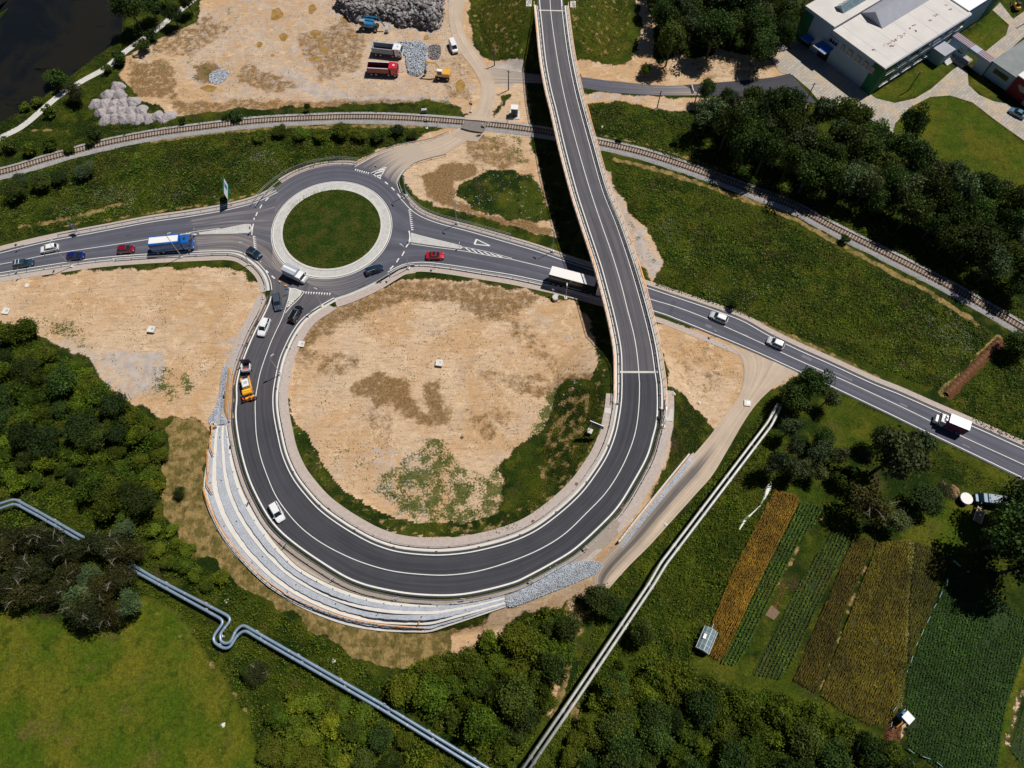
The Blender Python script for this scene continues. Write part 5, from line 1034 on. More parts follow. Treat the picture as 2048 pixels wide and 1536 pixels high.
def car(px, py, a, b, paint, label, L=4.35, W_=1.82, H=1.48, style='hatch', roofp=None, rails=False, crossbars=False, group=None, name='car', box=False, panor=False):
    g = g1(px, py); root = empty(name, (g[0], g[1], 0), heading(a, b), label, 'car', group)
    # seen point is the middle of the body about 0.7 m above the road
    z0 = road_z(g[0], g[1]); x, y = W(px, py, z0 + .75); x, y = float(x), float(y)
    d, zz, _, _ = near(np.array([x]), np.array([y]), CW[::4]); z0 = max(float(HF(np.array([x]), np.array([y]))[0]), 0) + .08; root.location = (x, y, z0)
    pm = M[paint]; hl, w = L / 2, W_ / 2; zb = .2
    st = {'hatch': (-.46, -.36, .10, .27), 'estate': (-.485, -.43, .09, .26), 'suv': (-.48, -.42, .08, .25), 'sedan': (-.33, -.20, .08, .26), 'van': (-.49, -.47, .20, .36)}[style]
    belt = H * .62; xs = [(-.5, .80, belt - .28), (-.487, .93, belt - .10), (-.44, .985, belt - .02), (-.2, 1, belt), (.12, 1, belt), (.26, .985, belt - .03), (.40, .95, belt - .12), (.465, .86, belt - .22), (.5, .70, belt - .36)]
    if style == 'sedan': xs[2] = (-.42, .97, belt - .03)
    b_ = MB(); b_.loft([ring_sec(q * L, w * ww, zb + (.1 if abs(q) > .48 else 0), zt) for q, ww, zt in xs])
    xr0, xr1, xf1, xf0 = [q * L for q in st]; wb, wt_ = w * .90, w * .74; zt = H - .03; zl = belt - .02
    B4 = [(xr0, -wb * .93, zl), (xr0, wb * .93, zl), (xf0, wb * .90, zl - .02), (xf0, -wb * .90, zl - .02)]; m1 = (xr1 * .55 + xf1 * .45)
    low = [(xr0, -wb * .93, zl), (m1, -wb, zl), (xf0, -wb * .9, zl - .02), (xf0, wb * .9, zl - .02), (m1, wb, zl), (xr0, wb * .93, zl)]
    up = [(xr1, -wt_ * .93, zt - .04), (m1, -wt_, zt), (xf1, -wt_ * .92, zt - .04), (xf1, wt_ * .92, zt - .04), (m1, wt_, zt), (xr1, wt_ * .93, zt - .04)]
    top = [(xr1 + .10, -wt_ * .82, zt + .01), (m1, -wt_ * .88, zt + .045), (xf1 - .10, -wt_ * .80, zt + .01), (xf1 - .10, wt_ * .80, zt + .01), (m1, wt_ * .88, zt + .045), (xr1 + .10, wt_ * .82, zt + .01)]
    b_.loft([low, up, top]); b_.build('body', pm, root, smooth=False)
    if roofp: quadp('roof_panel', [lerp(p, (m1, 0, zt), .04) for p in top], M[roofp], root, .03)
    quadp('windscreen', inset([low[2], low[3], up[3], up[2]], .06), M['glass'], root); quadp('rear_window', inset([low[0], low[5], up[5], up[0]], .10), M['glass'], root)
    for s, idx in ((-1, (0, 1, 2)), (1, (5, 4, 3))):
        for a_, c_ in ((idx[0], idx[1]), (idx[1], idx[2])): quadp('side_window', inset([low[a_], low[c_], up[c_], up[a_]], .10), M['glass'], root)
    wheelset(root, (-L * .31, L * .315), W_ - .02, .32)
    for s in (1, -1):
        o = MB().box((0, 0, 0), (.16, .34, .12), bev=.04).build('headlight', M['lampw'], root); o.location = (hl * .905, s * w * .66, belt - .27); o.rotation_euler = (0, 0, -s * .35)
        o = MB().box((0, 0, 0), (.10, .26, .16)).build('taillight', M['lampr'], root); o.location = (-hl * .965, s * w * .74, belt - .13)
        o = MB().box((0, 0, 0), (.12, .20, .14), bev=.03).build('mirror', pm, root); o.location = (xf0 - .22, s * (w + .09), belt + .03)
    MB().box((hl - .03, 0, .36), (.08, W_ * .55, .16)).build('grille', M['black'], root); MB().box((0, 0, .2), (L * .95, W_ * .86, .12)).build('underbody', M['black'], root)
    if rails or crossbars:
        for s in (1, -1): MB().box(((xr1 + xf1) / 2, s * wt_ * .9, zt + .08), ((xf1 - xr1) * .85, .05, .05)).build('roof_rail', M['steel'], root)
    if crossbars:
        for q in (.3, .62): MB().box((xr1 + (xf1 - xr1) * q, 0, zt + .13), (.12, wt_ * 1.8, .05)).build('roof_bar', M['sign_white'], root)
    if panor: quadp('sunroof', [(xf1 - .15, -.42, zt + .06), (xf1 - .15, .42, zt + .06), (m1 - .2, .42, zt + .065), (m1 - .2, -.42, zt + .065)], M['glass'], root)
    return root
G1 = 'cars on the left main road'
car(98, 496, (140,485), (60,502), 'white', 'white hatchback driving left on the left main road', L=4.1, H=1.5, group=G1)
car(46, 526, (20,530), (70,522), 'teal_paint', 'dark blue-black estate with white roof bars, leftmost car in the queue', L=4.5, style='estate', crossbars=True, group=G1)
car(150, 511, (130,514), (180,508), 'deep_blue_paint', 'deep blue hatchback, second in the queue heading for the roundabout', L=4.1, group=G1)
car(251, 497.5, (220,500), (280,495), 'dark_red_paint', 'dark red hatchback behind the blue lorry', L=4.0, group=G1)
car(508, 505, (498,498), (519,513), 'navy_paint', 'dark blue car crossing the dashed entry line into the roundabout', L=4.0, H=1.5)
car(748, 538.5, (733,544), (764,533), 'navy_paint', 'dark navy estate on the lower right of the roundabout', L=4.3, style='estate', rails=True)
car(870, 510.5, (850,511), (892,511), 'red_paint', 'bright red saloon leaving the roundabout on the right main road', L=4.3, style='sedan', panor=True)
car(554, 603, (552,592), (556,617), 'grey_blue_paint', 'grey-blue estate entering the loop road beside the striped splitter', L=4.5, style='estate')
car(591, 627.5, (584,640), (599,614), 'black_paint', 'black off-roader waiting at the yield teeth of the loop exit', L=4.5, H=1.75, style='suv', rails=True)
car(527.5, 654, (534,638), (521,672), 'white', 'white off-roader with roof rails just above the road works truck', L=4.5, H=1.7, W_=1.88, style='suv', rails=True)
bpy.data.objects[-1] if False else None
car(553.5, 1024, (545,1008), (563,1042), 'white', 'white hatchback with a dark windscreen, alone on the loop road', L=4.3, W_=1.85, H=1.55, style='suv')
car(1438, 634, (1456,642), (1420,627), 'light_silver', 'silver-white hatchback nearest the viaduct on the right main road', L=4.2, style='hatch', roofp='white')
car(1552, 685.5, (1570,693), (1536,678), 'light_silver', 'second silver-white hatchback, further right on the right main road', L=3.9, style='hatch', roofp='white')
car(2036, 225, (2054,234), (2018,215), 'cyan_paint', 'pale blue car parked by the dark red building at the right edge', L=4.3, style='sedan')
o = car(907, 92.5, (903,80), (912,104), 'white', 'white panel van parked on the dirt road edge beside the works yard', L=4.7, W_=1.9, H=1.9, style='van', name='van'); o['category'] = 'van'
def vroot(px, py, a, b, name, label, cat, zc=1.3):
    z = 0
    for _ in range(4): x, y = W(px, py, z + zc); z = float(HF(np.array([float(x)]), np.array([float(y)]))[0]) + .08
    return empty(name, (float(x), float(y), z), heading(a, b), label, cat)
def cab(root, x, L, w, z0, H, m, wind=True, sloped=.12, nm='cab'):
    b = MB(); hw = w / 2; V = [[(x, -hw, z0), (x, hw, z0), (x, hw, z0 + H), (x, -hw, z0 + H)]]
    secs = [(x, 1, z0 + H, 1), (x + L * .55, 1, z0 + H, 1), (x + L * (1 - sloped * 1.2), .97, z0 + H - .08, .93), (x + L, .95, z0 + H * .50, .95), (x + L + .04, .93, z0 + .1, .93)]
    rings = [[(q, -hw * k, z0), (q, -hw * k, zt - .12), (q, -hw * kk * .93, zt), (q, hw * kk * .93, zt), (q, hw * k, zt - .12), (q, hw * k, z0)] for q, k, zt, kk in secs]
    b.loft(rings); o = b.build(nm, m, root)
    x1, x2 = secs[2][0], secs[3][0]; z1, z2 = secs[2][2], secs[3][2]
    quadp('windscreen', [(x2 + .01, -hw * .86, z2 + .02), (x2 + .01, hw * .86, z2 + .02), (x1 + .01, hw * .82, z1 - .12), (x1 + .01, -hw * .82, z1 - .12)], M['glass'], root, .02)
    for s in (1, -1):
        quadp('side_window', [(x + L * .35, s * hw * .995, z0 + H * .52), (x + L * .82, s * hw * .97, z0 + H * .52), (x + L * .78, s * hw * .96, z0 + H * .85), (x + L * .35, s * hw * .99, z0 + H * .85)], M['glass'], root, .015)
        MB().box((x + L * .9, s * (hw + .2), z0 + H * .62), (.14, .28, .5)).build('mirror', M['black'], root); MB().box((x + L + .02, s * hw * .72, z0 + .35), (.1, .36, .2)).build('headlight', M['lampw'], root)
    return o
# blue lorry
r = vroot(343, 487, (310,489), (380,482), 'box_lorry', 'blue lorry with a white roofed box body on the left main road', 'lorry', 2.0)
MB().box((-1.1, 0, 2.35), (7.0, 2.5, 2.7)).build('box_body', M['truck_blue_paint'], r); MB().box((-1.15, .02, 3.72), (6.6, 1.75, .06)).build('roof_panel', M['canvas'], r); MB().box((0, 0, .85), (9.0, 1.0, .3)).build('chassis', M['darksteel'], r)
cab(r, 2.65, 2.0, 2.45, .6, 2.7, M['truck_blue_paint']); MB().box((3.4, 0, 3.33), (.5, .6, .06)).build('roof_hatch', M['black'], r); wheelset(r, (-3.6, -2.4, 3.6), 2.45, .5, .35); MB().box((-1.3, 1.26, 1.06), (5.6, .04, .08)).build('side_rail', M['sign_white'], r); MB().box((-1.3, -1.26, 1.06), (5.6, .04, .08)).build('side_rail', M['sign_white'], r)
# white box van on the ring
r = vroot(589, 547.5, (572,540), (608,557), 'box_van', 'white box van with a grey cargo body circling the roundabout', 'van', 1.4)
MB().box((-.85, 0, 1.75), (3.6, 2.15, 2.2)).build('cargo_body', M['canvas_grey'], r); MB().box((-.85, 0, 2.87), (3.55, .5, .05)).build('roof_strip', M['canvas'], r); MB().box((0, 0, .6), (5.4, .9, .25)).build('chassis', M['darksteel'], r); cab(r, 1.0, 1.35, 2.0, .35, 1.85, M['white'])
MB().box((2.55, 0, .85), (.75, 1.85, .75), top=(.75, .9), bev=.12).build('bonnet', M['white'], r); wheelset(r, (-1.7, 1.9), 2.0, .36)
# articulated lorry under the viaduct
r = vroot(1152, 562, (1112,549), (1192,570), 'articulated_lorry', 'articulated lorry with a white-roofed black trailer passing under the viaduct', 'lorry', 2.3)
MB().box((-.8, 0, 2.45), (10.6, 2.5, 2.9)).build('trailer', M['black_paint'], r); MB().box((-.8, 0, 3.93), (10.5, 2.44, .05)).build('trailer_roof', M['canvas'], r); MB().box((-6.12, 0, 2.45), (.06, 2.4, 2.8)).build('rear_doors', M['silver'], r); cab(r, 5.1, 2.1, 2.45, .6, 2.9, M['white']); MB().box((0, 0, .9), (11.5, 1.0, .25)).build('chassis', M['darksteel'], r); wheelset(r, (-4.9, -3.7, -2.5, 3.9, 6.2), 2.45, .5, .35)
for s in (1, -1): MB().box((-.2, s * 1.2, .85), (3.2, .06, .35)).build('side_guard', M['steel'], r)
# white box truck on the right
r = vroot(1902, 846, (1935,855), (1872,829), 'box_truck', 'white box truck with maroon printed sides on the right main road', 'truck', 1.5)
MB().box((-1.0, 0, 1.9), (4.1, 2.2, 2.45)).build('cargo_body', M['maroon'], r); MB().box((-1.0, 0, 3.14), (4.1, 2.2, .05)).build('cargo_roof', M['white'], r); MB().box((-3.06, 0, 1.9), (.04, 2.15, 2.4)).build('rear_doors', M['white'], r); cab(r, 1.1, 1.25, 2.05, .4, 1.85, M['white']); MB().box((2.65, 0, .9), (.8, 1.9, .8), top=(.7, .9), bev=.12).build('bonnet', M['white'], r)
MB().box((1.35, 0, 2.45), (.7, 1.5, .5), top=(.5, .8)).build('wind_deflector', M['white'], r); MB().tube([(1.45, 0, 2.72), (1.45, 0, 2.73)], .2, 12).build('roof_emblem', M['maroon'], r); wheelset(r, (-1.9, 2.0), 2.05, .38); MB().box((0, 0, .6), (6, .9, .25)).build('chassis', M['darksteel'], r)
# tipper trucks
def tipper(px, py, a, b, pc, bodyc, label, rimc):
    r = vroot(px, py, a, b, 'tipper_truck', label, 'dump truck', 1.3); L0, L1, w, z0, z1 = -4.1, 1.9, 2.5, 1.15, 2.55; hw = w / 2
    b_ = MB(); cx = (L0 + L1) / 2; b_.box((cx, 0, z0), (L1 - L0, w, .12))
    b_.box((cx, hw - .05, (z0 + z1) / 2), (L1 - L0, .1, z1 - z0)); b_.box((cx, -hw + .05, (z0 + z1) / 2), (L1 - L0, .1, z1 - z0)); b_.box((L1 - .05, 0, (z0 + z1) / 2 + .2), (.1, w - .2, z1 - z0 + .4)); b_.box((L0 + .05, 0, (z0 + z1) / 2 - .1), (.1, w - .2, z1 - z0 - .2))
    for q in np.linspace(L0 + .3, L1 - .3, 7): 
        for s in (1, -1): b_.box((q, s * (hw + .03), (z0 + z1) / 2), (.1, .08, z1 - z0 - .05))
    b_.build('tipping_body', M[bodyc], r); MB().box((cx, 0, z0 + .1), (L1 - L0 - .25, w - .25, .06)).build('bed_floor', plain('rusty_bed', (.045, .022, .014), .9, var=.4), r)
    for s in (1, -1): MB().box((cx, s * (hw - .05), z1 + .04), (L1 - L0, .16, .08)).build('top_rim', M[rimc], r)
    MB().box((L1 + .15, 0, z1 + .25), (.55, w, .12)).build('cab_shield', M[pc], r); MB().box((-.3, 0, .85), (8.4, 1.0, .35)).build('chassis', M['darksteel'], r); cab(r, 2.3, 1.9, 2.45, .55, 2.35, M[pc]); MB().box((3.1, 0, 2.93), (.5, .5, .06)).build('roof_hatch', M['sign_white'] if pc != 'white' else M['steel'], r)
    wheelset(r, (-3.1, -1.8, 1.6, 3.3), 2.45, .5, .34)
tipper(775, 101, (745,98), (800,104), 'white', 'canvas_grey', 'white-cabbed dump truck with a grey tipping body, upper of the two', 'canvas_grey')
tipper(766, 139, (740,138), (795,141), 'truck_red', 'dark_red_paint', 'red dump truck with an open tipping body, lower of the two', 'sign_white')
# yellow wheeled excavator
r = vroot(887, 148, (900,149), (860,145), 'wheeled_excavator', 'yellow wheeled excavator with its arm folded forward, beside the crushed stone', 'excavator', 1.2)
MB().box((0, 0, .85), (3.4, 1.1, .5)).build('undercarriage', M['darksteel'], r); wheelset(r, (-1.25, 1.25), 2.4, .5, .4); MB().box((-.85, 0, 1.65), (2.0, 2.3, 1.0), bev=.2).build('engine_housing', M['machine_yellow'], r); MB().box((.2, 0, 1.25), (2.4, 2.2, .25)).build('turntable', M['machine_yellow'], r)
MB().box((.85, .6, 2.1), (1.5, 1.0, 1.6), bev=.12).build('cab', M['white'], r)
for P in ([(1.6, .2, 1.6), (1.6, 1.0, 1.6), (1.6, 1.0, 2.7), (1.6, .2, 2.7)], [(.3, 1.1, 1.7), (1.4, 1.1, 1.7), (1.4, 1.1, 2.7), (.3, 1.1, 2.7)]): quadp('cab_window', P, M['glass'], r, .02)
def armseg(nm, pts, w, m, root): b = MB(); [b.tube([pts[i], pts[i + 1]], [w, w * .8], 4) for i in range(len(pts) - 1)]; return b.build(nm, m, root)
armseg('boom', [(.6, -.4, 1.7), (1.9, -.4, 4.0), (4.6, -.4, 4.1)], .26, M['machine_yellow'], r); armseg('stick', [(4.6, -.4, 4.2), (5.0, -.4, 1.5)], .2, M['machine_yellow'], r); o = armseg('bucket', [(5.0, -.4, 1.5), (5.25, -.4, .35)], .42, M['darksteel'], r); armseg('ram', [(1.2, -.4, 1.6), (2.2, -.4, 3.4)], .07, M['steel'], r); MB().box((2.1, 0, .35), (.2, 2.3, .5)).build('dozer_blade', M['machine_yellow'], r)
# blue material handler by the rubble
r = vroot(742, 50, (725,47), (770,52), 'material_handler', 'blue wheeled loader with a long boom digging at the rubble heap', 'excavator', 1.2)
MB().box((-.4, 0, .9), (4.4, 1.3, .6)).build('undercarriage', M['darksteel'], r); wheelset(r, (-2.0, 1.4), 2.5, .55, .42); MB().box((-.9, 0, 1.75), (3.6, 2.3, 1.1), bev=.2).build('machine_body', M['machine_blue'], r); MB().box((-2.2, -.6, 2.3), (1.5, 1.1, 1.4), bev=.15).build('cab', M['silver'], r); quadp('cab_window', [(-2.9, -1.18, 1.9), (-1.5, -1.18, 1.9), (-1.5, -1.18, 2.8), (-2.9, -1.18, 2.8)], M['glass'], r, .02)
armseg('boom', [(-2.6, .7, 2.2), (-1.6, .7, 3.4), (2.2, .5, 3.5), (4.0, 0, 1.2)], .24, M['machine_blue'], r); b = MB(); b.box((4.6, 0, .7), (1.2, 2.2, .9), top=(.5, 1)); b.build('bucket', M['steel'], r)
# yellow road works truck with warning trailer
r = vroot(494, 776, (491,755), (500,795), 'service_truck', 'orange-yellow road works truck with a white panel on its bed, parked on the loop', 'truck', 1.1)
MB().box((-1.0, 0, .95), (3.2, 1.95, .7)).build('load_bed', M['truck_orange'], r); MB().box((-.75, .1, 1.75), (2.0, 1.5, .9)).build('equipment_box', M['silver'], r); MB().box((-.7, .12, 2.22), (1.7, 1.3, .05)).build('white_panel', M['white'], r); MB().box((-2.1, .25, 1.5), (.75, 1.1, .5)).build('tool_locker', M['navy_paint'], r); cab(r, .75, 1.35, 1.95, .4, 1.75, M['truck_orange'], sloped=.2); MB().box((2.3, 0, .85), (.85, 1.8, .7), top=(.7, .9), bev=.1).build('bonnet', M['truck_orange'], r)
MB().box((1.1, 0, 2.22), (.3, 1.4, .14)).build('beacon_bar', M['sign_yellow'], r); wheelset(r, (-1.7, 1.8), 1.95, .38); MB().box((0, 0, .5), (5, .9, .2)).build('chassis', M['darksteel'], r)
def text(s, size, loc, rot, m, parent, ext=.01, name='lettering'):
    cu = bpy.data.curves.new(name, 'FONT'); cu.body = s; cu.size = size; cu.extrude = ext; cu.align_x = 'CENTER'; cu.align_y = 'CENTER'; tmp = bpy.data.objects.new('tmp', cu); me = bpy.data.meshes.new_from_object(tmp); bpy.data.objects.remove(tmp)
    me.materials.clear(); me.materials.append(m); o = bpy.data.objects.new(name, me); col.objects.link(o); o.parent = parent; o.location = loc; o.rotation_euler = rot
    return o
text('20', .85, (-.7, .12, 2.26), (0, 0, R(90)), M['workgrey'], r)
r = vroot(493, 735, (495,722), (492,752), 'warning_trailer', 'dark road works warning trailer with a tilted board behind the orange truck', 'trailer', .9)
MB().box((0, 0, .75), (2.4, 1.6, .25)).build('trailer_bed', M['darksteel'], r); MB().box((.9, 0, 1.2), (.6, 1.6, .6)).build('battery_box', M['silver'], r); b = MB(); b.box((-1.0, 0, 1.9), (.1, 2.1, 1.9)); b.build('warning_board', M['sign_back'], r); MB().box((-.93, 0, 2.2), (.06, .7, .4)).build('red_lamp_panel', M['sign_red'], r)
for s in (1, -1): MB().box((.1, s * .85, 1.2), (1.5, .12, .8)).build('side_frame', M['sign_white'], r)
wheelset(r, (.1,), 1.9, .32); MB().tube([(1.2, 0, .6), (2.3, 0, .5)], .06, 6).build('drawbar', M['darksteel'], r); MB().box((.3, 0, 1.0), (.5, .7, .3)).build('red_locker', M['sign_red'], r)
# van and flat trailer beside the trees on the right
r = vroot(1978, 999, (2010,1004), (1962,996), 'dark_pickup', 'dark van with a pale roof half hidden under the tree at the right edge', 'van', 1.2)
MB().box((-1.2, 0, 1.25), (3.6, 1.95, 1.7), bev=.15).build('van_body', M['teal_paint'], r); MB().box((-1.3, 0, 2.13), (3.0, 1.7, .05)).build('roof_panel', M['canvas_grey'], r); cab(r, .6, 1.3, 1.9, .4, 1.5, M['teal_paint'], sloped=.3); MB().box((2.2, 0, .8), (.9, 1.8, .6), top=(.7, .9), bev=.12).build('bonnet', M['teal_paint'], r); wheelset(r, (-1.8, 1.7), 1.9, .36)
r = vroot(1958, 1030, (1953,1045), (1963,1015), 'flat_trailer', 'small pale flatbed trailer parked under the trees beside the dark van', 'trailer', .7)
MB().box((0, 0, .7), (3.2, 1.5, .12)).build('flatbed', M['timber'], r); MB().box((0, .75, .85), (3.2, .05, .3)).build('side_board', M['canvas'], r); MB().box((0, -.75, .85), (3.2, .05, .3)).build('side_board', M['canvas'], r); wheelset(r, (-.2,), 1.6, .3); MB().tube([(1.6, 0, .6), (2.6, 0, .5)], .05, 6).build('drawbar', M['darksteel'], r)
# small tractor-excavator with white canopy in the plots
r = vroot(1807, 1434, (1800,1436), (1785,1452), 'mini_excavator', 'small excavator with a square white canopy digging the trench in the plots', 'excavator', 1.0)
MB().box((0, 0, 1.0), (1.7, 1.5, .5), bev=.15).build('machine_body', M['machine_blue'], r); MB().box((0, .1, 2.45), (1.6, 1.6, .07)).build('canopy', M['white'], r)
for sx in (.65, -.65):
    for sy in (.65, -.6): MB().box((sx, sy, 1.8), (.06, .06, 1.3)).build('canopy_post', M['darksteel'], r)
for s in (1, -1): MB().box((0, s * .75, .28), (2.1, .35, .55), bev=.2).build('track', M['tyre'], r)
armseg('boom', [(.6, 0, 1.1), (1.4, 0, 2.4), (2.5, 0, 1.9)], .12, M['machine_yellow'], r); armseg('stick', [(2.5, 0, 1.9), (2.7, 0, .6)], .1, M['machine_yellow'], r); MB().box((2.6, 0, .35), (.4, .6, .4)).build('bucket', M['darksteel'], r); MB().box((-.1, 0, 1.4), (.5, .5, .5)).build('seat', M['black'], r)
# yellow machine top right
r = vroot(2034, 13, (2034,25), (2025,5), 'crawler_loader', 'small yellow and black machine on the grass at the top right corner', 'loader', .8)
MB().box((0, 0, .9), (2.4, 1.3, .7), bev=.15).build('machine_body', M['machine_yellow'], r); MB().box((-.1, 0, 1.6), (.9, .9, .9)).build('cab', M['black'], r); armseg('arm', [(.9, 0, 1.1), (2.4, 0, 1.9), (3.4, 0, .5)], .14, M['black'], r)
for s in (1, -1): MB().box((0, s * .75, .35), (2.3, .3, .6), bev=.2).build('track', M['tyre'], r)
# ================================================================== WORKERS
def person(px, py, head_px, label, coat, legs, helmet, lean=.0, armf=.3):
    p = g1(px, py); z = road_z(p[0], p[1]); a = random.uniform(0, 6.28) if head_px is None else head_px; root = empty('person', (p[0], p[1], z - .0), a, label, 'person', 'workers in front of the orange truck')
    def skin(name, J, E, rad, m):
        me = bpy.data.meshes.new(name); me.from_pydata([j for j in J], E, []); o = bpy.data.objects.new(name, me); col.objects.link(o); o.parent = root; me.materials.append(m)
        md = o.modifiers.new('skin', 'SKIN'); sv = me.skin_vertices[0].data
        for i, r_ in enumerate(rad): sv[i].radius = (r_, r_ * .9) if not isinstance(r_, tuple) else r_
        sv[0].use_root = True; md.use_smooth_shade = True; s_ = o.modifiers.new('sub', 'SUBSURF'); s_.levels = 1; s_.render_levels = 2; return o
    lx = lean
    J = [(0, 0, .95), (lx * .3, 0, 1.2), (lx * .7, 0, 1.42), (lx * .9, 0, 1.52), (lx, 0, 1.60), (lx * 1.02 + .02, 0, 1.70), (lx, 0, 1.76)]; E = [(0,1),(1,2),(2,3),(3,4),(4,5),(5,6)]; rad = [.15, .14, .13, .06, .075, .095, .06]
    cj, ce, cr = [(0, 0, .92), (lx * .3, 0, 1.2), (lx * .7, 0, 1.40)], [(0,1),(1,2)], [.165, .165, .15]; tj, te, tr2 = [(0, 0, .93)], [], [.165]
    for s in (1, -1):
        k = len(J); J += [(0.0, s * .10, .88), (.03 * s, s * .12, .48), (-.02, s * .12, .08), (.13, s * .13, .04)]; E += [(0, k), (k, k + 1), (k + 1, k + 2), (k + 2, k + 3)]; rad += [.10, .065, .05, .045]
        k2 = len(tj); tj += [(0.0, s * .10, .85), (.03 * s, s * .12, .48), (-.01, s * .12, .12)]; te += [(0, k2), (k2, k2 + 1), (k2 + 1, k2 + 2)]; tr2 += [.115, .085, .075]
        k = len(J); sh, el, wr, ha = (lx * .7, s * .19, 1.40), (lx * .7 + armf * .2, s * .25, 1.14), (lx * .7 + armf, s * .20, 1.0), (lx * .7 + armf + .08, s * .19, .97)
        J += [sh, el, wr, ha]; E += [(2, k), (k, k + 1), (k + 1, k + 2), (k + 2, k + 3)]; rad += [.055, .045, .032, .035]
        for f in range(4): J.append((ha[0] + .075 - .01 * abs(f - 1.5), ha[1] + (f - 1.5) * .02, ha[2] - .03)); E.append((k + 3, len(J) - 1)); rad.append(.009)
        J.append((ha[0] + .02, ha[1] - s * .05, ha[2] - .01)); E.append((k + 3, len(J) - 1)); rad.append(.010)
        k2 = len(cj); cj += [sh, el, (wr[0] - .02, wr[1], wr[2] + .02)]; ce += [(2, k2), (k2, k2 + 1), (k2 + 1, k2 + 2)]; cr += [.075, .065, .05]
    skin('body', J, E, rad, M['skin']); skin('jacket', cj, ce, cr, M[coat]); skin('trousers', tj, te, tr2, M[legs])
    b = MB(); rings = []
    for t in np.linspace(0, 1, 6): rr = .135 * math.cos(t * math.pi / 2 * .95); rings.append([(lx + rr * math.cos(q) * 1.1, rr * math.sin(q), 1.72 + .13 * math.sin(t * math.pi / 2)) for q in np.linspace(0, 2 * math.pi, 12, endpoint=False)])
    b.loft(rings); b.build('helmet' if helmet != 'hiviz' else 'hood', M[helmet], root, smooth=True)
person(490.5, 804, 1.0, 'worker in full orange workwear standing apart on the left, below the truck', 'hiviz', 'hiviz', 'hiviz', .05)
person(506.5, 801, 2.4, 'worker in red-orange workwear bending forward at the front of the truck', 'hiviz', 'hiviz', 'hiviz', .3, .4)
person(514, 798, 3.0, 'worker in dark clothes and white helmet at the right front corner of the truck', 'workgrey', 'workgrey', 'helmet', .12, .35)
# repair patches and dark seams in the old carriageway
pm1 = plain('pale_road_patch', (.17, .165, .19), .85, var=.15, sc=2); pm2 = plain('dark_road_patch', (.075, .075, .09), .85, var=.15, sc=2)
for k, (pts, mm) in enumerate((([(1606,709),(1625,718),(1621,723),(1602,714)], pm1), ([(1634,736),(1655,745),(1651,751),(1630,741)], pm1), ([(1664,741),(1705,760),(1703,763),(1662,744)], pm1), ([(1412,648),(1424,652),(1422,658),(1410,653)], pm1), ([(1488,668),(1497,671),(1495,675),(1486,671)], pm1), ([(1800,805),(1815,812),(1813,815),(1798,808)], pm1), ([(1925,887),(1940,894),(1939,897),(1924,890)], pm1), ([(1345,601),(1352,604),(1342,634),(1335,631)], pm2), ([(250,470),(262,468),(263,472),(251,474)], pm2), ([(715,575),(730,568),(733,573),(718,580)], pm2), ([(560,640),(572,634),(575,641),(563,647)], pm2))):
    P = G([p[0] for p in pts], [p[1] for p in pts]); P[:, 2] += .084 + .0005 * k; a = np.cross(P[1] - P[0], P[2] - P[1])[2]; f = tuple(range(4)); o = meshobj('road_patch', P, [f if a > 0 else f[::-1]], mm); o['kind'] = 'structure'
dp = None
for i in range(30, NR - 8, 17):
    p = EI[i] - UN[i] * .52
    if dp is None: dp = o = MB().box((0, 0, .03), (.45, .45, .06)).build('drain_grate', M['darksteel'])
    else: o = dp.copy(); col.objects.link(o)
    o.location = (p[0], p[1], p[2] + .13); tag(o, 'square black drain grate in the inner gutter of the loop road', 'drain grate', 'drain grates along the inner gutter')
# ================================================================== STREET FURNITURE
def lamp(base, head, h, label):
    p = g1(*base); hx, hy = W(head[0], head[1], h); d = Vector((float(hx) - p[0], float(hy) - p[1], 0)); L = d.length; L = min(max(L, .8), 2.6); a = math.atan2(d.y, d.x)
    r = empty('street_lamp', (p[0], p[1], p[2]), a, label, 'street lamp', 'tall street lamps'); b = MB(); b.box((0, 0, .15), (.7, .7, .45)); b.build('foundation', M['concrete_w'], r); b = MB(); b.tube([(0, 0, 0), (0, 0, h - .5)], [.10, .06], 8); b.build('pole', M['steel'], r); b = MB(); b.tube([(0, 0, h - .5), (.15, 0, h - .15), (.5, 0, h), (L - .3, 0, h + .08)], .045, 6); b.build('arm', M['steel'], r); MB().box((L, 0, h + .06), (.85, .3, .12), bev=.08).build('lamp_head', M['steel'], r)
lamp((144,533), (103,480), 8.5, 'grey street lamp leaning its arm over the road by the deep blue car'); lamp((364,514), (337,467), 8.5, 'grey street lamp whose arm reaches over the blue lorry'); lamp((500,529), (480,485), 8.5, 'grey street lamp beside the roundabout entry with the dark blue car')
lamp((914,448), (909,404), 8, 'grey street lamp behind the railing by the painted yield triangle'); lamp((1105,503), (1108,460), 8, 'grey street lamp beside the viaduct shadow on the right main road'); lamp((818,537), (803,490), 8.5, 'grey street lamp at the bend below the east splitter island')
lamp((644,613), (627,575), 8, 'grey street lamp beside the yield teeth of the loop exit'); lamp((562,749), (545,712), 8, 'grey street lamp on the inner edge of the loop opposite the orange truck'); lamp((813,392), (805,348), 8, 'grey street lamp at the neck between the dusty arm and the right main road')
lamp((1131,597), (1134,571), 4.5, 'short white weather station column standing in the dirt just below the articulated lorry'); lamp((1326,853), (1322,838), 3.0, 'short grey lamp column at the lower right end of the viaduct')  # first column is a weather station, built with the lamp model
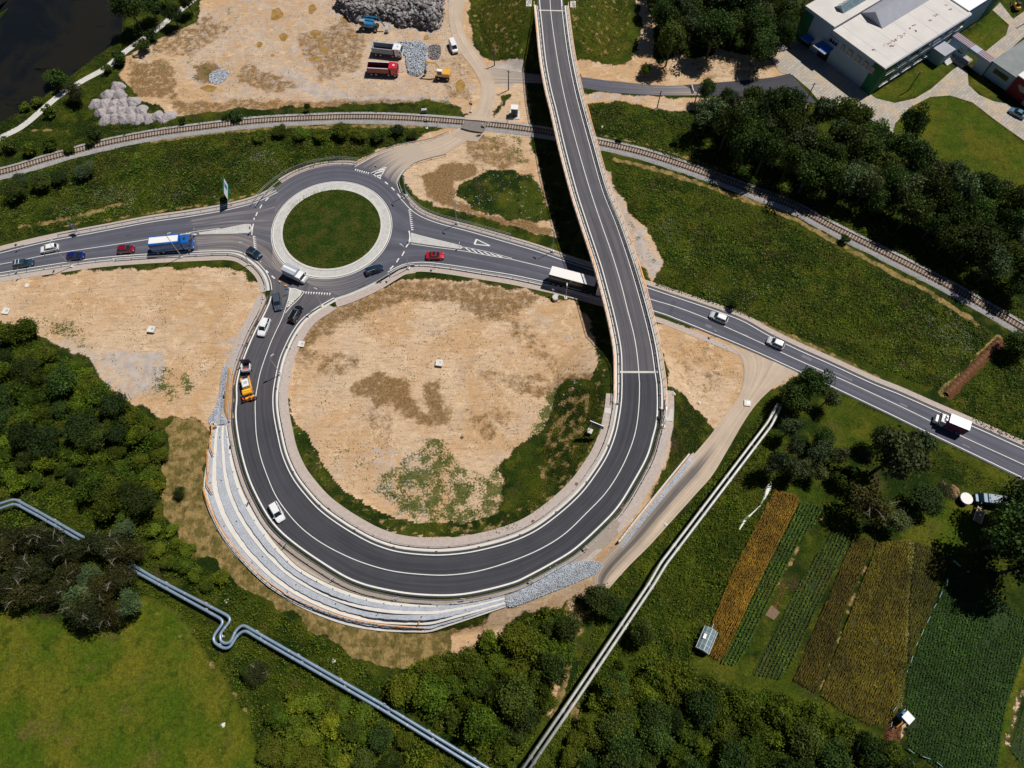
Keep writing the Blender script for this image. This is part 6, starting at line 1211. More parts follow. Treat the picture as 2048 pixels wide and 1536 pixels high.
def utility(px, py, h, label, m='wood'):
    p = g1(px, py); r = empty('utility_pole', (p[0], p[1], p[2]), random.uniform(0, 3), label, 'utility pole', 'timber utility poles'); b = MB(); b.tube([(0, 0, 0), (0, 0, h)], [.16, .11], 8); b.build('pole', M[m], r); b = MB(); b.box((0, 0, h - .4), (1.2, .1, .1)); b.build('crossarm', M[m], r)
    for q in (-.5, .5): MB().tube([(q, 0, h - .35), (q, 0, h - .1)], .05, 6).build('insulator', M['sign_white'], r)
utility(1017,180,6.3,'timber utility pole standing where the works road leaves the dirt road'); utility(989,131,5,'timber utility pole on the verge right of the white van'); utility(1314,216,5.5,'timber utility pole on a grey mound below the works road'); utility(1817,181,6,'timber utility pole on the lawn in front of the factory'); utility(1613,200,5.5,'timber utility pole at the end of the new tarmac'); utility(1389,206,5,'timber utility pole by the tree on the works road'); utility(2048,48,6,'timber utility pole at the far right edge near the yellow machine')
def sign(px, py, a, w, h, zc, m, label, name='road_sign', back='sign_back', posts=1, cat='road sign', tilt=0, grp='small road signs'):
    p = g1(px, py); r = empty(name, (p[0], p[1], p[2]), a, label, cat, grp); b = MB(); b.box((0, 0, zc), (.05, w, h)); b.build('sign_panel', M[m], r); b = MB(); b.box((-.03, 0, zc), (.02, w * .96, h * .96)); b.build('panel_back', M[back], r)
    for k in range(posts): q = 0 if posts == 1 else (-.35 + .7 * k / (posts - 1)) * w; MB().tube([(-.08, q, 0), (-.08, q, zc + h / 2)], .04 if posts == 1 else .07, 6).build('post', M['steel'], r)
    return r
r = sign(464, 400, R(100), .0001 + 4.6, 2.6, 4.2, 'sign_white', 'tall green-backed advertising board on posts in the weeds north of the left road', name='billboard', back='sign_green', posts=2, cat='billboard', grp=None)
r.rotation_euler = (0, 0, R(10)); MB().box((.05, 0, 2.6), (.12, 4.6, .5)).build('green_band', M['sign_green'], r); MB().box((.05, 0, 5.6), (.12, 4.6, .4)).build('green_band', M['sign_green'], r); MB().box((.05, .6, 4.2), (.02, 1.2, 1.6)).build('blue_picture', M['sign_blue'], r)
sign(157, 466, R(60), 1.6, 1.9, 2.6, 'sign_blue', 'bright blue direction sign behind the guardrail north of the white hatchback', back='sign_blue', posts=2, cat='direction sign', grp=None)
for b_, a, lb in (((453,792), 20, 'striped chevron sign beside the soil ridge'), ((466,892), 10, 'striped red chevron sign at the upper end of the terraces'), ((501,1006), -10, 'striped red chevron sign halfway down the left verge of the loop'), ((573,1093), -35, 'striped red chevron sign beside a tuft of yellow weeds on the verge'), ((668,1160), -55, 'chevron sign at the lower left of the loop verge'), ((795,1198), -75, 'chevron sign left of centre on the bottom verge'), ((927,1200), -95, 'chevron sign near the right end of the terraces'), ((1064,1164), -120, 'chevron sign above the gravel chute'), ((1172,1098), -135, 'chevron sign on the verge right of the gravel chute'), ((1323,838), -170, 'small dark sign at the right abutment of the viaduct')):
    r = sign(b_[0], b_[1], R(a + 180), .9, .55, 1.3, 'sign_white', lb, cat='chevron sign', grp='chevron signs on the outside of the bend')
    for q in (-.25, .1): MB().box((.03, q, 1.3), (.01, .18, .5)).build('red_stripe', M['sign_red'], r)
# big sign back at the loop's inner right side
p = g1(1185, 866); r = empty('gantry_sign', (p[0], p[1], p[2]), heading((1183,866), (1206,873)), 'large dark-backed rectangular sign on posts inside the right bend of the loop', 'direction sign'); MB().box((.3, .3, 4.0), (2.9, .1, 1.7)).build('sign_panel', M['sign_back'], r); MB().box((.3, .24, 4.88), (2.9, .14, .08)).build('frame_edge', M['sign_white'], r)
for q in (-.7, 1.3): MB().tube([(q, .18, 0), (q, .18, 4.7)], .08, 8).build('post', M['steel'], r)
MB().box((-.6, 0, .3), (1.0, 1.0, .6)).build('foundation', M['concrete'], r)
for (x, y), a, lb, m in (((505,466), 180, 'blue keep-right signs on the tip of the west splitter island', 'sign_blue'), ((824,482), 0, 'green and white keep-right sign on the blunt end of the east island', 'sign_green'), ((920,497), 0, 'small sign at the pointed end of the east island', 'sign_white'), ((578,588), -90, 'small keep-right sign on the south splitter island', 'sign_blue'), ((396,470), 180, 'small sign at the pointed tip of the west splitter island', 'sign_white'), ((754,344), 70, 'small sign on the hatched area of the dusty arm', 'sign_white'), ((870,537), 200, 'small road sign behind the guardrail below the red saloon', 'sign_white'), ((42,500), 160, 'small round sign on the verge above the dark estate', 'sign_white'), ((43,556), 160, 'small round sign on the verge below the dark estate', 'sign_white'), ((781,560), 30, 'small sign on the verge below the navy estate', 'sign_white'), ((533,595), 90, 'small sign on the gravel verge left of the grey-blue estate', 'sign_white'), ((436,406), 120, 'small white sign in the grass right of the green billboard', 'sign_white'), ((1425,672), 30, 'small sign on the south verge of the right main road near its dirt junction', 'sign_white'), ((815,380), 60, 'blue roadside sign beside the bare earth at the neck', 'sign_blue'), ((1105,590), 60, 'round white mirror on a post at the rear of the articulated lorry', 'sign_white')):
    sign(x, y, R(a), .6, .6, 2.0, m, lb)
def crossing_signal(px, py, a, label):
    p = g1(px, py); r = empty('crossing_signal', (p[0], p[1], p[2]), R(a), label, 'crossing signal', 'level crossing signals'); MB().tube([(0, 0, 0), (0, 0, 3.6)], .06, 8).build('post', M['sign_white'], r); MB().box((.08, 0, 2.6), (.12, .9, .6), bev=.1).build('signal_head', M['black'], r)
    for s in (1, -1): o = MB().box((0, 0, 0), (.05, 1.2, .16)).build('warning_cross_arm', M['sign_white'], r); o.location = (.1, 0, 3.4); o.rotation_euler = (s * .6, 0, 0)
    MB().box((0, 0, .2), (.6, .6, .4)).build('foundation', M['concrete'], r)
crossing_signal(966, 269, -110, 'crossing signal on the lower right of the level crossing'); crossing_signal(942, 224, 70, 'crossing signal on the upper left of the level crossing'); crossing_signal(854, 258, -80, 'tall railway signal between the tracks and the bushes left of the crossing')
p = g1(849, 226); r = empty('relay_cabinet', (p[0], p[1], p[2]), .1, 'dark equipment cabinet beside the railway left of the crossing', 'cabinet'); MB().box((0, 0, .6), (1.3, .6, 1.2)).build('cabinet', M['sign_back'], r); MB().box((0, 0, 1.23), (1.4, .7, .06)).build('lid', M['steel'], r)
p = g1(1029, 230); r = empty('switch_house', (p[0], p[1], p[2]), R(-4), 'small grey hut with a white roof slab left of the viaduct by the railway', 'hut'); MB().box((0, 0, 1.3), (1.7, 1.5, 2.6)).build('wall', M['sign_back'], r); MB().box((0, 0, 2.65), (1.9, 1.7, .12)).build('roof', M['white'], r); MB().box((0, 0, .05), (2.8, 2.9, .2)).build('base_slab', M['concrete'], r); MB().box((0, -.76, 1.0), (.8, .04, 1.8)).build('door', M['darksteel'], r)
# concrete chambers
for (x, y), s, lb in (((305,661), 1.4, 'square grey concrete chamber alone in the bare field left of the loop'), ((879,728), 1.35, 'white-topped concrete chamber in the middle of the loop'), ((603,689), 1.25, 'flat concrete slab on the inner left edge of the loop'), ((13,623), 1.4, 'flat concrete slab at the left frame edge of the bare field'), ((1494,807), 1.2, 'small dark-edged concrete block beside the side track')):
    p = g1(x, y); r = empty('concrete_chamber', (p[0], p[1], p[2]), R(-8), lb, 'concrete chamber', 'concrete chambers'); hh = .7 if s > 1.3 and x > 100 else .3; MB().box((0, 0, hh / 2 - .1), (s, s, hh)).build('chamber_wall', M['concrete'], r); MB().box((0, 0, hh - .05), (s + .12, s + .12, .12)).build('cover_slab', M['concrete_w'], r); MB().tube([(.25, .1, hh - .02), (.25, .1, hh + .03)], .3, 12).build('manhole_lid', M['steel'], r)
for x, y, lb in ((54, 571, 'pale round manhole in the bare field near the left road'),):
    if lb: p = g1(x, y); tag(MB().tube([(0, 0, 0), (0, 0, .12)], .5, 20).build('manhole_cover', M['concrete_w']), lb, 'manhole').location = (p[0], p[1], p[2] - .02)
for (x, y), lb in (((565,872), 'manhole cover on the inner left verge of the loop'), ((657,1020), 'manhole cover on the inner lower left verge of the loop'), ((1153,968), 'manhole cover on the inner right verge of the loop'), ((1066,1043), 'manhole cover on the inner lower right verge of the loop'), ((760,564), 'manhole cover on the verge south of the roundabout'), ((879,535), 'manhole cover on the verge below the red saloon'), ((924,875), 'rusty manhole cover inside the bare middle of the loop')):
    p = g1(x, y); tag(MB().tube([(0, 0, 0), (0, 0, .07)], .34, 16).build('manhole_cover', M['rail']), lb, 'manhole', 'rusty manhole covers').location = (p[0], p[1], p[2] + .01)
p = g1(1111,598); tag(MB().tube([(0, 0, 0), (0, 0, .9)], .75, 20).build('concrete_well', M['concrete']), 'round concrete well ring on the bare ground below the articulated lorry', 'well ring').location = (p[0], p[1], p[2])
# traffic cones lying at the loop entry
for (x, y), a, lb in (((562,566), 2.5, 'orange and white road cone lying by the loop entry, left one'), ((574,573), 2.9, 'orange and white road cone lying by the loop entry, beside the splitter')):
    p = g1(x, y); r = empty('traffic_cone', (p[0], p[1], p[2] + .2), a, lb, 'traffic cone', 'toppled road cones'); b = MB(); b.tube([(0, 0, .02), (.8, 0, .08)], [.22, .05], 12); b.build('cone', M['orange'], r); MB().tube([(.3, 0, .04), (.5, 0, .055)], [.165, .12], 12).build('white_band', M['sign_white'], r); MB().box((-.02, 0, .08), (.08, .5, .5)).build('base', M['orange'], r)
for (x, y), h, lb in (((1019,256), 1.0, 'orange marker post beside the rails left of the viaduct'), ((1015,247), .9, 'yellow-topped orange marker near the grey hut'), ((876,252), 1.6, 'white marker post beside the railway left of the crossing')):
    p = g1(x, y); r = empty('marker_post', (p[0], p[1], max(p[2], .3)), 0, lb, 'marker post', 'railway marker posts'); MB().tube([(0, 0, 0), (0, 0, h)], .07, 8).build('post', M['orange'] if x > 900 else M['sign_white'], r); MB().box((0, 0, h), (.22, .1, .3)).build('marker_plate', M['sign_yellow'] if x > 900 else M['sign_white'], r)
# barrier log on the works road
p = g1(1384,179); r = empty('road_barrier', (p[0], p[1], p[2]), heading((1382,170), (1387,188)), 'concrete barrier beam lying across the works road', 'barrier'); MB().box((0, 0, .35), (2.7, .5, .7), top=(1, .5)).build('barrier_block', M['concrete'], r); MB().box((0, 0, .74), (2.6, .16, .06)).build('barrier_top', M['concrete_w'], r)
# ================================================================== PIPELINES
def pipeline(runs, r0, z, m, label, name='pipeline', gap=9):
    p0 = np.array([*W(runs[0][0][0], runs[0][0][1], z), 0]); root = empty(name, (float(p0[0]), float(p0[1]), 0), 0, label, 'pipeline'); org = Vector((float(p0[0]), float(p0[1]), 0)); first = None
    for rn in runs:
        Q = []
        for i, p in enumerate(rn):            # round the bends
            if 0 < i < len(rn) - 1:
                a, c = rn[i - 1], rn[i + 1]; 
                def tw(q, d): L = math.hypot(q[0] - p[0], q[1] - p[1]); t = min(d / L, .45); return (p[0] + (q[0] - p[0]) * t, p[1] + (q[1] - p[1]) * t)
                u, v = tw(a, 9), tw(c, 9); Q += [tuple((1 - t)**2 * u[k] + 2 * t * (1 - t) * p[k] + t * t * v[k] for k in (0, 1)) for t in np.linspace(0, 1, 6)]
            else: Q.append(p)
        Q = np.array(Q); x, y = W(Q[:, 0], Q[:, 1], z); P = [Vector((a, c, z)) - org for a, c in zip(x, y)]
        b = MB(); b.tube(P, r0, 12); b.build('pipe', M[m], root, smooth=True)
        s = np.r_[0, np.cumsum([(P[i + 1] - P[i]).length for i in range(len(P) - 1)])]
        for q in np.arange(2, s[-1], gap):
            X = [float(np.interp(q, s, [pp[k] for pp in P])) for k in range(3)]; i = min(int(np.searchsorted(s, q)), len(P) - 1); d = P[i] - P[i - 1]; a = math.atan2(d.y, d.x)
            if first is None or True:
                if first is None: bb = MB(); bb.box((0, 0, -z / 2 - r0 / 2), (.3, r0 * 1.6, z)); bb.box((0, 0, -r0 - .05), (.5, r0 * 2.4, .14)); first = o = bb.build('pipe_support', M['concrete'], root)
                else: o = first.copy(); col.objects.link(o); o.parent = root
                o.location = X; o.rotation_euler = (0, 0, a)
        ct = None
        for q in np.arange(4, s[-1], gap * .66):
            X = [float(np.interp(q, s, [pp[k] for pp in P])) for k in range(3)]; i = min(int(np.searchsorted(s, q)), len(P) - 1); d = P[i] - P[i - 1]
            if ct is None: bb = MB(); bb.tube([(-.05, 0, 0), (.05, 0, 0)], r0 * 1.05, 12); ct = o = bb.build('pipe_band', M['steel'], root)
            else: o = ct.copy(); col.objects.link(o); o.parent = root
            o.location = X; o.rotation_euler = (0, 0, math.atan2(d.y, d.x))
    return root
pipeline([[(-80,1042),(0,1007),(30,998),(80,1025),(155,1068),(250,1120),(302,1152),(457,1232),(461,1241),(440,1268),(441,1282),(450,1287),(461,1285),(472,1260),(486,1249),(512,1264),(762,1407),(990,1545),(1020,1562)], [(-80,1053),(0,1017),(30,1007),(80,1034),(155,1078),(250,1132),(287,1152),(443,1238),(446,1246),(427,1272),(428,1285),(447,1297),(460,1295),(475,1270),(490,1260),(512,1274),(762,1418),(980,1552),(1010,1570)]], .27, 1.5, 'pipe', 'pair of blue-grey heating pipes with a U-shaped loop crossing the lower left')
pipeline([[(1556,808),(1535,845),(1322,1125),(1299,1165),(1140,1400),(1040,1545)], [(1561,814),(1543,851),(1332,1129),(1309,1167),(1152,1402),(1054,1545)]], .27, 2.6, 'pipe_w', 'pair of straight whitish heating pipes running diagonally below the side track')
# ================================================================== FACTORY
def pxz(px, py, z): x, y = W(px, py, z); return np.array([float(x), float(y)])
HB = 8.5
A_, B_ = pxz(1769.8,136,HB), pxz(1941,28,HB); C_ = pxz(1667,60,HB); UX = (B_ - A_) / np.linalg.norm(B_ - A_); UY = np.array([-UX[1], UX[0]]); LX = float(np.linalg.norm(B_ - A_)); WY = float((C_ - A_) @ UY); ang = math.atan2(UX[1], UX[0])
D_ = pxz(1613,14,HB + .9); WD = float((D_ - A_) @ UY)
fac = empty('factory_building', (A_[0], A_[1], 0), ang, 'large white factory with dark green corners and a raised grey roof monitor', 'building')
def loc(px, py, z): q = pxz(px, py, z) - A_; return float(q @ UX), float(q @ UY)
def fb(nm, c, d, m, **k): return MB().box(c, d, **k).build(nm, M[m], fac)
L2 = LX + 40
fb('wall', (LX / 2, WY / 2, HB / 2 - .1), (LX, WY, HB - .2), 'shade_tinted_wall'); fb('roof', (LX / 2, WY / 2, HB + .0), (LX + .5, WY + .3, .3), 'roof')
fb('wall', (LX / 2 + 6, (WY + WD) / 2 + .1, (HB + .9) / 2 - .1), (LX + 12, WD - WY, HB + .7), 'shade_tinted_wall'); fb('roof', (LX / 2 + 6, (WY + WD) / 2 + .15, HB + .95), (LX + 12.5, WD - WY + .5, .3), 'roof')
x1, y1 = loc(1896, -6, HB + .3); x2, y2 = loc(2000, 2, HB + .3)
fb('wall', (LX + 9, WY * .56 + 1.2, HB / 2), (18, WY * 1.12, HB), 'shade_tinted_wall'); fb('roof', (LX + 9.1, WY * .56 + 1.0, HB + .35), (18.2, WY * 1.12 + .6, .3), 'roofbright')
fb('eaves_fascia', (LX + 9, -.03 + 1.2 - WY * .0 - .25, HB - .2), (18.3, .3, .9), 'soffit_blue'); fb('eaves_fascia', (LX / 2, -.22, HB - .1), (LX + .5, .12, .35), 'canvas_grey')
# green corner cladding, each proud of the wall
fb('corner_cladding', (-.04, 1.55, HB / 2 - .15), (.12, 3.1, HB - .4), 'green_wall'); fb('corner_cladding', (3.2, -.05, HB / 2 - .15), (6.4, .12, HB - .4), 'green_wall'); fb('corner_cladding', (-.04, WD - 1.6, HB / 2), (.12, 3.2, HB), 'green_wall'); fb('corner_cladding', (LX + 15.5, 1.0 - .05 + .2, HB / 2 - .5), (4.6, .14, HB - 1.0), 'green_wall')
fb('rear_cladding', (LX / 2 + 6, WD + .15, HB / 2), (LX + 12, .1, HB), 'green_wall')
# front facade: two rows of ribbon windows with pale sills
pm = {}
def win(c, d, nm='window', sill=True, face='y'):
    key = (d, face)
    if key in pm: 
        o = pm[key].copy(); col.objects.link(o); o.parent = fac; o.location = c
        for ch in pm[key].children: q = ch.copy(); col.objects.link(q); q.parent = o
        return o
    b = MB(); 
    if face == 'y': b.box((0, 0, 0), (d[0], .1, d[1]))
    else: b.box((0, 0, 0), (.1, d[0], d[1]))
    o = b.build(nm, M['glass'], fac); o.location = c; pm[key] = o; b = MB()
    if face == 'y': b.box((0, -.12, -d[1] / 2 - .06), (d[0] + .2, .34, .1)); 
    else: b.box((-.04, 0, -d[1] / 2 - .06), (.2, d[0] + .2, .1))
    b.build('sill', M['white'], o); b = MB()
    for q in np.linspace(-.5, .5, 4)[1:-1]:
        if face == 'y': b.box((q * d[0], -.06, 0), (.07, .04, d[1]))
        else: b.box((-.06, q * d[0], 0), (.04, .07, d[1]))
    b.build('mullion', M['steel'], o); return o
for z in (2.3, 6.0):
    for k in range(7):
        x = 4.0 + k * (LX - 5.5) / 6.2
        if x < LX - 1.5: win((x, -.10 if x > 6 else -.14, z), (3.4, 1.35))
# shaded end wall: high brown windows, two blue canopies, doors
yy = [3.0, 4.6, 6.6, 8.8, 10.6, 12.6]
ends = [((1744,138),(1752,133)), ]
for k, (y, w_) in enumerate(((2.2, 1.5), (4.0, 1.4), (6.0, 1.5), (8.3, 1.5), (10.2, .9), (12.7, 2.6))):
    fr_ = y / 14.0; win((-.14, WY * fr_, 6.2), (w_, 1.5), face='x')
fb('canopy', (-1.6, WY * .98, 4.2), (3.4, 4.2, .18), 'soffit_blue'); fb('canopy_edge', (-3.35, WY * .98, 4.25), (.14, 4.3, .28), 'white'); fb('canopy', (-1.3, WY * 1.30, 3.2), (2.6, 3.2, .15), 'soffit_blue'); fb('dock_door', (-.08, WY * .98, 1.7), (.14, 3.4, 3.3), 'black'); fb('dock_door', (-.08, WD * .84, 1.6), (.14, 2.6, 3.2), 'black')
# raised monitor and small skylight
mx0, my0 = loc(1751, 22, HB + 2.6); a0 = loc(1763, 59, HB + .15); a1 = loc(1721, 24, HB + .15); yl, yh = a0[1], a1[1]; yl = min(yl, yh - 3); xm = (a0[0] + a1[0]) / 2; ym = (yl + yh) / 2
b = MB(); b.loft([[(xm, yl, HB + .1), (xm, ym, HB + 2.7), (xm, yh, HB + .1)], [(xm + LX + 8, yl, HB + .1), (xm + LX + 8, ym, HB + 2.7), (xm + LX + 8, yh, HB + .1)]]); b.build('roof_monitor', M['roof_grey'], fac)
b = MB(); b.box((xm - .02, ym, HB + .15), (.06, yh - yl + .1, .1)); b.build('monitor_trim', M['darksteel'], fac)
s0 = loc(1678, 20, HB + 1.2); b = MB(); sx, sy = s0; b.loft([[(sx, sy - 1.6, HB + 1.1), (sx, sy, HB + 2.6), (sx, sy + 1.6, HB + 1.1)], [(sx + 9, sy - 1.6, HB + 1.1), (sx + 9, sy, HB + 2.6), (sx + 9, sy + 1.6, HB + 1.1)]]); b.build('skylight', M['glass_g'], fac)
b = MB()
for q in np.linspace(0, 9, 6): b.tube([(sx + q, sy - 1.62, HB + 1.12), (sx + q, sy, HB + 2.64), (sx + q, sy + 1.62, HB + 1.12)], .05, 4)
b.build('skylight_frame', M['sign_white'], fac)
# rust stains on the roof sheet (wear with a shape of its own)
rb = MB()
for (x, y, s) in ((1747,100,5),(1778,86,8),(1790,80,7),(1803,72,7),(1819,57,3),(1832,62,4),(1828,50,3),(1862,40,4),(1873,30,5),(1900,19,3),(1892,10,3),(1785,92,5)):
    qx, qy = loc(x, y, HB + .15)
    for t in range(int(s * 3)):
        a, d_ = random.uniform(0, 6.28), random.uniform(0, s * .16); rb.box((qx + d_ * 1.6 * math.cos(a), qy + d_ * .7 * math.sin(a), HB + .155), (random.uniform(.1, .45), random.uniform(.08, .3), .012), rz=random.uniform(0, 3))
o = rb.build('rust_stain', M['rust'], fac); o['kind'] = 'stuff'
b = MB()
for q in np.arange(3, LX, 6.0): b.box((q, WY / 2, HB + .158), (.05, WY + .2, .015))
b.build('roof_seam', M['roof_grey'], fac); b = MB(); b.tube([(-.2, -.35, HB - .05), (LX, -.35, HB - .05)], .09, 6); b.build('gutter', M['steel'], fac)
# entrance stair, canopy and the linking passage
px_, py_ = loc(1869 + 24, 95, 3.4); fb('entrance_porch', (px_ - 1, -2.0, 1.7), (4.2, 4.0, 3.4), 'shade_tinted_wall'); fb('porch_roof', (px_ - 1, -2.05, 3.5), (4.6, 4.3, .2), 'roof_grey')
b = MB(); q = loc(1898, 118, .6)
for k in range(6): b.box((q[0], q[1] + 1.6 - k * .5, .55 - k * .09), (3.6, .55, 1.1 - k * .18))
b.build('entrance_steps', M['concrete'], fac)
e0, e1 = pxz(1911, 68, 4.3), pxz(1988, 122, 4.3); link = empty('linking_passage', ((e0[0] + e1[0]) / 2, (e0[1] + e1[1]) / 2, 0), math.atan2(*(e1 - e0)[::-1]), 'enclosed passage with a red and white striped tin roof joining the two buildings', 'building'); Lk = float(np.linalg.norm(e1 - e0))
MB().box((-Lk * .28, 0, 2.05), (Lk * .42, 2.0, 4.1)).build('wall', M['shade_tinted_wall'], link); MB().box((Lk * .36, 0, 2.05), (Lk * .26, 2.0, 4.1)).build('wall', M['shade_tinted_wall'], link); MB().box((Lk * .1, .3, 3.4), (Lk * .4, 1.4, 1.2)).build('wall', M['shade_tinted_wall'], link); MB().box((0, 0, 4.2), (Lk, 2.4, .16)).build('roof', M['canvas_grey'], link)
for k in range(28):
    if 13 <= k <= 17: continue
    MB().box((-Lk / 2 + Lk * (k + .5) / 28, 0, 4.3), (Lk / 28 * .5, 2.3, .04)).build('roof_stripe', M['red_wall'], link)
win2 = MB().box((-Lk * .18, -1.03, 2.2), (1.4, .08, 1.2)).build('window', M['glass'], link)
k0 = pxz(1988, 122, 4.6); k1 = pxz(2032, 155, 4.6); KX = (k1 - k0) / np.linalg.norm(k1 - k0); gb = empty('grey_roofed_building', (k0[0], k0[1], 0), ang, 'pale building with a flat grey roof at the right edge', 'building'); Lw = float(np.linalg.norm(k1 - k0))
MB().box((15, -Lw / 2, 2.2), (30, Lw, 4.4)).build('wall', M['shade_tinted_wall'], gb); MB().box((14.8, -Lw / 2, 4.55), (30.6, Lw + .6, .25)).build('roof', plain('grey_bitumen_roof', (.22, .24, .24), .9, var=.2, sc=.3), gb); MB().box((-.06, -Lw * .5, 2.7), (.1, Lw * .6, 1.2)).build('window', M['glass'], gb)
rb_ = empty('red_building', (k0[0], k0[1], 0), ang, 'dark red clad building with a white parapet at the right edge', 'building'); MB().box((14.4, -Lw - 6.2, 2.7), (30, 12, 5.4)).build('wall', M['red_wall'], rb_); MB().box((14.4, -Lw - 6.2, 5.5), (30.3, 12.3, .22)).build('roof', M['white'], rb_)
for q in (-Lw - 3, -Lw - 8.5): MB().box((-.66, q, 3.2), (.1, 2.4, 1.4)).build('window', M['glass'], rb_)
MB().box((-.7, -Lw - 6, 1.2), (.12, 1.3, 2.4)).build('door', M['canvas_grey'], rb_)
p = pxz(1925, 118, .5); r = empty('concrete_ramp', (p[0], p[1], 0), ang, 'pale broken concrete loading ramp under the linking passage', 'ramp'); MB().box((0, 0, .3), (5.0, 4.0, .6), top=(.8, .9)).build('ramp_slab', M['slab'], r)
# ================================================================== GARDEN THINGS
p = g1(1410, 1281); r = empty('greenhouse', (p[0], p[1], 0), heading((1405,1300), (1421,1262)), 'small glazed greenhouse with white frame standing in the grass beside the plots', 'greenhouse'); Lg, Wg, hs = 4.2, 2.5, 1.3
prof = [(-Wg / 2, 0), (-Wg / 2, hs), (-Wg * .3, hs + .55), (0, hs + .85), (Wg * .3, hs + .55), (Wg / 2, hs), (Wg / 2, 0)]
b = MB(); b.loft([[(x, y, z) for y, z in prof] for x in (-Lg / 2, Lg / 2)]); b.build('glazing', M['glass_g'], r)
b = MB()
for x in np.linspace(-Lg / 2, Lg / 2, 5): b.tube([(x, y * 1.01, z + .02) for y, z in prof], .035, 4)
for y, z in prof[1:-1]: b.tube([(-Lg / 2, y * 1.01, z + .03), (Lg / 2, y * 1.01, z + .03)], .08 if y == 0 else .03, 4)
b.build('frame', M['sign_white'], r)
b = MB(); b.box((-Lg / 2 - .03, 0, 1.2), (.03, Wg * .9, 1.1)); b.build('end_panel', plain('pale_film', (.75, .66, .62), .4), r); MB().box((.3, .7, 2.0), (.9, .5, .05)).build('roof_vent', M['sign_white'], r); MB().box((Lg / 2 + .5, .1, 1.2), (.9, .05, 1.6)).build('door', M['sign_white'], r)
p = g1(1926, 1000); r = empty('round_tank', (p[0], p[1], 0), 0, 'round white garden pool with a dark side beside two hay heaps', 'tank'); b = MB(); b.tube([(0, 0, 0), (0, 0, 1.2)], 1.15, 28); b.build('tank_wall', M['navy_paint'], r); b = MB(); b.tube([(0, 0, 1.2), (0, 0, 1.26)], 1.18, 28); b.build('cover', M['canvas'], r)
for k, ((x, y), lb) in enumerate([((1909,980), 'upper brown hay heap beside the round pool'), ((1908,991), 'lower brown hay heap beside the round pool')]):
    o = heap_mesh('hay_heap', .9 + .1 * (1 - k), .75, 3 + k, plain('hay', (.28, .17, .09), .95, var=.3, sc=3, bumpd=.05)); p = g1(x, y); o.location = p; tag(o, lb, 'hay heap', 'hay heaps by the pool')
WSp = G([1541, 1536, 1528, 1520, 1505, 1490, 1478], [964, 978, 998, 1012, 1026, 1040, 1060]); V = []; F = []; wd = [.25, .5, .18, .12, .12, .3, .12]; T = tang(WSp)
for i, p in enumerate(WSp):
    for a, z in ((-1, .0), (-.5, .35), (.5, .3), (1, .0)): V.append((p[0] - T[i, 1] * a * wd[i], p[1] + T[i, 0] * a * wd[i], .05 + z + .1 * math.sin(i * 2)))
for i in range(6): F += [(i * 4 + j, (i + 1) * 4 + j, (i + 1) * 4 + j + 1, i * 4 + j + 1) for j in range(3)]
tag(meshobj('plastic_sheet', V, F, M['canvas'], smooth=True), 'long crumpled white plastic strip lying in the grass left of the plots', 'plastic sheet')
M['net'] = plain('aqua_netting', (.35, .60, .52), .7)
def netfence(pts, label, m='sign_white', on=1.6, off=1.2):
    P = GL(pts, 40); org = P[0]; r = empty('garden_fence', (org[0], org[1], 0), 0, label, 'fence', 'low fences round the plots'); s = np.r_[0, np.cumsum(np.linalg.norm(np.diff(P[:, :2], axis=0), axis=1))]; pm = None
    b = MB()
    for q in np.arange(0, s[-1], on + off):
        a = [np.interp(q, s, P[:, k]) - org[k] for k in (0, 1)]; c = [np.interp(q + on * random.uniform(.5, 1), s, P[:, k]) - org[k] for k in (0, 1)]; b = MB(); b.box(((a[0] + c[0]) / 2, (a[1] + c[1]) / 2, .45), (math.hypot(c[0] - a[0], c[1] - a[1]) + .05, .05, .5), rz=math.atan2(c[1] - a[1], c[0] - a[0])); b.build('netting', M['net'], r)
        if pm is None: pm = o = MB().box((0, 0, .4), (.07, .07, .9)).build('post', M['wood'], r)
        else: o = pm.copy(); col.objects.link(o); o.parent = r
        o.location = (a[0], a[1], 0)
    pass
netfence([(1892,1158),(1880,1185),(1866,1215),(1855,1238),(1842,1262),(1830,1290),(1817,1325),(1810,1345)], 'broken pale green netting fence between the brown plot and the potato field'); netfence([(1790,1412),(1783,1432),(1778,1455),(1772,1475)], 'short green netting fence left of the trench'); netfence([(1812,1497),(1840,1512),(1870,1524),(1910,1545)], 'low netting fence along the bottom of the potato field', off=.8); netfence([(1905,1122),(1925,1138),(1935,1145)], 'short netting fence at the top corner of the potato field')
p = g1(1642, 1040); tag(heap_mesh('orange_tub', .35, .45, 2, M['orange']), 'small orange tub in the leafy plot', 'tub').location = p
for (x, y), lb in (((1331,1050), 'pale boulder in the grass below the side track'), ((1398,806), 'white boulder on the edge of the grass wedge, lowest'), ((1377,787), 'white boulder on the edge of the grass wedge, middle'), ((1347,788), 'white boulder at the top of the grass wedge'), ((1204,254), 'white boulder beside the viaduct near the railway'), ((667,1322), 'white stone lying in the bushes above the pipes'), ((453,1202), 'white stone near the pipe bend'), ((446,1450), 'white stone lying on the lower left meadow')):
    o = heap_mesh('boulder', .42, .4, x % 7, M['concrete_w']); p = g1(x, y); o.location = p; tag(o, lb, 'boulder', 'pale boulders')
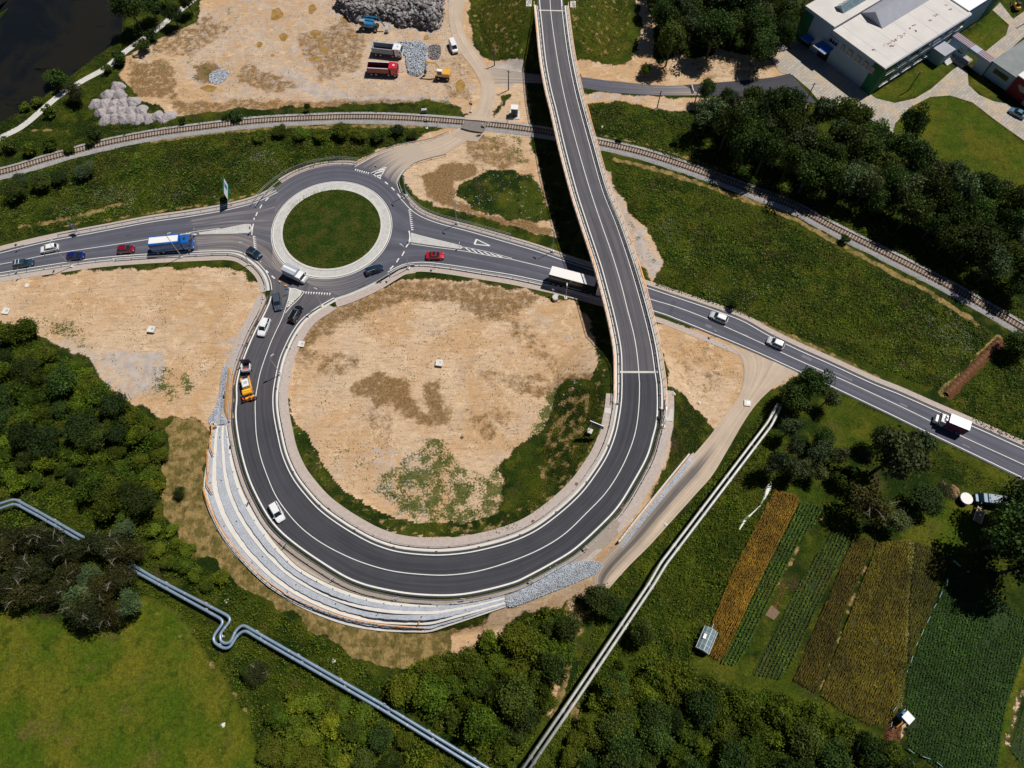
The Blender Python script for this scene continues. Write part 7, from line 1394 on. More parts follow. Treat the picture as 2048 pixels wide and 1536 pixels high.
# ================================================================== TREES
def leafquads(C, S, Nn):
    """C centres (n,3), S sizes (n,), Nn facing directions (n,3) -> verts, quads of folded leaf clumps"""
    n = len(C); t = np.cross(Nn, rng.normal(size=(n, 3))); t /= np.maximum(np.linalg.norm(t, axis=1, keepdims=True), 1e-6); b = np.cross(Nn, t); b /= np.maximum(np.linalg.norm(b, axis=1, keepdims=True), 1e-6)
    s = S[:, None]; asp = rng.uniform(.55, 1.0, (n, 1))
    P = np.stack([C - t * s, C - b * s * asp, C + t * s, C + b * s * asp], 1); return P.reshape(-1, 3), np.arange(4 * n).reshape(n, 4)
def crown_pts(n, nl, rx, rz, zc, lobe=(.26, .42), flat=.0, hollow=.55):
    L = []; 
    while len(L) < nl:
        p = rng.uniform(-1, 1, 3); r = np.linalg.norm(p)
        if r > 1 or r < .25: continue
        if p[2] < -.75: continue
        L.append((p * np.array([rx, rx, rz]) * .72 + [0, 0, zc], rng.uniform(*lobe) * rx))
    ls = np.array([l[1] for l in L]); pr = ls**2 / (ls**2).sum(); k = rng.choice(nl, n, p=pr); d = rng.normal(size=(n, 3)); d[:, 2] = np.where(d[:, 2] < -.3, -d[:, 2], d[:, 2]); d /= np.linalg.norm(d, axis=1, keepdims=True)
    rad = ls[k] * (hollow + (1.08 - hollow) * rng.random(n) ** .45); lump = 1 + .16 * np.sin(d[:, 0] * 7 + k) * np.cos(d[:, 1] * 6 + k * 2)
    C = np.array([l[0] for l in L])[k] + d * (rad * lump)[:, None] * np.array([1, 1, .85]); st = rng.random(n) < .3; C[st] += rng.normal(size=(int(st.sum()), 3)) * np.array([.13, .13, .07]) * rx; Nn = d + rng.normal(size=(n, 3)) * .75; Nn /= np.linalg.norm(Nn, axis=1, keepdims=True); return C, Nn, L
def make_tree(kind, leafm, n=2600, rx=3.0, rz=2.6, zc=4.6, nl=22, ls=(.10, .21), bare=0, label='', cat='tree', lobe=(.26, .42)):
    r = empty(kind, (0, 0, -500), 0, 'tree', cat); C, Nn, L = crown_pts(n, nl, rx, rz, zc, lobe); V, Q = leafquads(C, rng.uniform(*ls, n), Nn); o = npmesh('crown', V, Q, leafm, parent=r)
    b = MB(); b.tube([(0, 0, -.3), (.05, 0, zc * .45), (0, .1, zc)], [.05 * rx + .06, .04 * rx + .04, .05], 7)
    for k in range(6): c, s = L[k % len(L)]; b.tube([(0, 0, zc * random.uniform(.3, .6)), tuple(c * .6 + np.array([0, 0, zc * .25])), tuple(c)], [.09, .06, .02], 5)
    b.build('trunk', M['bark'], r)
    if bare:
        b = MB()
        for k in range(bare):
            a = random.uniform(0, 6.28); e = random.uniform(.7, 1.08); p0 = Vector((0, 0, zc)); p1 = Vector((math.cos(a) * rx * e * .55, math.sin(a) * rx * e * .55, zc + rz * .85)); p2 = p1 + Vector((math.cos(a + .4) * rx * .4, math.sin(a + .4) * rx * .4, .35)); b.tube([p0, p1, p2], [.05, .03, .01], 4)
            for j in range(5): q = p1.lerp(p2, j / 5); d = Vector((random.uniform(-1, 1), random.uniform(-1, 1), random.uniform(0, .5))) * rx * .22; b.tube([q, q + d], [.014, .005], 4)
        b.build('bare_branches', M['bark_pale'], r)
    return r
PT = {'dark': [make_tree('broadleaf_tree', L_['dark'], 5200, 3.2, 2.9, 5.2, 30) for _ in range(3)], 'mid': [make_tree('broadleaf_tree', L_['mid'], 5000, 3.0, 1.9, 3.4, 38, lobe=(.14, .36)) for _ in range(3)],
      'lime': [make_tree('shrub', L_['lime'], 3200, 2.2, 1.4, 2.0, 24, lobe=(.2, .36)) for _ in range(2)], 'bush': [make_tree('shrub', L_['mid'], 1500, 1.5, 1.1, 1.2, 12, ls=(.09, .18), cat='shrub') for _ in range(2)], 'dbush': [make_tree('shrub', L_['dark'], 1500, 1.5, 1.2, 1.3, 12, ls=(.09, .18), cat='shrub') for _ in range(2)],
      'olive': [make_tree('birch_tree', L_['olive'], 4200, 3.2, 2.6, 5.2, 26, ls=(.09, .18), bare=3) for _ in range(2)], 'grey': [make_tree('willow_tree', L_['grey'], 3200, 3.0, 2.6, 4.8, 18, ls=(.11, .2)) for _ in range(2)]}
for v in PT.values():
    for t in v:
        if t.name.startswith('shrub'): t['category'] = 'shrub'
cntT = {}
PR = {'dark': (3.2, 5.2), 'mid': (3.0, 3.6), 'lime': (2.2, 2.0), 'bush': (1.5, 1.2), 'dbush': (1.5, 1.3), 'olive': (3.2, 5.2), 'grey': (3.0, 4.8)}
def place(kind, px, py, rad, label, group=None, zs=1.0):
    r0, zc = PR[kind]; s = rad / r0; z = zc * s * zs * .8; zz = 0
    for _ in range(3): x, y = W(px, py, z + zz); zz = float(HF(np.array([float(x)]), np.array([float(y)]))[0])
    src = PT[kind][cntT.get(kind, 0) % len(PT[kind])]; cntT[kind] = cntT.get(kind, 0) + 1
    copy_tree(src, (float(x), float(y), zz), random.uniform(0, 6.28), (s * random.uniform(.92, 1.08), s * random.uniform(.92, 1.08), s * zs * random.uniform(.9, 1.12)), label, group)
_p1 = np.stack(W([0,30,155,302,444,437,455,478,512,765,990], [1012,1003,1073,1152,1236,1275,1291,1255,1269,1412,1548], 1.5), 1); _p2 = np.stack(W([1556,1326,1303,1146,1047], [811,1127,1167,1401,1545], 2.6), 1)
def dpipe(x, y): return np.minimum(near(x, y, _p1)[0], near(x, y, _p2)[0])
def wood(poly, sp, rr, kinds, label, group, zs=1.0, lift=2.5, seed=1):
    """label: dict kind -> label"""
    P0 = np.array(poly, float); x, y = W(P0[:, 0], P0[:, 1], lift); P = np.stack([x, y], 1); mn, mx = P.min(0), P.max(0); g = np.random.default_rng(seed); pts = []
    for _ in range(12000):
        q = mn + (mx - mn) * g.random(2)
        if inpoly(q[:1], q[1:2], P)[0] and all((q[0] - a)**2 + (q[1] - b)**2 > sp * sp for a, b in pts): pts.append(tuple(q))
    pts = [q for q in pts if 'brownish' in group or dpipe(np.array([q[0]]), np.array([q[1]]))[0] > 1.2 + rr[0]]
    ks, w = zip(*kinds); w = np.array(w) / sum(w)
    for q in pts:
        k = ks[g.choice(len(ks), p=w)]; r0, zc = PR[k]; rad = g.uniform(*rr) * (.75 if k in ('lime',) else 1); s = rad / r0; src = PT[k][int(g.integers(len(PT[k])))]
        z = float(HF(np.array([q[0]]), np.array([q[1]]))[0])
        copy_tree(src, (q[0], q[1], z), g.uniform(0, 6.28), (s * g.uniform(.88, 1.12), s * g.uniform(.88, 1.12), s * zs * g.uniform(.8, 1.2)), label[k], group)
    return len(pts)
NT_ = 0
NT_ += wood([(-40,655),(55,660),(95,715),(165,740),(205,800),(270,825),(312,860),(318,930),(322,985),(285,1015),(235,1030),(205,985),(120,935),(60,960),(-40,980)], 3.0, (1.5, 3.4), (('mid', .55), ('dark', .25), ('lime', .2)), {'mid': 'mid green tree in the dense wood left of the terraces', 'dark': 'darker green tree in the dense wood left of the terraces', 'lime': 'bright green low tree in the dense wood left of the terraces'}, 'trees of the wood left of the terraces', .85, seed=3)
NT_ += wood([(-30,1085),(60,1060),(140,1085),(195,1060),(262,1095),(272,1150),(262,1215),(235,1240),(180,1235),(100,1215),(40,1190),(-40,1190)], 3.6, (2.6, 3.6), (('olive', .8), ('grey', .2)), {'olive': 'brownish tree with bare pale twigs standing over the left pipes', 'grey': 'grey-green tree in the brownish clump over the left pipes'}, 'brownish trees over the left pipes', .9, lift=4, seed=5)
NT_ += wood([(280,1070),(330,1040),(345,1070),(395,1120),(440,1150),(430,1175),(370,1150),(310,1110)], 2.7, (1.6, 2.3), (('lime', .5), ('mid', .5)), {'mid': 'green shrub on the slope between the left wood and the straw-coloured bank', 'lime': 'bright low shrub on the slope between the left wood and the straw-coloured bank'}, 'shrubs above the left pipes', .7, seed=6)
NT_ += wood([(765,1385),(800,1350),(880,1325),(955,1300),(990,1270),(1050,1245),(1130,1222),(1140,1250),(1122,1325),(1100,1395),(1085,1460),(1040,1520),(985,1530),(930,1480),(850,1440)], 2.9, (1.5, 3.4), (('mid', .65), ('dark', .15), ('lime', .2)), {'mid': 'mid green tree in the wood between the two pipelines', 'dark': 'darker green tree in the wood between the two pipelines', 'lime': 'bright green low tree in the wood between the two pipelines'}, 'trees of the wood between the pipelines', 1.0, seed=8)
NT_ += wood([(540,1440),(590,1400),(640,1390),(680,1410),(740,1400),(790,1450),(860,1500),(920,1545),(900,1600),(560,1600),(530,1500)], 2.8, (1.3, 3.1), (('mid', .6), ('dark', .2), ('lime', .2)), {'mid': 'mid green bush below the left pipes at the bottom edge', 'dark': 'dark bush below the left pipes at the bottom edge', 'lime': 'bright bush below the left pipes at the bottom edge'}, 'bushes below the left pipes', .75, seed=9)
NT_ += wood([(1195,1370),(1260,1370),(1330,1350),(1400,1350),(1480,1385),(1560,1400),(1640,1450),(1700,1470),(1770,1490),(1830,1545),(1830,1610),(1060,1610),(1110,1540),(1165,1460)], 3.0, (1.6, 3.5), (('mid', .45), ('dark', .4), ('lime', .15)), {'mid': 'mid green tree in the wood along the bottom right edge', 'dark': 'darker green tree in the wood along the bottom right edge', 'lime': 'bright green low tree in the wood along the bottom right edge'}, 'trees of the bottom right wood', .95, seed=10)
NT_ += wood([(1400,225),(1440,200),(1500,205),(1560,215),(1620,235),(1690,240),(1730,262),(1770,290),(1800,300),(1840,330),(1900,370),(1960,400),(2010,430),(2060,450),(2060,585),(1990,550),(1930,505),(1850,455),(1760,405),(1690,380),(1620,375),(1560,350),(1500,320),(1440,285)], 4.3, (3.0, 4.6), (('dark', .75), ('grey', .25)), {'dark': 'dark green tree in the tall tree belt between railway and factory', 'grey': 'grey-green tree in the tall tree belt between railway and factory'}, 'trees of the belt between railway and factory', 1.15, lift=5, seed=12)
NT_ += wood([(1300,-60),(1600,-60),(1612,20),(1590,60),(1545,95),(1500,85),(1470,60),(1420,80),(1380,60),(1335,75),(1310,40)], 4.6, (3.0, 4.6), (('dark', .8), ('grey', .2)), {'dark': 'dark tree in the wood at the top edge left of the factory', 'grey': 'paler tree in the wood at the top edge left of the factory'}, 'trees of the wood left of the factory', 1.1, lift=5, seed=13)
NT_ += wood([(1535,880),(1560,850),(1600,860),(1660,880),(1700,910),(1700,950),(1650,960),(1590,950),(1540,945)], 3.4, (2.2, 3.2), (('dark', .5), ('grey', .3), ('mid', .2)), {'dark': 'dark tree in the clump right of the pipeline end', 'grey': 'grey-green tree in the clump right of the pipeline end', 'mid': 'mid green tree in the clump right of the pipeline end'}, 'trees right of the pipeline end', 1.0, lift=4, seed=15)
for k, x, y, r, lb, zs in (('dark',1622,772,3.8,'dark tree at the upper end of the diagonal pipeline, beside the main road',1), ('dark',1590,800,3.2,'dark tree leaning over the end of the diagonal pipeline',1), ('grey',1655,800,2.4,'smaller grey-green tree below the main road junction',1), ('grey',1790,915,6.0,'largest grey-green tree standing alone below the right main road',1.0), ('grey',1835,890,3.2,'upper right crown beside the largest grey-green tree',1), ('dark',1760,880,2.8,'small dark crown at the upper left of the largest tree',1), ('olive',1735,1010,4.6,'brownish tree below the largest tree at the head of the plots',.9), ('grey',1790,1040,3.0,'grey tree at the head of the brown plots',.8), ('dark',1850,1000,3.4,'dark spreading tree left of the hay heaps',.6), ('olive',1885,985,2.4,'low brown tree left of the hay heaps',.6),
        ('dark',2035,1075,6.5,'very large dark tree at the right frame edge above the potato field',1.2), ('dark',2060,1130,5.5,'dark tree at the right frame edge casting the big shadow',1.2), ('dark',2030,1010,4.5,'dark tree overhanging the van at the right edge',1.1), ('dark',2070,1030,5,'dark tree just past the right frame edge beside the van',1.1), ('dark',2040,690,3.2,'dark shrubby tree at the right edge below the railway',.8), ('dark',2070,670,3.0,'dark tree past the right edge below the railway',.8),
        ('dark',1455,205,2.6,'tree standing against the works road near the barrier',1.1), ('dark',1412,186,2.4,'round tree overhanging the works road',1.1), ('dark',1560,205,3.2,'tall round tree near the end of the new tarmac',1.1), ('dark',1820,258,3.6,'tall slim dark tree on the lawn edge by the factory road',1.5), ('dark',1340,95,4.2,'big dark tree left of the bare slope at the top',1.1), ('dark',1425,75,4.8,'round dark tree above the bare slope',1.1), ('dark',1525,110,3.6,'dark tree right of the bare slope at the top',1.1), ('mid',1290,143,1.5,'small green bush on the bank above the works road',1.2), ('mid',1325,45,2.4,'light green tree beside the sandy track at the top',1),
        ('dark',262,22,4.6,'large dark tree on the river bank at the top',1), ('dark',300,12,3.6,'dark tree over the footpath at the top',1), ('dark',345,30,2.8,'dark tree right of the footpath at the top',1), ('dark',375,5,2.8,'dark tree at the top edge right of the footpath',1), ('mid',325,-10,3.4,'green tree at the top edge beside the footpath',1), ('dbush',305,73,2.0,'dark round bush on the upper right side of the footpath',1), ('dbush',285,95,2.2,'dark bush right of the footpath, second from the top',1), ('dbush',238,118,2.3,'dark bush right of the footpath above the gravel heaps',1), ('dbush',214,140,1.4,'small bush by the footpath above the gravel heaps',1), ('olive',150,185,3.1,'olive brown tree overhanging the footpath left of the gravel heaps',.7), ('dbush',122,165,2.6,'dark tree on the river bank left of the footpath',1.2), ('dark',100,155,2.2,'dark shrub at the water edge left of the footpath',.9),
        ('dbush',190,268,2.2,'dark round bush between the gravel heaps and the railway',1), ('dbush',180,285,1.6,'smaller dark bush right above the railway on the left',1), ('dbush',18,290,2.2,'dark bush at the left edge above the railway',1), ('dbush',365,243,1.0,'small dark bush beside the lowest gravel heap',1.2), ('dbush',475,232,2.0,'wide dark bush above the railway left of centre',.7), ('dbush',455,235,1.4,'small dark bush above the railway left of centre',.7), ('dark',615,214,.9,'little fir-like tree on the grass strip above the railway',1.3),
        ('bush',100,225,1.8,'green bush below the footpath on the left',1), ('bush',62,300,2.2,'green shrub at the far left above the railway',.8), ('bush',100,290,2.2,'green shrub above the railway on the left',.8), ('bush',140,300,1.8,'low shrub hugging the railway on the left',.7), ('bush',50,215,1.6,'low bush between footpath and river',.7), ('bush',75,205,1.8,'bush between footpath and river, right one',.7),
        ('grey',170,340,3.0,'pale green spreading shrub below the railway on the left',.5), ('dark',85,365,2.8,'dark low shrub below the railway on the left',.5), ('dark',30,385,3.0,'dark low shrub at the left edge below the railway',.5), ('grey',45,360,2.4,'pale shrub at the left edge below the railway',.5), ('dark',120,355,2.2,'low dark shrub below the railway',.5),
        ('mid',560,262,2.2,'green shrub in the hedge below the railway, first from the left',.6), ('mid',600,268,2.2,'green shrub in the hedge below the railway, second',.6), ('mid',640,270,2.4,'green shrub in the hedge below the railway, third',.6), ('mid',685,262,2.6,'green shrub in the hedge below the railway, tallest',.7), ('mid',720,268,2.4,'green shrub in the hedge below the railway, fifth',.6), ('mid',758,272,2.4,'green shrub in the hedge below the railway, sixth',.6), ('dbush',794,263,1.8,'dark round shrub at the right end of the hedge below the railway',.8), ('mid',825,270,1.6,'green shrub ending the hedge below the railway',.6), ('mid',520,272,2.0,'low green shrub at the left end of the hedge below the railway',.6),
        ('olive',520,1345,2.3,'small round shrub below the pipes at the lower left',.6), ('dark',498,1345,1.4,'dark shrub left of the round shrub below the pipes',.8), ('dark',1200,1200,2.8,'dark green tree beside the upper end of the footpath through the woods',.9), ('dark',1225,1215,2.2,'second dark tree beside the diagonal pipeline',.9), ('mid',1190,1190,1.6,'light green shrub at the end of the side track',.8), ('dark',1285,1265,2.5,'round dark shrub right of the diagonal pipeline',.9), ('olive',1310,1348,2.0,'grey leafless bush below the greenhouse',.7), ('dark',1230,1375,2.8,'dark blue-green tree at the corner of the bottom right wood',1), ('mid',1245,1325,1.2,'small bright shrub right of the diagonal pipeline',.9), ('bush',1100,1235,2.2,'bright bush at the top corner of the wood between the pipelines',1),
        ('bush',1280,600,0.9,'x',1), ('dbush',1465,610,1.2,'dark bush on the road bank behind the nearest silver car',1.2), ('dbush',1725,440,1.2,'dark bush on the lower side of the railway',1), ('dbush',1690,478,1.3,'bush hugging the railway below the tree belt',1), ('dbush',1352,285,1.2,'dark bush in the weeds right of the viaduct',1), ('bush',1240,278,1.2,'bush between railway and viaduct',.9), ('dark',1460,270,2.6,'tree at the left tip of the belt by the railway',1), ('dark',1480,245,3.2,'tree at the upper left of the belt by the railway',1), ('grey',1985,395,3.4,'pale round tree at the lower corner of the factory lawn',1), ('dark',1940,440,4.0,'big dark tree below the factory lawn corner',1.1), ('dark',360,985,1.2,'small green shrub on the straw-coloured bank beside the wood',.8), ('grey',250,1060,2.6,'pale grey-green tree above the left pipes',.8)):
    if lb != 'x': place(k, x, y, r, lb, 'single trees and shrubs around the junction', zs)
for v in PT.values():
    for t in v:
        for c in list(t.children): bpy.data.objects.remove(c)
        bpy.data.objects.remove(t)
# ================================================================== GROUND VEGETATION
def scatter(name, polys, dens, ls, hgt, mat, label, seed, mask=None, clump=.0, up=.25, cat=None, extra=None, lumpsc=.35):
    g = np.random.default_rng(seed); allV = []; 
    for poly in polys:
        P = pw(poly); mn, mx = P.min(0), P.max(0); n = int((mx - mn).prod() * dens); q = mn + (mx - mn) * g.random((n, 2)); q = q[inpoly(q[:, 0], q[:, 1], P)]
        if clump: f = fbm(q[:, 0] * lumpsc, q[:, 1] * lumpsc, 3, seed); q = q[f > clump + g.uniform(-.08, .08, len(q))]
        if mask: q = q[mask(q[:, 0], q[:, 1])]
        allV.append(q)
    q = np.vstack(allV); n = len(q); h = fbm(q[:, 0] * .8, q[:, 1] * .8, 3, seed + 5); z = HF(q[:, 0], q[:, 1]) + hgt * np.clip((h - .25) * 1.8, .05, 1.2) * g.uniform(.5, 1, n)
    Nn = g.normal(size=(n, 3)) * .7; Nn[:, 2] = np.abs(Nn[:, 2]) + up; Nn /= np.linalg.norm(Nn, axis=1, keepdims=True); V, Q = leafquads(np.c_[q, z], g.uniform(*ls, n), Nn)
    o = npmesh(name, V, Q, mat); tag(o, label, cat or 'undergrowth', kind='stuff'); return n
free = lambda x, y: (mval('dirt', x, y) < .25) & (mval('lawn', x, y) < .3) & (mval('straw', x, y) < .5) & (mval('soil', x, y) < .3)
cA = [(0,375),(60,350),(200,305),(330,283),(450,265),(600,258),(740,258),(850,262),(830,285),(740,305),(640,330),(560,350),(510,385),(420,405),(300,425),(200,442),(110,455),(0,485)]
cB = [(1215,315),(1330,352),(1450,392),(1560,435),(1700,510),(1850,590),(1985,668),(1940,720),(1880,780),(1780,745),(1650,690),(1500,635),(1400,600),(1310,570),(1330,540),(1290,460),(1250,400)]
cC = [(0,1025),(35,1015),(160,1085),(250,1140),(300,1165),(430,1250),(430,1290),(465,1300),(490,1265),(640,1350),(770,1425),(900,1500),(960,1545),(540,1545),(500,1440),(450,1350),(390,1270),(330,1200),(290,1190),(260,1220),(0,1200)]
cD = [(60,960),(130,940),(200,990),(240,1040),(330,1040),(360,1110),(440,1150),(520,1200),(620,1260),(720,1320),(770,1370),(820,1360),(780,1400),(700,1360),(520,1255),(480,1240),(450,1270),(460,1225),(280,1125),(160,1060),(30,990),(0,1000),(0,965)]
cE = [(1530,820),(1330,1110),(1300,1160),(1130,1420),(1060,1545),(1100,1545),(1200,1400),(1300,1340),(1400,1340),(1480,1380),(1400,1290),(1450,1180),(1530,1010),(1560,960),(1530,930),(1540,860)]
cF = [(1500,850),(1440,940),(1380,1010),(1300,1100),(1220,1180),(1200,1240),(1160,1320),(1130,1400),(1250,1200),(1320,1110),(1520,850)]
cG = [(1165,200),(1230,210),(1350,228),(1440,240),(1440,285),(1560,350),(1640,385),(1760,420),(1850,470),(1990,570),(2060,620),(2060,655),(1920,575),(1790,505),(1660,445),(1560,400),(1420,345),(1270,295),(1190,275)]
cH = [(2010,680),(2060,670),(2060,895),(1960,850),(1900,800)]
cI = [(0,245),(60,215),(115,180),(190,115),(240,90),(330,40),(340,48),(250,98),(165,158),(110,190),(50,245),(0,275)]
cJ = [(60,250),(120,205),(170,170),(215,150),(230,200),(190,215),(205,245),(330,245),(500,228),(600,222),(830,215),(915,225),(850,230),(700,228),(500,238),(350,258),(200,285),(60,320),(0,338),(0,290)]
cK = [(1650,770),(1760,825),(1900,890),(2060,970),(2060,1010),(1990,985),(1900,960),(1700,890),(1640,830)]
nv_ = 0
nv_ += scatter('meadow_weeds', [cA, cB, cG, cH], 9, (.10, .22), .75, L_['weed'], 'dense tall weeds and meadow plants on the uncut ground', 21, free)
nv_ += scatter('dark_weed_clumps', [cA, cB, cG, cH], 11, (.09, .2), 1.1, L_['dark'], 'dark leafy weed clumps in the uncut meadows', 91, free, clump=.56, lumpsc=.16)
nv_ += scatter('rusty_weed_clumps', [cA, cB, cG], 9, (.07, .15), .9, mat_leaf('rusty_weeds', (.055, .036, .016), (.135, .095, .050)), 'rusty brown seed heads of dock and dry weeds in the uncut meadows', 92, free, clump=.60, lumpsc=.20)
nv_ += scatter('bright_weed_clumps', [cA, cB, cG, cE, cF], 10, (.07, .16), .7, L_['lime'], 'bright yellow-green weed clumps in the uncut meadows', 93, free, clump=.585, lumpsc=.14)
nv_ += scatter('undergrowth', [cC, cD, cE, cF], 18, (.09, .20), 1.0, L_['mid'], 'thick leafy undergrowth around the pipelines and woods', 22, free)
nv_ += scatter('bank_weeds', [cI, cJ, cK], 10, (.09, .18), .6, L_['mid'], 'weedy green strips along the river bank, railway and road', 23, free)
nv_ += scatter('meadow_flowers', [[(100,400),(240,372),(330,322),(400,320),(420,360),(340,410),(200,440),(110,440)], [(420,330),(520,300),(580,310),(560,350),(470,380)], [(1310,440),(1400,430),(1450,520),(1560,560),(1600,620),(1480,640),(1380,560)], [(1790,600),(1890,600),(1960,690),(1880,760),(1800,740),(1770,660)]], 7, (.05, .11), .95, L_['flower'], 'drifts of small white flower heads in the uncut meadows', 24, free, clump=.58, up=2.0, cat='wildflowers', lumpsc=.16)
nv_ += scatter('loop_weeds', [[(860,870),(900,910),(960,945),(1050,905),(1090,860),(1120,980),(1060,1050),(960,1078),(890,1075),(800,1020),(745,975),(790,925),(830,900)], [(70,640),(140,640),(180,670),(190,700),(140,690),(90,665)], [(310,740),(390,735),(400,800),(340,810),(300,790)]], 9, (.07, .15), .3, L_['weed'], 'scattered low weeds on the bare earth', 25, clump=.54, lumpsc=.45)
nv_ += scatter('slope_grass', [[(1115,800),(1160,770),(1215,790),(1222,840),(1190,930),(1130,1000),(1040,1060),(960,1085),(900,1088),(905,1078),(1000,1048),(1080,985),(1090,880)], [(560,815),(575,880),(600,940),(650,1005),(720,1055),(800,1088),(900,1100),(900,1086),(810,1070),(735,1037),(668,987),(620,927),(590,867),(575,820)], [(1335,780),(1380,800),(1415,840),(1400,890),(1330,960),(1310,985),(1335,930),(1340,850)]], 12, (.07, .15), .35, mat_leaf('slope_grass_leaves', (.060, .066, .008), (.175, .140, .024), hue=(.17, .115, .028)), 'rough olive grass on the embankment slopes of the loop', 26, lambda x, y: (dring(x, y) > 7.5) & (mval('dirt', x, y) < .4))
nv_ += scatter('island_tufts', [[(664 + 96 * math.cos(a), 457 + 77 * math.sin(a)) for a in np.linspace(0, 6.28, 40)]], 13, (.06, .13), .15, L_['weed'], 'tufty green grass on the roundabout island', 27)
nv_ += scatter('abutment_grass', [[(938,-60),(942,60),(972,112),(1036,116),(1064,0),(1064,-60)], [(1136,-60),(1146,40),(1164,120),(1240,110),(1258,70),(1264,-20),(1250,-60)]], 12, (.07, .16), .35, mat_leaf('abutment_grass_leaves', (.035, .036, .006), (.090, .074, .014), hue=(.10, .065, .018)), 'rough olive-brown grass on both sides of the far viaduct end', 28)
bpy.data.objects['island_tufts'].location.z = .55
for nm_, pl_, lm_, hh_ in (('left_understorey', [(-40,650),(50,652),(95,708),(165,730),(210,790),(275,815),(318,850),(326,930),(330,990),(300,1030),(235,1040),(205,985),(120,935),(60,960),(-40,980)], 'mid', 3.6), ('middle_understorey', [(765,1385),(800,1350),(880,1325),(955,1300),(990,1270),(1050,1240),(1130,1215),(1145,1250),(1125,1325),(1100,1395),(1085,1460),(1040,1530),(985,1535),(930,1480),(850,1440)], 'mid', 4.0), ('lower_understorey', [(535,1440),(590,1395),(640,1385),(680,1405),(740,1395),(790,1445),(860,1490),(925,1545),(900,1600),(560,1600),(525,1500)], 'mid', 2.8), ('right_understorey', [(1190,1370),(1260,1365),(1330,1345),(1400,1345),(1480,1380),(1560,1395),(1640,1445),(1700,1465),(1775,1485),(1835,1540),(1830,1610),(1060,1610),(1110,1540),(1165,1460)], 'dark', 3.8)):
    nv_ += scatter(nm_, [pl_], 20, (.11, .22), hh_, L_[lm_], 'leafy understorey filling the wood between its trees', 70 + len(nm_), lambda x, y: dpipe(x, y) > 1.7, lumpsc=.5)
# ------------------------------------------------------------------ crop plots
def crop(name, poly, d0, d1, row, step, ls, h, mat, label, seed, wob=.085):
    P = pw(poly); g = np.random.default_rng(seed); a, b = g1(*d0)[:2], g1(*d1)[:2]; u = (b - a) / np.linalg.norm(b - a); v = np.array([-u[1], u[0]]); c = P.mean(0); R_ = np.abs(P - c).max() * 1.5
    i = np.arange(-R_, R_, row); j = np.arange(-R_, R_, step); I_, J_ = np.meshgrid(i, j); q = c + I_.ravel()[:, None] * v + J_.ravel()[:, None] * u + g.normal(size=(I_.size, 2)) * wob; q = q[inpoly(q[:, 0], q[:, 1], P)]
    f = fbm(q[:, 0] * .3, q[:, 1] * .3, 3, seed); q = q[f > .24 + g.uniform(-.1, .06, len(q))]; n = len(q); z = HF(q[:, 0], q[:, 1]) + h * g.uniform(.3, 1, n); Nn = g.normal(size=(n, 3)) * .6; Nn[:, 2] = np.abs(Nn[:, 2]) + .7; Nn /= np.linalg.norm(Nn, axis=1, keepdims=True)
    s_ = g.uniform(*ls, n)
    if h > .5 and row < .5:
        L2_ = (s_ * g.uniform(1.6, 3.4, n))[:, None]; t3 = np.c_[np.tile(u, (n, 1)) + g.normal(size=(n, 2)) * .10, g.normal(size=n) * .12]; b3 = np.c_[np.tile(v, (n, 1)), g.normal(size=n) * .5]; C_ = np.c_[q, z]; V = np.stack([C_ - t3 * L2_, C_ - b3 * s_[:, None] * .6, C_ + t3 * L2_, C_ + b3 * s_[:, None] * .6], 1).reshape(-1, 3); Q = np.arange(4 * n).reshape(n, 4)
    else: V, Q = leafquads(np.c_[q, z], s_, Nn)
    tag(npmesh(name, V, Q, mat), label, 'crop', kind='stuff'); return n
soilm = plain('field_soil', (.050, .042, .010), .95, var=.35, sc=1.2, bumpd=.05); soilg = plain('dark_field_soil', (.020, .040, .008), .95, var=.4, sc=1.0, bumpd=.06)
DR = ((1600,975), (1440,1290))
plots = [('wheat_crop', [(1548,980),(1590,990),(1598,1004),(1560,1080),(1500,1200),(1450,1310),(1435,1322),(1412,1306),(1425,1240),(1470,1130)], .36, .055, (.06, .12), .6, 'wheat', 'golden brown cereal rows in the leftmost plot', soilm),
         ('maize_crop', [(1600,1004),(1640,1012),(1650,1025),(1600,1080),(1550,1180),(1500,1290),(1470,1332),(1440,1326),(1500,1205),(1560,1085)], .62, .06, (.10, .19), .6, 'mid', 'leafy green rows right of the golden plot', soilg),
         ('bean_crop', [(1672,1052),(1700,1062),(1702,1080),(1640,1200),(1580,1330),(1560,1360),(1505,1350),(1560,1240),(1620,1130)], .62, .06, (.09, .18), .5, 'weed', 'mixed green vegetable rows in the middle plots', soilg),
         ('rye_crop', [(1705,1080),(1745,1078),(1742,1100),(1690,1220),(1650,1350),(1630,1385),(1585,1360),(1640,1230)], .38, .06, (.06, .12), .55, 'olivecrop', 'brown-olive cereal rows in the middle plot', soilm),
         ('oat_crop', [(1752,1085),(1815,1080),(1818,1150),(1808,1300),(1790,1440),(1740,1450),(1680,1420),(1640,1390),(1690,1250),(1745,1110)], .38, .065, (.06, .12), .55, 'olivecrop', 'broad brown-olive cereal plot left of the pale strip', soilm),
         ('barley_crop', [(1830,1084),(1870,1098),(1895,1122),(1868,1205),(1830,1290),(1815,1330),(1820,1200)], .38, .065, (.06, .12), .55, 'olivecrop', 'narrow brown-olive plot right of the pale strip', soilm),
         ('potato_crop', [(1900,1128),(1960,1165),(2060,1245),(2050,1300),(2010,1420),(1990,1560),(1900,1560),(1815,1490),(1812,1420),(1815,1345),(1835,1295),(1870,1215)], .48, .075, (.09, .18), .45, 'potato', 'dark green potato rows in the large right-hand field', soilg),
         ('cabbage_crop', [(2046,1420),(2070,1400),(2070,1560),(2020,1500)], .7, .3, (.12, .2), .35, 'mid', 'small green plot at the bottom right corner', soilg)]
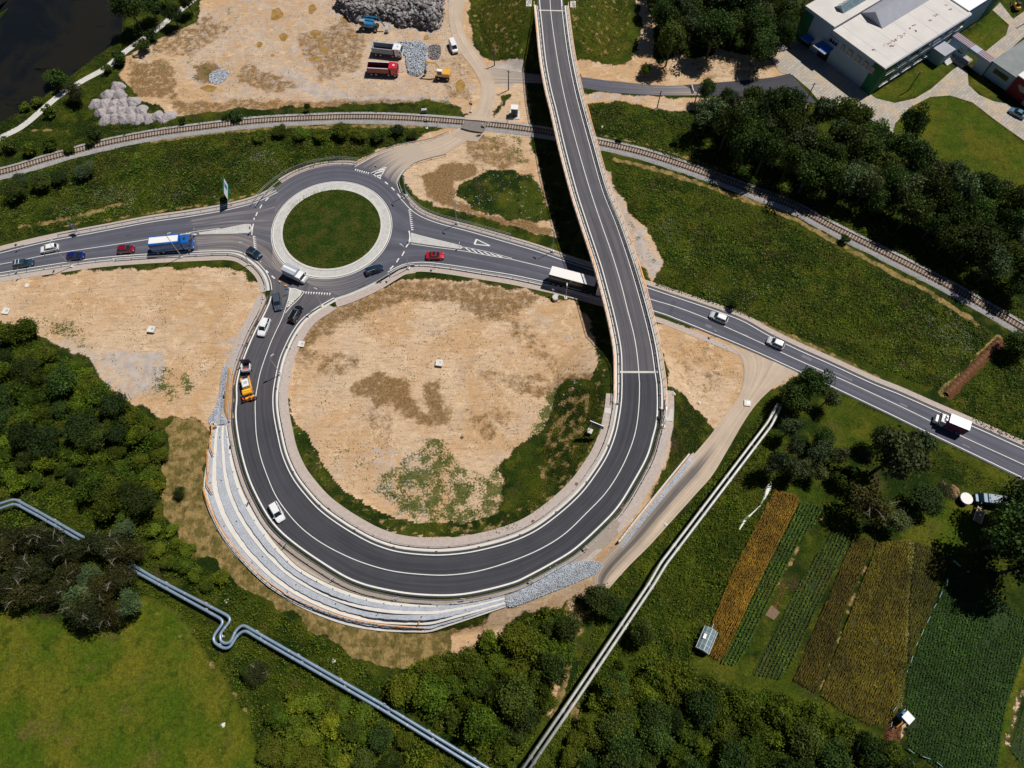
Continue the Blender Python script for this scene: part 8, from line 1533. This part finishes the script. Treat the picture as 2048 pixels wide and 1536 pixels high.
for k, (nm, poly, row, step, ls, h, lm, lb, sm2) in enumerate(plots):
    polysheet('field_soil', poly, sm2, .012 + .001 * k, step=30); dd = DR if k < 6 else ((2000,1250), (1940,1540)); nv_ += crop(nm, poly, dd[0], dd[1], row, step, ls, h, L_[lm], lb, 40 + k)
pale = [(1817,1080),(1829,1083),(1826,1150),(1818,1260),(1812,1340),(1806,1400),(1800,1440),(1790,1440),(1794,1380),(1798,1300),(1804,1180)]
nv_ += scatter('mown_swath', [pale], 55, (.08, .16), .35, mat_leaf('hay_leaves', (.22, .20, .05), (.38, .34, .10)), 'pale yellow-green mown strip running down between the brown plots', 60, cat='mown strip')
polysheet('dug_bed', [(1543,1210),(1560,1225),(1548,1240),(1530,1230)], plain('dug_soil', (.20, .13, .085), .95, var=.3, sc=3, bumpd=.08), .03, step=20)
nv_ += scatter('lettuce_row', [[(1576,1160),(1586,1163),(1566,1205),(1557,1202)]], 30, (.08, .15), .25, L_['lime'], 'bright green lettuce row in the middle plots', 61, cat='crop')
nv_ += scatter('bare_ground_tufts', [[(250,130),(400,40),(900,10),(940,110),(960,200),(620,212),(330,225)], [(640,640),(830,560),(1060,580),(1190,650),(1180,760),(1000,920),(860,1080),(700,1010),(590,860),(575,740)], [(10,560),(500,540),(520,640),(450,830),(300,800),(60,650)], [(1310,650),(1480,700),(1490,760),(1400,830)], [(820,340),(1000,260),(1080,350),(1100,470),(850,400)]], 2.2, (.05, .14), .15, L_['weed'], 'sparse small weed tufts dotted over the bare ground', 81, clump=.56, lumpsc=.25)
# spoil ridges of the trenches
def ridge(name, pts, w, h, m, label, off=0):
    P = offs(GL(pts, 60), off); T = tang(P); V, F = [], []
    for i, p in enumerate(P):
        for j in range(8): a = -1 + j / 3.5; V.append((p[0] - T[i, 1] * a * w, p[1] + T[i, 0] * a * w, p[2] + h * (1 - a * a) * (1 + .3 * math.sin(i * 1.7)) + random.uniform(-.07, .07) - .04))
    for i in range(59): F += [(i * 8 + j, (i + 1) * 8 + j, (i + 1) * 8 + j + 1, i * 8 + j + 1) for j in range(7)]
    tag(meshobj(name, V, F, m, smooth=True), label, 'spoil ridge')
sp_m = plain('red_brown_spoil', (.17, .075, .032), .95, var=.4, sc=2.5, bumpd=.08)
ridge('spoil_ridge', [(2004,684),(1950,738),(1896,792)], .75, .7, sp_m, 'red-brown spoil ridge of the trench at the far right between railway and road', -.5); ridge('spoil_ridge', [(1781,1450),(1776,1480),(1772,1505)], .8, .7, sp_m, 'red-brown spoil ridge beside the small excavator', 0)
nv_ += scatter('mown_edge', [[(1996,672),(2004,680),(1890,792),(1880,785),(1940,726)]], 40, (.07, .15), .2, mat_leaf('cut_grass_leaves', (.14, .14, .04), (.26, .25, .08)), 'pale cut grass strip along the right-hand trench', 62, cat='mown strip')
from collections import Counter
print(Counter(o.name.split('.')[0] for o in bpy.data.objects if o.parent is None).most_common(12))
print('trees in woods', NT_, 'veg quads', nv_, 'objects', len(bpy.data.objects))
